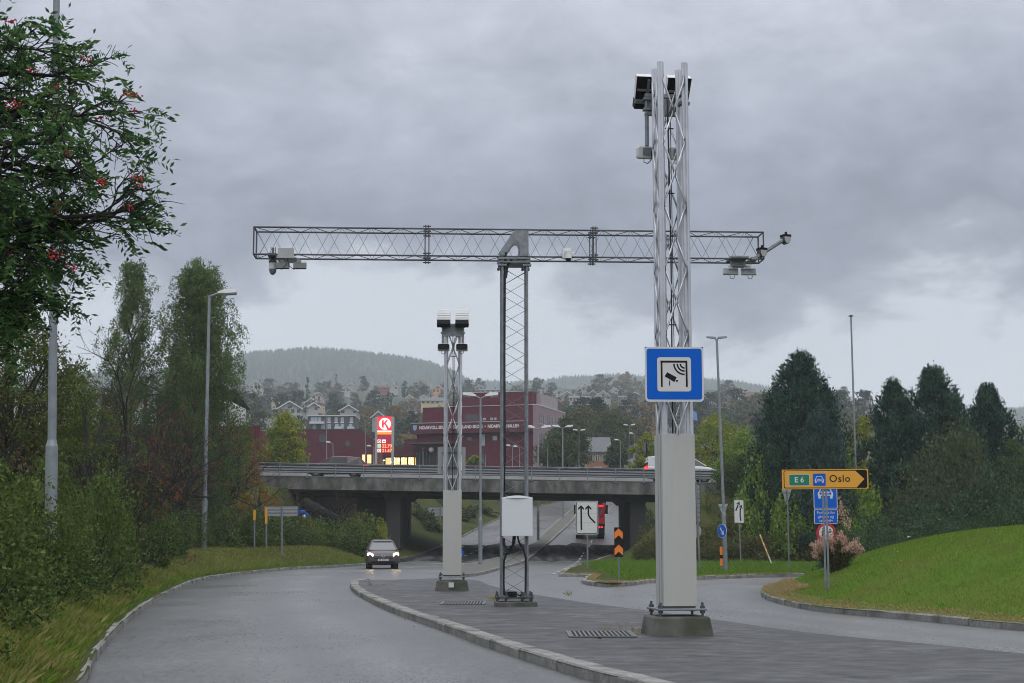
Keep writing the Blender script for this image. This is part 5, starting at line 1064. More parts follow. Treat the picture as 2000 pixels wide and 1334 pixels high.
HW = mat('white_boarded_wall', (.38, .38, .37), .7); HC = mat('cream_wall', (.50, .42, .30), .7); HO = mat('pale_orange_wall', (.55, .28, .15), .7); HR_ = mat('rust_red_wall', (.22, .06, .04), .7); HG = mat('grey_boarded_wall', (.30, .31, .31), .7); HY = mat('yellow_wall', (.55, .45, .22), .7); HB = mat('brown_wall', (.12, .08, .06), .7)
RD = M_roofd; RR = mat('brown_tile_roof', (.12, .06, .045), .8); RG = mat('grey_slate_roof', (.14, .145, .155), .7, 0, (.11, .115, .125), 4)
hs = [
 ('white house with a wide gable on the hillside above the yellowing tree', 566, 812, 420, 46, 14, 14, HW, RD, 0, True, 2, 4),
 ('long white low building left on the hillside behind the autumn tree', 505, 822, 400, 52, 14, 3, HW, RG, 0, False, 1, 6),
 ('small white house with a bright chimney wall just right of the wide gable', 612, 806, 450, 20, 12, 7, HW, RD, 20, True, 1, 2),
 ('white house with a low gable above the flats', 681, 812, 460, 34, 10, 10, HW, RD, 0, True, 1, 3),
 ('pale grey gabled house just left of the fuel sign top', 739, 822, 420, 24, 8, 10, HG, RG, 0, True, 1, 2),
 ('white villa high on the left slope beside the birch', 499, 762, 900, 24, 10, 9, HW, RG, 0, True, 2, 3),
 ('cream gabled roof among trees above the flats', 608, 792, 640, 24, 6, 8, HC, RR, -15, True, 1, 2),
 ('dark roofed white house on the slope in the middle left', 675, 766, 900, 18, 6, 6, HW, RD, 25, True, 1, 2),
 ('low brown roofed house above the dark tree', 658, 762, 940, 22, 5, 6, HB, RR, 0, False, 1, 3),
 ('white gable house near the ridge left of the shorter tower', 769, 762, 900, 16, 6, 7, HW, RR, 0, True, 1, 2),
 ('long red brown roofed house left of the small white gable', 747, 762, 920, 34, 5, 5, HR_, RR, 0, False, 1, 4),
 ('pale house half sunk in trees left of the fuel sign', 728, 776, 760, 20, 5, 5, HW, RG, -10, True, 1, 2),
 ('pale orange house just left of the shorter camera tower', 855, 768, 860, 22, 9, 7, HO, RR, 0, True, 1, 3),
 ('cream row house with a grey roof left of the shorter tower', 845, 792, 600, 46, 9, 8, HY, RG, 0, False, 1, 5),
 ('dark roofed row left of the cream row house', 806, 792, 640, 38, 7, 8, HG, RD, 0, False, 1, 4),
 ('light gabled house above the cream row', 800, 786, 680, 18, 7, 8, HC, RG, 0, True, 1, 2),
 ('pale house above the cream row, left of the tower cladding', 826, 788, 700, 22, 9, 7, HC, RG, 10, True, 1, 2),
 ('white house with grey roof behind the tall mast right of the fuel sign', 800, 816, 520, 22, 8, 5, HG, RG, 0, False, 1, 2),
 ('white gabled house right of the school on the ridge', 1061, 770, 820, 24, 8, 8, HW, RG, 0, True, 1, 3),
 ('grey gabled house with steep roof right of the school', 1092, 778, 760, 30, 8, 10, HW, RD, 15, True, 1, 3),
 ('large pale gabled house in the row on the right slope', 1108, 784, 700, 36, 9, 10, HG, RD, -10, True, 1, 4),
 ('long white terrace under the row of gables', 1132, 786, 680, 40, 9, 5, HW, RG, 0, False, 1, 6),
 ('pale house with a dark roof in the middle of the right slope', 1140, 768, 850, 26, 6, 9, HG, RR, 12, True, 1, 2),
 ('white gabled house left of the blue toll sign', 1178, 782, 720, 30, 8, 11, HW, RD, 0, True, 1, 3),
 ('low pale house right of the white gable, near the toll sign', 1212, 782, 740, 26, 6, 4, HW, RG, 0, False, 1, 3),
 ('small white house with grey roof under the toll sign corner', 1221, 800, 600, 20, 7, 4, HG, RG, 0, False, 1, 2),
 ('white shed roofed house just left of the tall tower', 1262, 795, 560, 20, 5, 3, HW, RG, 0, False, 1, 2),
 ('grey gabled house right of the tall tower on the slope', 1390, 806, 560, 36, 11, 9, HG, RR, 0, True, 1, 3),
 ('small white steep gable on the far right slope', 1437, 816, 560, 16, 4, 9, HW, RG, 0, True, 1, 1),
 ('long brown roofed barn high on the right slope', 1478, 782, 760, 50, 8, 9, HB, RR, 0, False, 1, 4),
 ('pale low house left of the brown barn', 1416, 796, 660, 26, 6, 6, HG, RR, 0, False, 1, 3),
 ('red brown house beside the dark conifer on the slope', 1486, 816, 560, 24, 6, 6, HR_, RD, 0, False, 1, 3),
 ('tiny white house on the left slope between two slim poplars', 622, 776, 760, 14, 5, 5, HW, RD, 0, True, 1, 2),
 ('small grey house under the forest edge left of the rounded dark tree', 686, 756, 980, 14, 4, 4, HG, RD, 0, True, 1, 2),
 ('small cream house with a brown roof low on the left slope', 540, 786, 640, 18, 5, 5, HC, RR, 10, True, 1, 2),
 ('low white house on the far left slope under the villa', 516, 778, 740, 22, 5, 4, HW, RG, 0, False, 1, 3),
 ('small pale gable between the tower and the gantry mast on the ridge', 936, 762, 900, 16, 5, 5, HG, RG, 0, True, 1, 2),
 ('long low pale roof seen behind the top floor of the school', 958, 768, 860, 40, 6, 3, HG, RG, 0, False, 1, 4),
 ('small brown gable right of the row of gables on the slope', 1158, 774, 760, 16, 5, 6, HB, RR, 0, True, 1, 2),
 ('tiny white gable high on the right slope by the spruces', 1200, 768, 880, 14, 5, 5, HW, RD, 0, True, 1, 2),
 ('small pale house half hidden left of the blue toll sign', 1240, 776, 700, 18, 5, 5, HW, RG, 0, True, 1, 2),
 ('grey house right of the toll sign under the misty ridge', 1384, 784, 720, 22, 5, 5, HG, RD, 0, False, 1, 3),
 ('small red brown house left of the brown barn on the slope', 1452, 794, 640, 16, 5, 4, HR_, RD, 0, True, 1, 2),
 ('pale house seen between the two dark conifers', 1660, 822, 480, 36, 10, 7, HG, RG, 0, False, 1, 3)]
for (lab, px, pb, Y, wp, wh, rh, wm, rm, rz, gb, fl, nw) in hs: house(lab, px, pb, Y, wp, wh, rh, wm, rm, rz, gb, 9, fl, nwin=nw)
for i, px in enumerate((1443, 1449)):
    b = MB(); p = P(px, 776, 800); b.tube((p.x, p.y, p.z - 6), (p.x, p.y, p.z + 4), .9, n=12); tag(b.build('silo', M_white), ('left' if i == 0 else 'right') + ' one of two white silos beside the brown barn', 'silo', 'white silos by the barn')
# beige house and grey house behind the bridge on the right
Y = 225; zf = 10; t = thing('house', 'beige house with grey slate roof and white windows behind the bridge', 'house', (X_at(1178, Y), Y, zf)); x = lambda px: X_at(px, Y) - X_at(1178, Y); z = lambda py: Z_at(py, Y) - zf
b = MB(); b.box(x(1148), x(1192), 0, 8, -1, z(882)); b.build('wall', mat('beige_wall', (.42, .36, .25), .7), t); b = MB(); b.box(x(1148), x(1192), -.1, 0, z(916), z(901)); b.build('brick_base', mat('tan_brick', (.35, .17, .09), .8), t)
b = MB(); b.prof([(-.6, z(884)), (4, z(852)), (8.6, z(884)), (8.6, z(883)), (4, z(850.5)), (-.6, z(882.5))], x(1146), x(1196)); b.build('roof', RG, t)
for a in (1151, 1163.5, 1176.5, 1186):
    b = MB(); b.box(x(a), x(a + 7.5), -.12, .0, z(900), z(885)); o = b.build('window', M_win, t); b = MB()
    for q0, q1 in ((a, a + .9), (a + 3.3, a + 4.2), (a + 6.6, a + 7.5)): b.box(x(q0), x(q1), -.18, -.12, z(900), z(885))
    b.box(x(a), x(a + 7.5), -.18, -.12, z(890), z(889)); b.build('frame', M_white, o)
b = MB(); b.box(x(1160), x(1176), -.14, -.1, z(915), z(911)); b.build('window', M_winl, t)
Y = 215; t = thing('house', 'small grey boarded house with slate roof just left of the tall tower', 'house', (X_at(1248, Y), Y, zf)); x = lambda px: X_at(px, Y) - X_at(1248, Y); z = lambda py: Z_at(py, Y) - zf
b = MB(); b.plate([(x(1230), -1), (x(1262), -1), (x(1262), z(880)), (x(1238), z(868)), (x(1230), z(880))], 0, 8); b.build('wall', HG, t); b = MB(); b.plate([(x(1238), z(866.5)), (x(1270), z(866.5)), (x(1272), z(881)), (x(1243), z(881))], -.5, 8); b.plate([(x(1238), z(866.5)), (x(1243), z(881)), (x(1228), z(881))][:2] + [(x(1227), z(882)), (x(1228), z(883))], -.55, -.5); b.build('roof', RG, t)
b = MB(); b.box(x(1233), x(1237), -.1, 0, z(894), z(884)); b.build('window', M_win, t)
# flag beside the tall tower
p = P(1353, 815, 190); t = thing('flagpole', 'white flagpole with a pale blue and white flag right of the tall tower', 'flagpole', (p.x, p.y, 9)); b = MB(); b.tube((0, 0, 0), (0, 0, Z_at(793, 190) - 9), .06); b.build('pole', M_white, t); b = MB()
zz = Z_at(802, 190) - 9; b.add([(0, 0, zz), (.5, .2, zz - .2), (.6, .1, zz - 1.3), (.05, .0, zz - 1.1)], [(0, 1, 2, 3)]); b.build('flag', mat('flag_blue', (.15, .3, .6), .7), t)
# warehouse and red fence on the left, seen through the shrubs
def left_hall():
    Y = 112; zf = 4.6; t = thing('warehouse', 'white walled hall with dark gable roof behind the reddish shrubs on the left', 'building', (X_at(220, Y), Y, zf)); x = lambda px: X_at(px, Y) - X_at(220, Y); z = lambda py: Z_at(py, Y) - zf
    b = MB(); b.box(x(-60), x(420), 0, 12, -1, z(772)); b.build('wall', M_white, t); b = MB()
    for k in range(18): xx = x(-50) + (x(415) - x(-50)) * k / 17; b.box(xx - .12, xx + .12, -.1, 0, -1, z(772))
    b.build('facade_post', mat('brown_red_timber', (.12, .03, .03), .8), t)
    b = MB(); b.prof([(-1, z(772)), (6, z(744)), (13, z(772)), (6, z(742))], x(-60), x(425)); b.build('roof', RD, t)
    t = thing('board_fence', 'tall dark red board fence behind the shrubs on the left', 'fence', (X_at(220, 106), 106, 4.4)); Y = 106; x = lambda px: X_at(px, Y) - X_at(220, Y); z = lambda py: Z_at(py, Y) - 4.4
    b = MB(); n = 150; x0, x1 = x(-60), x(505)
    for k in range(n): a = x0 + (x1 - x0) * k / n; b.box(a + .01, a + (x1 - x0) / n - .01, 0 if k % 2 else .03, .06, -1.2, z(832) + .02 * (k % 3))
    b.build('boards', mat('dark_red_boards', (.14, .018, .03), .8, 0, (.10, .014, .024), 3), t)
left_hall()
# side fence of vertical boards beyond the bridge on the left
t = thing('board_fence', 'grey vertical board fence beyond the bridge left of the gantry cabinet', 'fence', (X_at(920, 175), 175, Z_at(986, 175))); b = MB(); Y = 175; S = Y / 3000
for k in range(60): xx = (k - 22) * .18; b.box(xx, xx + .15, .02 * (k % 2), .05, -.3, 24 * S)
b.build('boards', mat('grey_boards', (.13, .135, .14), .8, 0, (.09, .095, .10), 4), t); b = MB()
for k in range(6): b.box(-3.9 + k * 2.1, -3.8 + k * 2.1, -.06, 0, -.3, 22 * S)
b.build('fence_post', M_galv, t)
# road poles and culvert below the bridge, left gap
t = thing('culvert_pipe', 'dark ribbed half round culvert in the slope under the left end of the bridge', 'culvert', (X_at(628, 104), 104, Z_at(1018, 104))); b = MB()
b.path([(1.3 - 2.6 * k / 8, .2 * k / 8, -.2 + 1.4 * k / 8) for k in range(9)], .45, 12); b.build('pipe', M_black, t)
p = P(590, 1002, 103); t = thing('tarpaulin', 'crumpled blue tarpaulin with a white patch under the left end of the bridge', 'tarpaulin', p); b = MB(); b.sphere((0, 0, 0), .28, 9, 5, (1, .6, .8)); b.sphere((.25, .05, -.1), .2, 8, 5, (1, .6, .7)); b.build('sheet', M_blue, t); b = MB(); b.sphere((.15, -.15, -.22), .12, 7, 4); b.build('patch', M_offw, t)
# ================================================================ vegetation
def unit(v): return v / np.maximum(np.linalg.norm(v, axis=-1, keepdims=True), 1e-9)
def quads(p, a, s, rng, aspect=.45, jit=.35):
    """one pointed leaf (4 corners) per point; a = leaf direction"""
    n = len(p); s = s * rng.uniform(1 - jit, 1 + jit, (n, 1)); r = unit(rng.normal(size=(n, 3))); b = unit(np.cross(a, r)); c = np.cross(a, b)
    V = np.empty((n, 4, 3)); V[:, 0] = p - a * s * .5; V[:, 1] = p + b * s * aspect * .5 + c * s * .08; V[:, 2] = p + a * s * .5; V[:, 3] = p - b * s * aspect * .5 + c * s * .08
    return V.reshape(-1, 3), np.arange(4 * n).reshape(n, 4)
def foliage(name, p, a, s, m, parent, rng, aspect=.45): V, F = quads(p, a, s, rng, aspect); return mesh_np(name, V, F, m, parent)
def rdir(n, rng, up=0.0, out=None, ow=0.0):
    d = rng.normal(size=(n, 3)); d[:, 2] += up
    if out is not None: d += out * ow
    return unit(d)
def lump(dirs, seed, amp=.25, k=5):
    """uneven radius factor as a function of direction"""
    r = np.random.default_rng(seed); f = np.ones(len(dirs))
    for i in range(k): c = unit(r.normal(size=3)); f += amp * r.uniform(-1, 1) * np.clip(dirs @ c, 0, 1) ** 3 * 1.6
    return f
def limb(b, p0, p1, r0, r1, rng, sag=.1, n=5):
    p0 = np.array(p0, float); p1 = np.array(p1, float); L_ = np.linalg.norm(p1 - p0); pts = []
    for i in range(n + 1): t = i / n; q = p0 + (p1 - p0) * t; q = q + rng.normal(size=3) * L_ * .03 * math.sin(math.pi * t); q[2] += sag * L_ * math.sin(math.pi * t); pts.append(q)
    b.path(pts, r0, 5, r1)
def broad_tree(name, label, cat, loc, H, R, m, leaf, n_cl, per, env, tz=.25, bark=M_bark, seed=0, spread=.42, droop=0.0, aspect=.5, tr=None, up=.2, group=None, gaps=1.0, squash=.7):
    rng = np.random.default_rng(seed); t = thing(name, label, cat, loc, rng.uniform(0, 6), group); C = []
    while len(C) < n_cl:
        u = rng.random(); th = rng.uniform(0, 2 * math.pi); rr = math.sqrt(rng.uniform(.18, 1)); z = tz + (1 - tz) * u; R_e = env(u) * R * (1 + .18 * math.sin(3 * th + seed) + .12 * math.sin(5 * th + u * 9 + seed)); 
        if rng.random() > env(u) + .25: continue
        C.append((R_e * rr * math.cos(th), R_e * rr * math.sin(th), H * z * (1 - .05 * rr)))
    C = np.array(C); sp = spread * R * (.35 + .5 * rng.random((n_cl, 1)))
    base = np.repeat(C, per, 0); spr = np.repeat(sp, per, 0); off = rng.normal(size=base.shape); off = unit(off) * rng.random((len(base), 1)) ** .5 * spr * 1.15; off[:, 2] *= squash
    p = base + off
    if droop: p[:, 2] -= np.abs(rng.normal(size=len(p))) * droop
    p = p[p[:, 2] > H * .03]; out_ = unit(p * [1, 1, .2]); a = rdir(len(p), rng, up - (1.2 if droop else 0), out_, .5)
    foliage('crown', p, a, leaf, m, t, rng, aspect)
    b = MB(); tr_ = tr or H * .022; limb(b, (0, 0, -.5), (rng.normal() * .05 * R, rng.normal() * .05 * R, H * .88), tr_, tr_ * .2, rng, 0, 6); b.build('trunk', bark, t)
    b = MB()
    for c in C[:: max(1, n_cl // 26)]: z0 = max(H * .1, c[2] * rng.uniform(.45, .75)); limb(b, (0, 0, z0), c, tr_ * .45, tr_ * .1, rng, .08)
    b.build('branches', bark, t); return t
def conifer(name, label, loc, H, R, m, seed, n_cl=330, per=60, leaf=.22, group=None, pw=.8, tz=.02):
    """bushy stone pine: tufts of upright needles on many short branch ends"""
    rng = np.random.default_rng(seed); t = thing(name, label, 'conifer', loc, rng.uniform(0, 6), group); C = []
    for i in range(n_cl):
        u = rng.random() ** 1.25; th = rng.uniform(0, 2 * math.pi); z = tz + (1 - tz) * u; e = min((1 - u) ** pw, (1 - u) * 2.3 + .02); re = R * e * (1 + .15 * math.sin(4 * th + seed + u * 6) + .11 * math.sin(9 * th + u * 17)) * (rng.uniform(.82, 1.12) if rng.random() < .6 else rng.uniform(.15, .82)) + .1
        C.append((re * math.cos(th), re * math.sin(th), H * z * .97))
    C = np.array(C); base = np.repeat(C, per, 0); s = np.repeat(rng.uniform(.5, 1.1, (n_cl, 1)), per, 0) * R * .145 + .14; off = rng.normal(size=base.shape) * .5; off[:, 2] = np.abs(off[:, 2]) * 2.0 - .3
    k = np.repeat(rng.random(n_cl) < .0, per); off[:, :2] *= np.clip(1.1 - off[:, 2:3] * .38, .12, 1.1); p = base + off * s + unit(base * [1, 1, 0] + 1e-6) * off[:, 2:3] * s * .3; out_ = unit(p * [1, 1, 0] + 1e-6); a = rdir(len(p), rng, 1.6, out_, .9)
    cj = np.repeat(rng.uniform(.45, 1.35, n_cl), per); kz = np.hypot(p[:, 0], p[:, 1]) < np.maximum(H * (1.0 + .035 * cj) - p[:, 2], 0) * .68 * cj + .05 + 99 * (p[:, 2] < H * (.66 + .12 * cj)); p, a = p[kz], a[kz]; foliage('crown', p, a, leaf, m, t, rng, .34); b = MB(); b.tube((0, 0, -.5), (0, 0, H * .93), H * .02, H * .003, 7); b.build('trunk', M_barkd, t)
    b = MB()
    for c in C[::6]: limb(b, (0, 0, c[2] * .85), c, .05, .015, rng, -.03, 3)
    b.build('branches', M_barkd, t); return t
G1 = leafmat('leaf_dogwood', [(.018, .030, .010), (.03, .052, .014), (.048, .078, .020), (.10, .125, .040)], patch=(.055, .078, .020), pscale=.55)
G2 = leafmat('leaf_dark_shrub', [(.016, .03, .016), (.024, .044, .022), (.045, .068, .034)], rough=.5, bright=1.15)
G3 = leafmat('leaf_bright_elder', [(.04, .075, .012), (.06, .11, .016), (.09, .13, .022), (.11, .13, .03)], bright=1.35)
G4 = leafmat('leaf_brownish', [(.07, .042, .022), (.11, .055, .028), (.055, .06, .02), (.15, .05, .03), (.17, .04, .035)], patch=(.06, .065, .022), pscale=.7)
G5 = leafmat('leaf_autumn_orange', [(.07, .07, .014), (.12, .085, .015), (.20, .11, .015), (.22, .075, .018), (.06, .07, .02)], patch=(.10, .095, .02), pscale=.8)
G6 = leafmat('leaf_yellow_green', [(.06, .085, .014), (.10, .115, .016), (.16, .145, .02), (.05, .08, .018)], patch=(.07, .10, .02), pscale=.7, bright=1.35)
G7 = leafmat('leaf_rowan', [(.014, .035, .014), (.02, .05, .018), (.035, .075, .022), (.09, .125, .045)], rough=.4, trans=.35, bright=1.35)
G8 = leafmat('leaf_birch', [(.028, .05, .018), (.04, .07, .022), (.06, .09, .03), (.085, .10, .035)], trans=.35, patch=(.035, .055, .02), pscale=.5, bright=1.35)
G9 = leafmat('needle_blue_green', [(.006, .018, .013), (.012, .032, .022), (.024, .055, .038)], trans=0, rough=.6, patch=(.034, .07, .045), pscale=1.1)
G9b = leafmat('needle_grey_blue', [(.013, .03, .026), (.022, .046, .038), (.035, .065, .055)], trans=0, rough=.6, patch=(.045, .08, .064), pscale=1.3)
G10 = leafmat('leaf_hillside', [(.03, .045, .022), (.045, .06, .025), (.06, .07, .03)], trans=0, patch=(.07, .065, .03), pscale=.03)
G11 = leafmat('leaf_olive_willow', [(.035, .05, .025), (.05, .065, .032), (.07, .08, .04)])
G12 = leafmat('leaf_dark_hill', [(.010, .020, .014), (.016, .028, .018), (.022, .036, .02)], trans=0)
GB = leafmat('grass_blades', [(.06, .09, .016), (.09, .12, .02), (.13, .13, .035), (.20, .17, .07)], trans=.15)
GBg = leafmat('grass_blades_green', [(.05, .10, .012), (.075, .14, .018), (.10, .16, .025)], trans=.15)
GBd = leafmat('grass_blades_dry', [(.20, .16, .08), (.28, .21, .11), (.13, .12, .04)], trans=.15)
rnd_env = lambda u: math.sin(math.pi * min(1, .15 + u * .85)) ** .55 * (1 if u < .5 else (1 - ((u - .5) / .5) ** 2.4 * .75))
cone_env = lambda u: (1 - u) ** .7 * min(1, .5 + u * 4)
egg_env = lambda u: math.sqrt(max(0, 1 - (2 * u - .8) ** 2)) * .9 if u < .9 else .35
def at_px(px, py_top, Y, zb): p = P(px, py_top, Y); return Vector((p.x, Y, zb)), p.z - zb
def gz(x, y, side=None):
    s = side or ('L' if x < -1 else 'R')
    return float((H_left if s == 'L' else H_right)(np.array([x]), np.array([y]))[0])

# ---- bush prototypes, then copies
RATIO = {}
def bush_proto(label, R, H, n, leaf, m, seed, up=.2, twigs=14, aspect=.55, lumps=.3, twig_m=M_barkd, stick=.0, ratio=1.5):
    H = ratio
    rng = np.random.default_rng(seed); t = thing('shrub', label, 'shrub', (0, 0, 0)); d = unit(rng.normal(size=(n, 3))); d[:, 2] = np.abs(d[:, 2]) * 1.1 - .12; d = unit(d)
    nc = 46; cd = unit(rng.normal(size=(nc, 3)) * [1, 1, .8]); cd[:, 2] = np.abs(cd[:, 2]); cr_ = rng.uniform(.6, 1.02, nc)
    pick = rng.integers(0, nc, n); core = cd[pick] * cr_[pick][:, None]; sc_ = .27 * rng.random((n, 1)) ** .4; p = core + d * sc_ * rng.uniform(.7, 1.2, (n, 1))
    k = rng.random(n) < .22; p[k] = d[k] * rng.uniform(.25, .95, (k.sum(), 1)); p *= lump(unit(p), seed, lumps)[:, None]; p *= [R, R, H]; p[:, 2] = np.maximum(p[:, 2], rng.uniform(-.1, .25, n))
    out_ = unit(p * [1, 1, .6]); foliage('foliage', p, rdir(n, rng, up, out_, .9), leaf, m, t, rng, aspect); b = MB()
    for i in range(twigs): c = cd[i] * [R, R, H] * cr_[i] * rng.uniform(.9, 1.1 + stick); limb(b, (c[0] * .1, c[1] * .1, -.1), c, .022, .006, rng, .05)
    b.build('stems', twig_m, t); RATIO[t.name] = ratio; return t
def shadow_off(t): t.location = (0, -60, -40)
used = set()
def put(proto, loc, rz, s, label=None):
    if proto.name not in used: used.add(proto.name); o = proto; o.location = loc; o.rotation_euler = (0, 0, rz); o.scale = (s, s, s) if isinstance(s, (int, float)) else s; o['label'] = label or o['label']; return o
    return copy_tree(proto, loc, rz, s, label=label)
rr_ = random.Random(11)
def row(proto, items, group, label, side=None, zoff=-.1):
    """items: (px centre, py top, Y, px width)"""
    for it in items:
        px, pt, Y, wpx = it[:4]; x = X_at(px, Y); zb = (it[4] if len(it) > 4 else gz(x, Y, side)) + zoff; Hh = Z_at(pt, Y) - zb; Rr = wpx / 2 * Y / 3000
        o = put(proto, (x, Y, zb), rr_.uniform(0, 6), (Rr, Rr, Hh / RATIO[proto.name]), label); o['group'] = group
near = bush_proto('dense leafy dogwood shrub in the hedge along the left verge', 1, 1, 5000, .07, G1, 3, twigs=18, up=.1, lumps=.45, ratio=2.1)
near.children[0].name = 'foliage'
row(near, [(-150, 960, 15.5, 330, .3), (-70, 850, 19, 330, .5), (35, 905, 23.5, 230, .6), (-30, 870, 27, 300), (90, 868, 30, 230), (185, 900, 34, 190), (20, 1010, 22.3, 200, .4), (110, 980, 27.5, 190, .6)], 'leafy shrubs of the near left hedge', 'dense leafy dogwood shrub in the near left hedge')
mid = bush_proto('dark green shrub in the left hedge farther along the road', 1, 1, 5000, .07, G1, 5, up=.1, lumps=.45, ratio=2.0)
row(mid, [(185, 930, 38, 160), (240, 940, 45, 150), (290, 955, 55, 150), (335, 975, 66, 120), (372, 985, 76, 110), (300, 1010, 61, 90), (345, 1025, 72, 80), (215, 1000, 41, 100)], 'shrubs of the left hedge farther along', 'dark green shrub in the left hedge farther along the road')
far_b = bush_proto('shrub in the low hedge between the lamp post and the bridge', 1, 1, 4200, .085, G1, 6)
row(far_b, [(400, 985, 82, 120), (455, 990, 86, 110), (505, 1000, 92, 110), (560, 1008, 95, 110), (615, 1008, 97, 110), (668, 1012, 98, 100), (715, 1010, 100, 90), (590, 1030, 94, 90), (650, 1035, 96, 90), (480, 1030, 86, 90), (430, 1030, 83, 80), (700, 1040, 97.5, 70)], 'shrubs of the low hedge by the bridge', 'shrub in the low hedge between the lamp post and the bridge', zoff=-.3)
dark_b = bush_proto('dark shrub in the left hedge', 1, 1, 4600, .06, G2, 7)
row(dark_b, [(325, 1005, 66, 90), (145, 1040, 33, 110), (205, 1045, 42, 80), (270, 1030, 54, 80), (385, 955, 82, 90)], 'dark shrubs in the left hedge', 'dark bluish green shrub low in the left hedge')
# right hand side
rb = bush_proto('tall dark shrub behind the lawn', 1, 1, 6500, .055, G2, 8)
row(rb, [(1700, 990, 58, 180, .3), (1780, 960, 62, 210, .3), (1870, 935, 66, 220, .3), (1960, 900, 68, 230, .3), (1740, 1020, 54, 150, .3), (1830, 1000, 56, 170, .4), (1770, 1030, 50, 120, .6), (1885, 1000, 52, 150, .8), (1930, 980, 58, 190, .4), (2030, 930, 60, 200, .4), (1660, 1020, 62, 130, .3)], 'dark shrubs behind the lawn', 'tall dark blue green shrub behind the crest of the lawn')
gb = bush_proto('grey green shrub behind the lawn', 1, 1, 6000, .07, leafmat('leaf_grey_olive', [(.03, .042, .022), (.045, .06, .03), (.065, .075, .038)]), 9)
row(gb, [(1850, 880, 72, 200, .4), (1900, 890, 70, 160, .4), (1790, 925, 74, 150, .4)], 'feathery grey green shrubs behind the lawn', 'feathery grey green shrub rising behind the dark ones by the lawn')
eb = bush_proto('bright green shrub left of the yellow sign', 1, 1, 5000, .12, G3, 10, lumps=.4)
row(eb, [(1520, 930, 101, 130, .3), (1480, 960, 100, 100, .3), (1575, 955, 100, 110, .3), (1650, 950, 98, 110, .3), (1555, 1000, 97, 100, .2), (1690, 985, 96, 110, .2)], 'bright green shrubs behind the signs', 'bright yellow green elder shrub behind the road signs on the right')
ob_ = bush_proto('brownish green shrub on the bank right of the tall tower', 1, 1, 4600, .10, leafmat('leaf_bank_mixed', [(.04, .055, .018), (.06, .075, .022), (.085, .075, .028), (.10, .09, .04)]), 12)
row(ob_, [(1400, 960, 103, 110, 1.0), (1440, 985, 100, 100, .4), (1380, 1010, 99, 100, .2), (1440, 1040, 97.5, 90, .1), (1500, 1040, 97, 100, .1), (1560, 1045, 97, 100, .1), (1620, 1040, 97, 100, .1), (1390, 1050, 97, 80, .1), (1330, 1020, 98, 100, .1), (1280, 1040, 98, 90, .1), (1258, 1062, 97.5, 60, .1), (1300, 1000, 101, 90, .3), (1260, 1020, 108, 60, .5)], 'mixed shrubs at the foot of the right bank', 'brownish green shrub at the foot of the bank right of the bridge pier', 'R')
sb = bush_proto('olive shrub on the slope beyond the bridge', 1, 1, 2600, .17, G11, 13)
row(sb, [(828, 985, 134, 60), (845, 1010, 131, 55), (822, 1030, 129, 40), (875, 975, 150, 60), (905, 990, 152, 55), (935, 985, 160, 50), (955, 998, 165, 40), (885, 1010, 146, 45), (915, 1015, 152, 40), (862, 1000, 140, 60), (893, 998, 148, 66), (948, 1004, 160, 40), (866, 1036, 135, 46), (898, 1034, 143, 46), (922, 1030, 150, 34), (845, 1042, 130, 40), (1246, 1000, 132, 40), (1262, 990, 136, 50)], 'olive shrubs on the slopes beyond the bridge', 'olive green shrub on the slope beyond the bridge', zoff=-.4)
ub = bush_proto('yellowish scrub under the left end of the bridge', 1, 1, 1900, .12, G6, 14, twigs=24, stick=.3)
row(ub, [(605, 985, 106, 70, 1.2), (700, 990, 107, 80, 1.0), (735, 1000, 106, 50, .8), (650, 1000, 105, 60, 1.0), (575, 1000, 104, 50, 1.5)], 'thin scrub under the left end of the bridge', 'thin yellowish scrub under the left end of the bridge')

# ---- trees on the right
def con(px, pt, Y, wpx, m, seed, lab, n=330, pw=.8, zb=.3, leaf=.24, per=60):
    loc, H = at_px(px, pt, Y, zb); conifer('pine_tree', lab, loc, H, wpx / 2 * Y / 3000, m, seed, n, per, leaf, pw=pw)
con(1563, 687, 101, 212, G9, 1, 'tallest dark pine with a pointed crown behind the yellow sign', 760, .47, 1, .25, 95)
con(1600, 797, 97, 118, G9b, 2, 'lower rounded blue grey pine in front of the tallest pine', 400, .42, 1, .2, 90)
con(1822, 715, 100, 185, G9, 3, 'broad dark pine with the higher of two tops, right of the bare mast', 700, .42, 1, .25, 90)
con(1745, 742, 98, 125, G9, 4, 'narrower dark pine just right of the bare mast', 460, .45, 1, .24, 90)
con(1928, 752, 103, 135, G9, 5, 'rounded dark pine near the right edge', 520, .38, 1, .24, 90)
def bt(px, pt, Y, wpx, m, seed, lab, env=rnd_env, zb=.3, leaf=.16, ncl=120, per=70, nm='tree', cat='tree', **k):
    loc, H = at_px(px, pt, Y, zb); return broad_tree(nm, lab, cat, loc, H, wpx / 2 * Y / 3000, m, leaf, ncl, per, env, seed=seed, **k)
bt(1398, 800, 140, 130, G6, 21, 'yellow green tree rising beyond the bridge just right of the tall tower', zb=4, leaf=.24, ncl=130)
bt(1455, 838, 132, 120, G3, 22, 'fresh green tree beyond the bridge left of the tallest pine', zb=4, leaf=.24)
bt(1440, 885, 106, 100, leafmat('leaf_green_mixed', [(.03, .055, .016), (.05, .08, .02), (.08, .10, .03)]), 23, 'green bushy tree at the end of the bridge railing', zb=3, leaf=.16)
bt(1482, 905, 105, 80, G3, 33, 'bright green small tree left of the tallest pine foot', zb=2.5, leaf=.16, ncl=80)
bt(1262, 842, 150, 60, G6, 24, 'yellowish small tree beyond the bridge left of the tall tower', zb=6, leaf=.24, ncl=70)
bt(1683, 798, 125, 70, G6, 25, 'yellow green tree behind the bare mast', zb=4, leaf=.22, ncl=80)
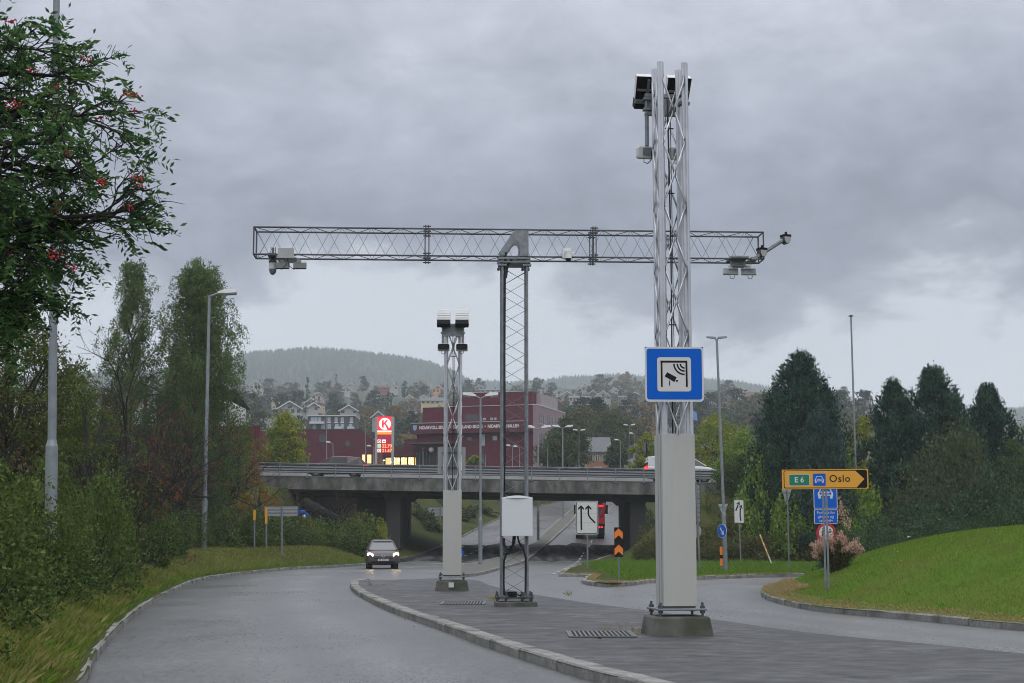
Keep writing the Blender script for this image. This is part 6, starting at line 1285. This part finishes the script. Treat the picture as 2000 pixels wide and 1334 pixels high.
bt(2010, 815, 78, 130, leafmat('leaf_right_edge', [(.03, .05, .02), (.045, .075, .022), (.06, .09, .03)]), 26, 'green leafy tree cut by the right edge of the picture', zb=.5, leaf=.11, ncl=120)
# right of the school and on the flat beyond the bridge
bt(1106, 815, 195, 84, G11, 27, 'grey green leafy tree right of the school', zb=9, leaf=.34, ncl=120)
bt(1085, 845, 185, 80, G11, 34, 'lower leafy tree before the side wing of the school', zb=9, leaf=.32, ncl=80)
bt(1140, 790, 280, 110, G10, 28, 'large hazy round tree above the beige house', zb=12, leaf=.5, ncl=110)
bt(1195, 800, 250, 110, G11, 29, 'large hazy tree left of the tall tower', zb=11, leaf=.45, ncl=120)
bt(1165, 765, 330, 70, G12, 30, 'dark hazy tree among the pale ones above the beige house', zb=14, leaf=.55, ncl=60)
bt(1205, 856, 205, 46, G11, 31, 'dense grey green tree beside the beige house', zb=9, leaf=.35, ncl=80)
bt(558, 803, 133, 112, G6, 32, 'yellowing tree with a pointed round crown behind the left end of the bridge', env=lambda u: (1 - u) ** .55 * min(1, .45 + u * 3), zb=4.2, leaf=.22, ncl=170, per=80)
bt(505, 850, 130, 60, G5, 35, 'small orange brown tree left of the yellowing tree', zb=4.2, leaf=.2, ncl=60)
bt(928, 890, 160, 34, G6, 36, 'small pale bush before the school wall', zb=9, leaf=.25, ncl=24, per=50, cat='shrub')
# ---- autumn trees by the lamp, left
bt(455, 812, 92, 110, G5, 41, 'loose autumn tree with orange and olive leaves right of the left lamp', zb=1.3, leaf=.13, ncl=110, per=50, squash=.9)
bt(505, 935, 96, 80, G5, 42, 'low orange leaved tree before the left end of the bridge', zb=1.5, leaf=.12, ncl=60, per=45)
bt(425, 870, 88, 80, G4, 43, 'brown leaved small tree beside the left lamp post', zb=1.2, leaf=.13, ncl=70, per=40)
# ---- birches
def birch(px, pt, Y, wpx, zb, seed, lab, ns=520, lean=0.0):
    rng = np.random.default_rng(seed); loc, H = at_px(px, pt, Y, zb); R = wpx / 2 * Y / 3000; t = thing('birch_tree', lab, 'birch', loc, 0); env = lambda u: (math.sin(math.pi * min(.999, u * .80 + .16)) ** .7) * (1.12 - .62 * u)
    P_, A_ = [], []; b = MB(); bt_ = MB(); limb(bt_, (0, 0, -.5), (lean, 0, H * .97), H * .016, .02, rng, 0, 8); bt_.build('trunk', M_birchb, t)
    nb = int(ns / 17); cl = []
    for i in range(nb):
        u = ((i + rng.random()) / nb) ** .9; th = i * 2.4 + rng.uniform(-.4, .4); rr = env(u) * R * rng.uniform(.35, 1.08); cl.append((u, th, rr, rng.uniform(.6, 1.25)))
    for u, th, rr, big in cl:
        z = H * (.13 + .85 * u); c0 = np.array([rr * math.cos(th), rr * math.sin(th), z]); st_ = np.array([lean * u, 0, max(.5, z - rr * .9 - .4)]); limb(b, st_, c0, .04, .008, rng, .12, 5)
        for j in range(17):
            L_ = rng.uniform(.35, 1.5) * (1.15 - .6 * u) * big * R / 2.6; n = int(L_ * 46) + 10; f = rng.uniform(.35, 1.05); s = rng.random((n, 1)); x0 = st_ + (c0 - st_) * f + rng.normal(size=3) * [.34, .34, .2] * big * R / 3 + [0, 0, .12 * math.sin(math.pi * min(1, f)) * rr]
            outv = np.array([math.cos(th), math.sin(th), 0]); q = x0 + outv * rng.uniform(.05, .4) * np.sin(s * 1.6) + np.array([0, 0, -1]) * s * s * L_ + rng.normal(size=(n, 3)) * [.09, .09, .07]; P_.append(q); A_.append(rdir(n, rng, -1.4))
    b.build('branches', M_barkd, t); foliage('crown', np.vstack(P_), np.vstack(A_), .10, G8, t, rng, .6); return t
birch(262, 494, 84, 170, 1.8, 1, 'narrower birch with drooping twigs, left one of the two birches', 1300)
birch(390, 504, 84, 250, 1.8, 2, 'broader weeping birch behind the left lamp post', 2600)
# ---- twiggy shrubs with few brown leaves
def twiggy(px, pt, Y, wpx, zb, seed, lab, m=G4, nl=5000, depth=5, leaf=.075, nm='rowan_shrub', stems=6, cat='shrub', compound=False, bark=M_barkd):
    rng = np.random.default_rng(seed); loc, H = at_px(px, pt, Y, zb); R = wpx / 2 * Y / 3000; t = thing(nm, lab, cat, loc, 0); b = MB(); tips = []
    def grow(p, d, L_, r, k):
        n = 4; pts = [p]; q = p.copy(); dd = d.copy()
        for i in range(n): dd = unit(dd + rng.normal(size=3) * .16 + np.array([0, 0, .05])); q = q + dd * L_ / n; pts.append(q.copy())
        b.path(pts, r, 5 if k > 2 else 4, r * .62)
        if k <= 2: tips.extend(pts[1:])
        if k == 0: return
        for j in range(rng.integers(2, 4) + (1 if k < 3 else 0)):
            i0 = rng.integers(1, n + 1); nd = unit(dd + rng.normal(size=3) * .62 + np.array([0, 0, .18])); grow(pts[i0], nd, L_ * rng.uniform(.6, .85), r * .58, k - 1)
    for s in range(stems): th = s * 6.283 / stems + rng.uniform(-.3, .3); k_ = rng.uniform(.15, .8); d0 = unit(np.array([math.cos(th) * k_ * R / H * 2, math.sin(th) * k_ * R / H * 2, 1])); grow(np.array([math.cos(th) * .15, math.sin(th) * .15, -.2]), d0, H * .34, H * .011, depth)
    b.build('branches', bark, t); T = np.array(tips); k = rng.integers(0, len(T), nl)
    if compound:
        n = nl // 11; k = rng.integers(0, len(T), n); base = T[k]; a = unit(rdir(n, rng, -.1, unit(base * [1, 1, .2]), .7)); sd = unit(np.cross(a, rng.normal(size=(n, 3)))); Vp, Va = [], []
        for j in range(6):
            for s_ in (-1, 1): o = leaf * .42; Vp.append(base + a * (o * (j + .6)) + sd * s_ * o * .5 - np.array([0, 0, 1]) * o * .05 * j * j); Va.append(unit(a * .6 + sd * s_))
        foliage('foliage', np.vstack(Vp), np.vstack(Va), leaf, m, t, rng, .32)
    else: p = T[k] + rng.normal(size=(nl, 3)) * .12; foliage('foliage', p, rdir(nl, rng, .1), leaf, m, t, rng, .4)
    return t, T, rng
tw_l = [(170, 640, 52, 150, 'twiggy brown leaved rowan shrub at the left, below the rowan branches'), (250, 650, 62, 170, 'twiggy reddish brown rowan shrub before the left birch'), (330, 700, 76, 150, 'bare branched brown rowan shrub before the broad birch'), (120, 560, 46, 170, 'yellow green twiggy rowan shrub behind the thick lamp post'), (400, 740, 90, 100, 'sparse brown shrub at the foot of the left lamp'), (230, 760, 44, 150, 'low red twigged shrub above the left hedge')]
for i, (px, pt, Y, wp, lab) in enumerate(tw_l): twiggy(px, pt, Y, wp, 1.0, 60 + i, lab, [G4, G4, G4, G8, G4, G4][i], [4200, 5000, 3800, 6500, 1800, 2200][i], 5, .10 if i < 3 else .09, compound=True, stems=7)
bt(30, 560, 42, 330, leafmat('leaf_olive_left', [(.035, .055, .016), (.055, .075, .02), (.09, .09, .025), (.03, .045, .018)]), 71, 'olive green leafy tree behind the rowan at the left edge', zb=1, leaf=.10, ncl=360, per=75, spread=.28)
bt(175, 740, 40, 160, G1, 72, 'leafy shrub above the left hedge beside the thick lamp post', zb=1, leaf=.07, ncl=70, per=60)
for i, (px, pt, Y, lab) in enumerate(((545, 905, 100, 'thin bare sapling before the left bridge railing'), (655, 905, 101, 'thin bare sapling before the middle of the left bridge span'), (690, 930, 102, 'low bare sapling near the left bridge pier'), (578, 930, 99, 'slender nearly leafless sapling left of the dark culvert'))): twiggy(px, pt, Y, 50, 1.5, 80 + i, lab, G4, 330, 4, .08, 'sapling', 3, 'sapling')
# ---- the rowan with red berries, nearest tree on the left
def rowan():
    rng = np.random.default_rng(77); loc = Vector((-4.9, 10.6, .9)); t = thing('rowan_tree', 'rowan tree with feathery leaves and red berry clusters, nearest on the left', 'rowan tree', loc); b = MB(); tips = []
    tr = MB(); tr.path([(0, 0, -1), (.05, 0, 1.0), (-.05, .1, 2.4), (.0, .1, 4.4), (.1, 0, 6.2)], .09, 8, .03); tr.build('trunk', M_bark, t)
    def grow(p, d, L_, r, k):
        n = 5; pts = [p]; q = p.copy(); dd = d.copy()
        for i in range(n): dd = unit(dd + rng.normal(size=3) * .13 + np.array([0, 0, -.015])); q = q + dd * L_ / n; pts.append(q.copy())
        b.path(pts, r, 5, r * .6)
        if k <= 1: tips.extend(pts[2:]); 
        if k == 0: return
        for j in range(3 if k > 1 else 4):
            i0 = rng.integers(1, n + 1); nd = unit(dd + rng.normal(size=3) * .55 + np.array([0, 0, .08])); grow(pts[i0], nd, L_ * rng.uniform(.55, .8), r * .58, k - 1)
    targets = []
    for px, py, Y in ((300, 385, 10.2), (235, 430, 10.6), (265, 200, 10.0), (215, 120, 10.6), (200, 250, 9.6), (180, 330, 11), (130, 60, 10.4), (120, 180, 10), (90, 300, 9.8), (140, 450, 10.6), (70, 480, 10.2), (60, 90, 10), (30, 200, 10.5), (20, 380, 10), (40, 560, 10.4), (115, 540, 10.8), (160, 490, 11), (0, 20, 10.5), (-60, 150, 10), (-50, 450, 10), (10, 600, 10.8), (250, 330, 10.8), (90, 400, 11.2), (170, 180, 11.4), (310, 395, 10.4), (60, 620, 11.2), (-20, 660, 11.4), (110, 590, 11.3)): targets.append(np.array(P(px, py, Y) - loc))
    for T in targets:
        z0 = max(1.2, min(T[2] - rng.uniform(.2, .8), 5.2)); s = np.array([0, .05, z0]); L_ = np.linalg.norm(T - s); dv = (T - s) / L_
        mid_ = s + dv * L_ * .5 + np.array([0, 0, .12]); e = s + dv * max(.3, L_ - .42); b.path([s, s * .6 + mid_ * .4 + [0, 0, .05], mid_, (mid_ + e) / 2 + [0, 0, .04], e], .032, 6, .012)
        for q in (mid_, (mid_ + e) / 2, e, e):
            for _ in range(2): grow(np.array(q), unit(dv + rng.normal(size=3) * .5), rng.uniform(.22, .34), .009, 2)
    b.build('branches', M_barkd, t); T = np.array(tips); n = 1350; base = T[rng.integers(0, len(T), n)]; base = base + rng.normal(size=(n, 3)) * .02
    a = unit(rdir(n, rng, -.2, unit((base - [0, 0, 3]) * [1, 1, .4]), 1.2)); sd = unit(np.cross(a, np.array([0, 0, 1]) + rng.normal(size=(n, 3)) * .35)); Vp, Va = [], []; ln = rng.uniform(.8, 1.2, (n, 1))
    for j in range(7):
        for s_ in (-1, 1): o = .024 * ln; Vp.append(base + a * o * (j + .8) + sd * s_ * o * .85 - np.array([0, 0, 1]) * o * .06 * j * j); Va.append(unit(a * .55 + sd * s_ + rng.normal(size=(n, 3)) * .12))
    Vp.append(base + a * .024 * ln * 8); Va.append(a); foliage('foliage', np.vstack(Vp), np.vstack(Va), .056, G7, t, rng, .38)
    spots = [(270, 185), (265, 215), (250, 180), (165, 112), (110, 168), (62, 135), (110, 245), (85, 268), (30, 200), (197, 230), (270, 345), (275, 362), (250, 400), (198, 355), (115, 395), (107, 410), (112, 498), (150, 520), (178, 208), (20, 38), (100, 490), (15, 490), (130, 300)]
    for px, py in spots:
        c0 = P(px, py, rng.uniform(9.7, 10.4)) - loc
        bm = MB()
        for q in range(rng.integers(7, 15)): o = rng.normal(size=3) * [.022, .022, .012]; bm.sphere((c0.x + o[0], c0.y + o[1], c0.z + o[2] - .01), .0075, 6, 4)
        bm.build('berry_cluster', mat('rowan_berry_red', (.55, .008, .02), .3), t)
rowan()
# ---- pink grass plant behind the yellow sign
def plume():
    Y = 42; rng = np.random.default_rng(5); x = X_at(1632, Y); zb = float(H_lawn(np.array([x]), np.array([Y]))[0]) - .3; t = thing('willowherb_clump', 'tall clump with fluffy pink brown seed heads behind the yellow sign post', 'tall herb', (x, Y, zb)); z = lambda py: Z_at(py, Y) - zb; st = MB(); P_, A_, Q_, B_ = [], [], [], []
    for i in range(75):
        th, r0 = rng.uniform(0, 6.28), rng.uniform(0, .28); k = rng.random(); top = np.array([rng.uniform(-.68, .68), rng.uniform(-.45, .45), 0]); top[2] = z(rng.uniform(1030, 1062)) - abs(top[0]) * .5
        if i < 5: top = np.array([.12 + .07 * i, 0, z((968, 985, 990, 1000, 1010)[i])])
        b0 = np.array([r0 * math.cos(th), r0 * math.sin(th), 0]); pts = [b0 * (1 - s) + top * s + np.array([0, 0, .15 * math.sin(math.pi * s)]) for s in (0, .33, .66, 1)]; st.path(pts, .008, 4, .003)
        n = 60; s = rng.uniform(.72, 1, (n, 1)); P_.append(b0 * (1 - s) + top * s + np.array([0, 0, 1]) * .15 * np.sin(math.pi * s) + rng.normal(size=(n, 3)) * .028); A_.append(rdir(n, rng, .9))
        n = 40; s = rng.uniform(.1, .78, (n, 1)); Q_.append(b0 * (1 - s) + top * s + np.array([0, 0, 1]) * .15 * np.sin(math.pi * s) + rng.normal(size=(n, 3)) * .05); B_.append(rdir(n, rng, .2))
    st.build('stems', mat('brown_stem', (.09, .06, .035), .8), t); foliage('seed_heads', np.vstack(P_), np.vstack(A_), .06, leafmat('pink_seed_fluff', [(.30, .19, .15), (.42, .29, .24), (.24, .15, .11)]), t, rng, .35); foliage('leaves', np.vstack(Q_), np.vstack(B_), .10, leafmat('leaf_herb', [(.025, .035, .015), (.04, .05, .018), (.06, .05, .02)]), t, rng, .25)
plume()
# ---- grasses
def blades(name, label, x, y, zf, h, m, rng, wd=.006, lean=.35, group_kind='stuff'):
    n = len(x); z = zf(x, y); hh = h * rng.uniform(.5, 1.25, n); th = rng.uniform(0, 6.283, n); l = hh * np.abs(rng.normal(size=n)) * lean; V = np.zeros((n, 4, 3)); cx, sx_ = np.cos(th), np.sin(th); ph = rng.uniform(0, 6.283, n); wx, wy = np.cos(ph) * wd, np.sin(ph) * wd
    V[:, 0] = np.column_stack([x - wx, y - wy, z - .02]); V[:, 1] = np.column_stack([x + wx, y + wy, z - .02]); V[:, 2] = np.column_stack([x + l * cx * .4 + wx * .7, y + l * sx_ * .4 + wy * .7, z + hh * .6]); V[:, 3] = np.column_stack([x + l * cx, y + l * sx_, z + hh])
    o = mesh_np(name, V.reshape(-1, 3), np.arange(4 * n).reshape(n, 4), m); tag(o, label, 'grass', kind=group_kind); return o
rng = np.random.default_rng(9)
def along(line, n, dmin, dmax, side, ymax=1e9, ymin=-1e9, pw=1.0, clump=0):
    seg = np.diff(line, axis=0); ln_ = np.hypot(*seg.T); c = np.concatenate([[0], np.cumsum(ln_)]); mid_y = line[:, 1]; ok = (line[:-1, 1] < ymax) & (line[:-1, 1] > ymin); idx = np.where(ok)[0]; wgt = ln_[idx] / np.maximum(line[idx, 1], 8) ** 1.0; wgt /= wgt.sum(); i = rng.choice(idx, n, p=wgt); t = rng.random(n); p = line[i] + seg[i] * t[:, None]; nr = np.column_stack([-seg[i, 1], seg[i, 0]]) / ln_[i][:, None] * side; d = dmin + (dmax - dmin) * rng.random(n) ** pw
    if clump: d += .25 * np.sin(p[:, 1] * 2.1) + .2 * np.sin(p[:, 0] * 3.3)
    return p[:, 0] + nr[:, 0] * np.maximum(d, dmin), p[:, 1] + nr[:, 1] * np.maximum(d, dmin)
x, y = along(LK, 150000, .25, 4.2, 1, 95, 9, 1.0, 1); blades('verge_grass', 'long mixed green and straw coloured grass on the left verge', x, y, H_left, .17, GB, rng, .0045, .55)
x, y = along(LK, 40000, .12, .9, 1, 32, 12); blades('verge_grass', 'short grass growing over the near left kerb', x, y, H_left, .08, GB, rng, .004, .5)
x, y = along(LK, 34000, .14, 1.0, 1, 95, 9); blades('verge_grass', 'low green grass fringe right behind the left kerb', x, y, H_left, .10, GBg, rng, .007, .6)
x, y = along(LK, 9000, 1.5, 4.6, 1, 60, 9); blades('tall_grass', 'tall dry grass stalks before the left hedge', x, y, H_left, .65, GBd, rng, .004, .3)
n = 90000; x = rng.uniform(4, 34, n); y = rng.uniform(52, 100, n); k = inside(x, y, np.array(rv)); x, y = x[k], y[k]; blades('island_grass', 'uncut green grass on the kerbed strip before the right hand bushes', x, y, H_right, .16, GBg, rng, .010, .5)
x, y = along(IFc, 9000, .2, .5, 1, 200, 0); blades('island_grass', 'dry grass fringe along the kerb of the grass strip', x, y, H_right, .07, GBd, rng, .006, .5)
n = 190000; x = rng.uniform(6, 19, n); y = rng.uniform(18, 50, n); k = inside(x, y, np.array(ln)); x, y = x[k], y[k]; k = dist_line(x, y, LWN) > .25; x, y = x[k], y[k]; blades('lawn_grass', 'short mown grass of the lawn mound', x, y, H_lawn, .05, leafmat('lawn_blades', [(.05, .10, .010), (.08, .15, .014), (.13, .19, .035)], trans=.1, patch=(.10, .12, .025), pscale=.9), rng, .006, .5)
x, y = along(LWN, 22000, .06, .5, -1, 50, 14, 1.6); blades('dry_grass', 'straw coloured grass fringe along the lawn kerb', x, y, H_lawn, .055, GBd, rng, .005, .7)
x, y = along(LWN, 4000, .1, .9, -1, 47, 40, 1.0); blades('dry_grass', 'taller straw coloured grass at the tip of the lawn', x, y, H_lawn, .12, GBd, rng, .005, .6)
def tuft(px, py, lab, n=60, h=.3, m=GBd, w_=.2):
    gx_, gy_ = GR(px, py, .12); x = gx_ + rng.normal(size=n) * w_; y = gy_ + rng.normal(size=n) * .06; o = blades('grass_tuft', lab, x - gx_, y - gy_, lambda a, b: np.zeros(len(a)), h, m, rng, .0018, .7, None); o.location = (gx_, gy_, .125); o['category'] = 'grass tuft'
tuft(966, 1171, 'dry orange brown grass tuft at the left of the gantry slab', 60, .11, GBd, .08); tuft(1182, 1232, 'thin grass tuft at the back edge of the near grate', 14, .09, GBd, .03); tuft(1212, 1231, 'thin grass stalks beside the tall tower block', 12, .13, GBd, .05); tuft(1240, 1232, 'low dry grass tuft against the tall tower block', 18, .07, GBd, .06); tuft(1262, 1236, 'low grass strip at the foot of the tall tower block', 40, .09, GBd, .1); tuft(1111, 1163, 'tiny weed on the far edge of the island', 20, .14, GB, .04)
twiggy(729, 1112, 50.5, 26, .12, 90, 'tiny bare sapling growing at the tip of the island', G4, 40, 2, .04, 'sapling', 3, 'sapling')
for i, (px, py, lab) in enumerate(((740, 1164, 'small red brown fallen leaf on the island near its tip'), (877, 1165, 'yellow brown fallen leaf before the shorter tower block'), (791, 1212, 'pale orange fallen leaf in the gutter'), (808, 1226, 'dark fallen leaf on the road beside the island kerb'), (261, 1246, 'small pale fallen leaf on the road near the left kerb'), (1008, 1176, 'rust coloured leaf on the gantry slab'), (1875, 1150, 'pale leaf lying on the lawn'), (1780, 1166, 'white petal like leaf low on the lawn'), (1170, 1250, 'small dark leaf beside the near grate'), (1440, 1262, 'dark speck of a leaf on the near island asphalt'))):
    if px > 1500: gx_, gy_ = GR(px, py, .8); gz_ = float(H_lawn(np.array([gx_]), np.array([gy_]))[0]) + .05
    else: gx_, gy_ = GR(px, py, .12 if px > 830 or py < 1200 else 0); gz_ = .135 if px > 830 or py < 1200 else .012
    b = MB(); a = rr_.uniform(0, 6); c, s = math.cos(a) * .05, math.sin(a) * .05; b.add([(-c, -s, 0), (s * .6, -c * .6, .02), (c, s, .012), (-s * .6, c * .6, .025)], [(0, 1, 2, 3)]); o = b.build('fallen_leaf', mat('leaf_litter_%d' % (i % 4), [(.20, .04, .02), (.30, .16, .04), (.06, .04, .03), (.45, .42, .34)][i % 4], .7)); o.location = (gx_, gy_, gz_); tag(o, lab, 'leaf')
lf = MB(); lf.add([(-.03, -.02, 0), (.02, -.03, .015), (.03, .02, .01), (-.015, .03, .02)], [(0, 1, 2, 3)]); lf0 = lf.build('fallen_leaf', mat('leaf_litter_0', (.2, .04, .02), .7)); tag(lf0, 'tiny pale fallen leaf scattered on the lawn mound', 'leaf', 'fallen leaves scattered on the lawn'); lf0.data.materials[0] = mat('leaf_litter_pale', (.36, .33, .18), .7)
for i in range(34):
    x_, y_ = rr_.uniform(8.2, 15), rr_.uniform(26, 42); o = lf0 if i == 0 else copy_tree(lf0)
    if not inside(np.array([x_]), np.array([y_]), np.array(ln))[0]: x_ = 12.0
    o.location = (x_, y_, float(H_lawn(np.array([x_]), np.array([y_]))[0]) + .045); o.rotation_euler = (0, 0, rr_.uniform(0, 6))
# ---- trees on the hazy hillside: a few kinds, copied
def hill_tree(kind, m, seed, lab, env, H, R, leaf, ncl, per): return broad_tree('hillside_tree', lab, 'tree', (0, 0, 0), H, R, m, leaf, ncl, per, env, seed=seed, group='trees among the houses on the hillside', spread=.5, tz=.08)
HT = [hill_tree('round', G10, 91, 'rounded hazy green tree among the hillside houses', rnd_env, 10, 5, 1.0, 34, 26), hill_tree('round', G12, 92, 'dark rounded hazy tree among the hillside houses', egg_env, 11, 4.6, .95, 34, 28), hill_tree('spruce', G12, 93, 'pointed dark hazy spruce among the hillside houses', cone_env, 13, 3.6, .9, 34, 26), hill_tree('poplar', G12, 94, 'slim dark poplar on the hazy hillside', lambda u: .8 if u < .85 else .4, 15, 1.6, .9, 24, 26), hill_tree('autumn', leafmat('leaf_hill_autumn', [(.09, .05, .02), (.12, .08, .03), (.07, .07, .03)], trans=0), 95, 'brownish autumn tree among the hillside houses', rnd_env, 9, 4.5, 1.0, 30, 26)]
def ht(k, px, pt, Y, hpx=None, Hm=None):
    x = X_at(px, Y); zt = Z_at(pt, Y); zb = float(far_z(np.array([x]), np.array([float(Y)]))[0]) - .5; H0 = (10, 11, 13, 15, 9)[k]
    H = (hpx * Y / 3000) if hpx else max(4, zt - zb); s = H / H0; put(HT[k], (x, Y, zt - H), rr_.uniform(0, 6), (s * rr_.uniform(.85, 1.2), s * rr_.uniform(.85, 1.2), s) if k != 3 else (s * .9, s * .9, s))
for k, px, pt, Y, h in ((3, 596, 733, 700, 60), (3, 653, 729, 850, 28), (1, 648, 771, 520, 42), (1, 706, 736, 800, 30), (0, 620, 745, 820, 22), (2, 640, 742, 830, 18), (2, 789, 742, 780, 36), (0, 806, 750, 760, 30), (2, 826, 750, 740, 26), (1, 730, 765, 600, 50), (3, 756, 762, 560, 50), (3, 763, 765, 560, 50), (1, 722, 770, 620, 45), (4, 776, 795, 500, 28), (1, 690, 770, 640, 30), (0, 560, 745, 820, 26), (0, 540, 752, 760, 40), (1, 520, 760, 700, 40), (1, 510, 775, 620, 38), (1, 505, 790, 540, 32),
                        (2, 1160, 748, 800, 30), (2, 1150, 752, 790, 24), (0, 1168, 752, 800, 26), (2, 1215, 760, 760, 22), (0, 1200, 764, 720, 40), (0, 1245, 762, 700, 46), (1, 1236, 770, 640, 44), (2, 1076, 754, 740, 34), (2, 1134, 758, 760, 24), (1, 1048, 748, 760, 34), (2, 1108, 770, 680, 24), (0, 1100, 780, 480, 50), (1, 1125, 785, 430, 44), (4, 1090, 786, 500, 30), (0, 1180, 790, 420, 50), (1, 1215, 795, 420, 44), (2, 1460, 775, 680, 14), (2, 1490, 770, 700, 22), (0, 1480, 772, 680, 20), (1, 1420, 800, 460, 50), (1, 1450, 815, 420, 44), (0, 1380, 826, 380, 44), (0, 1395, 775, 700, 16), (1, 1345, 776, 680, 20), (1, 1500, 790, 500, 50)): ht(k, px, pt, Y, h)
rh = random.Random(5)
for i in range(235):
    Y = rh.choice((rh.uniform(330, 560), rh.uniform(560, 1010))); px = rh.uniform(440, 1700); x = X_at(px, Y); zg_ = float(far_z(np.array([x]), np.array([Y]))[0]); H = rh.uniform(8, 15) if Y > 450 else rh.uniform(6, 11)
    py = 1050 - (zg_ + H - CAMH) * 3000 / Y; ht(rh.choice((0, 0, 1, 1, 2, 4, 0)), px, py + 2, Y, H * 3000 / Y)
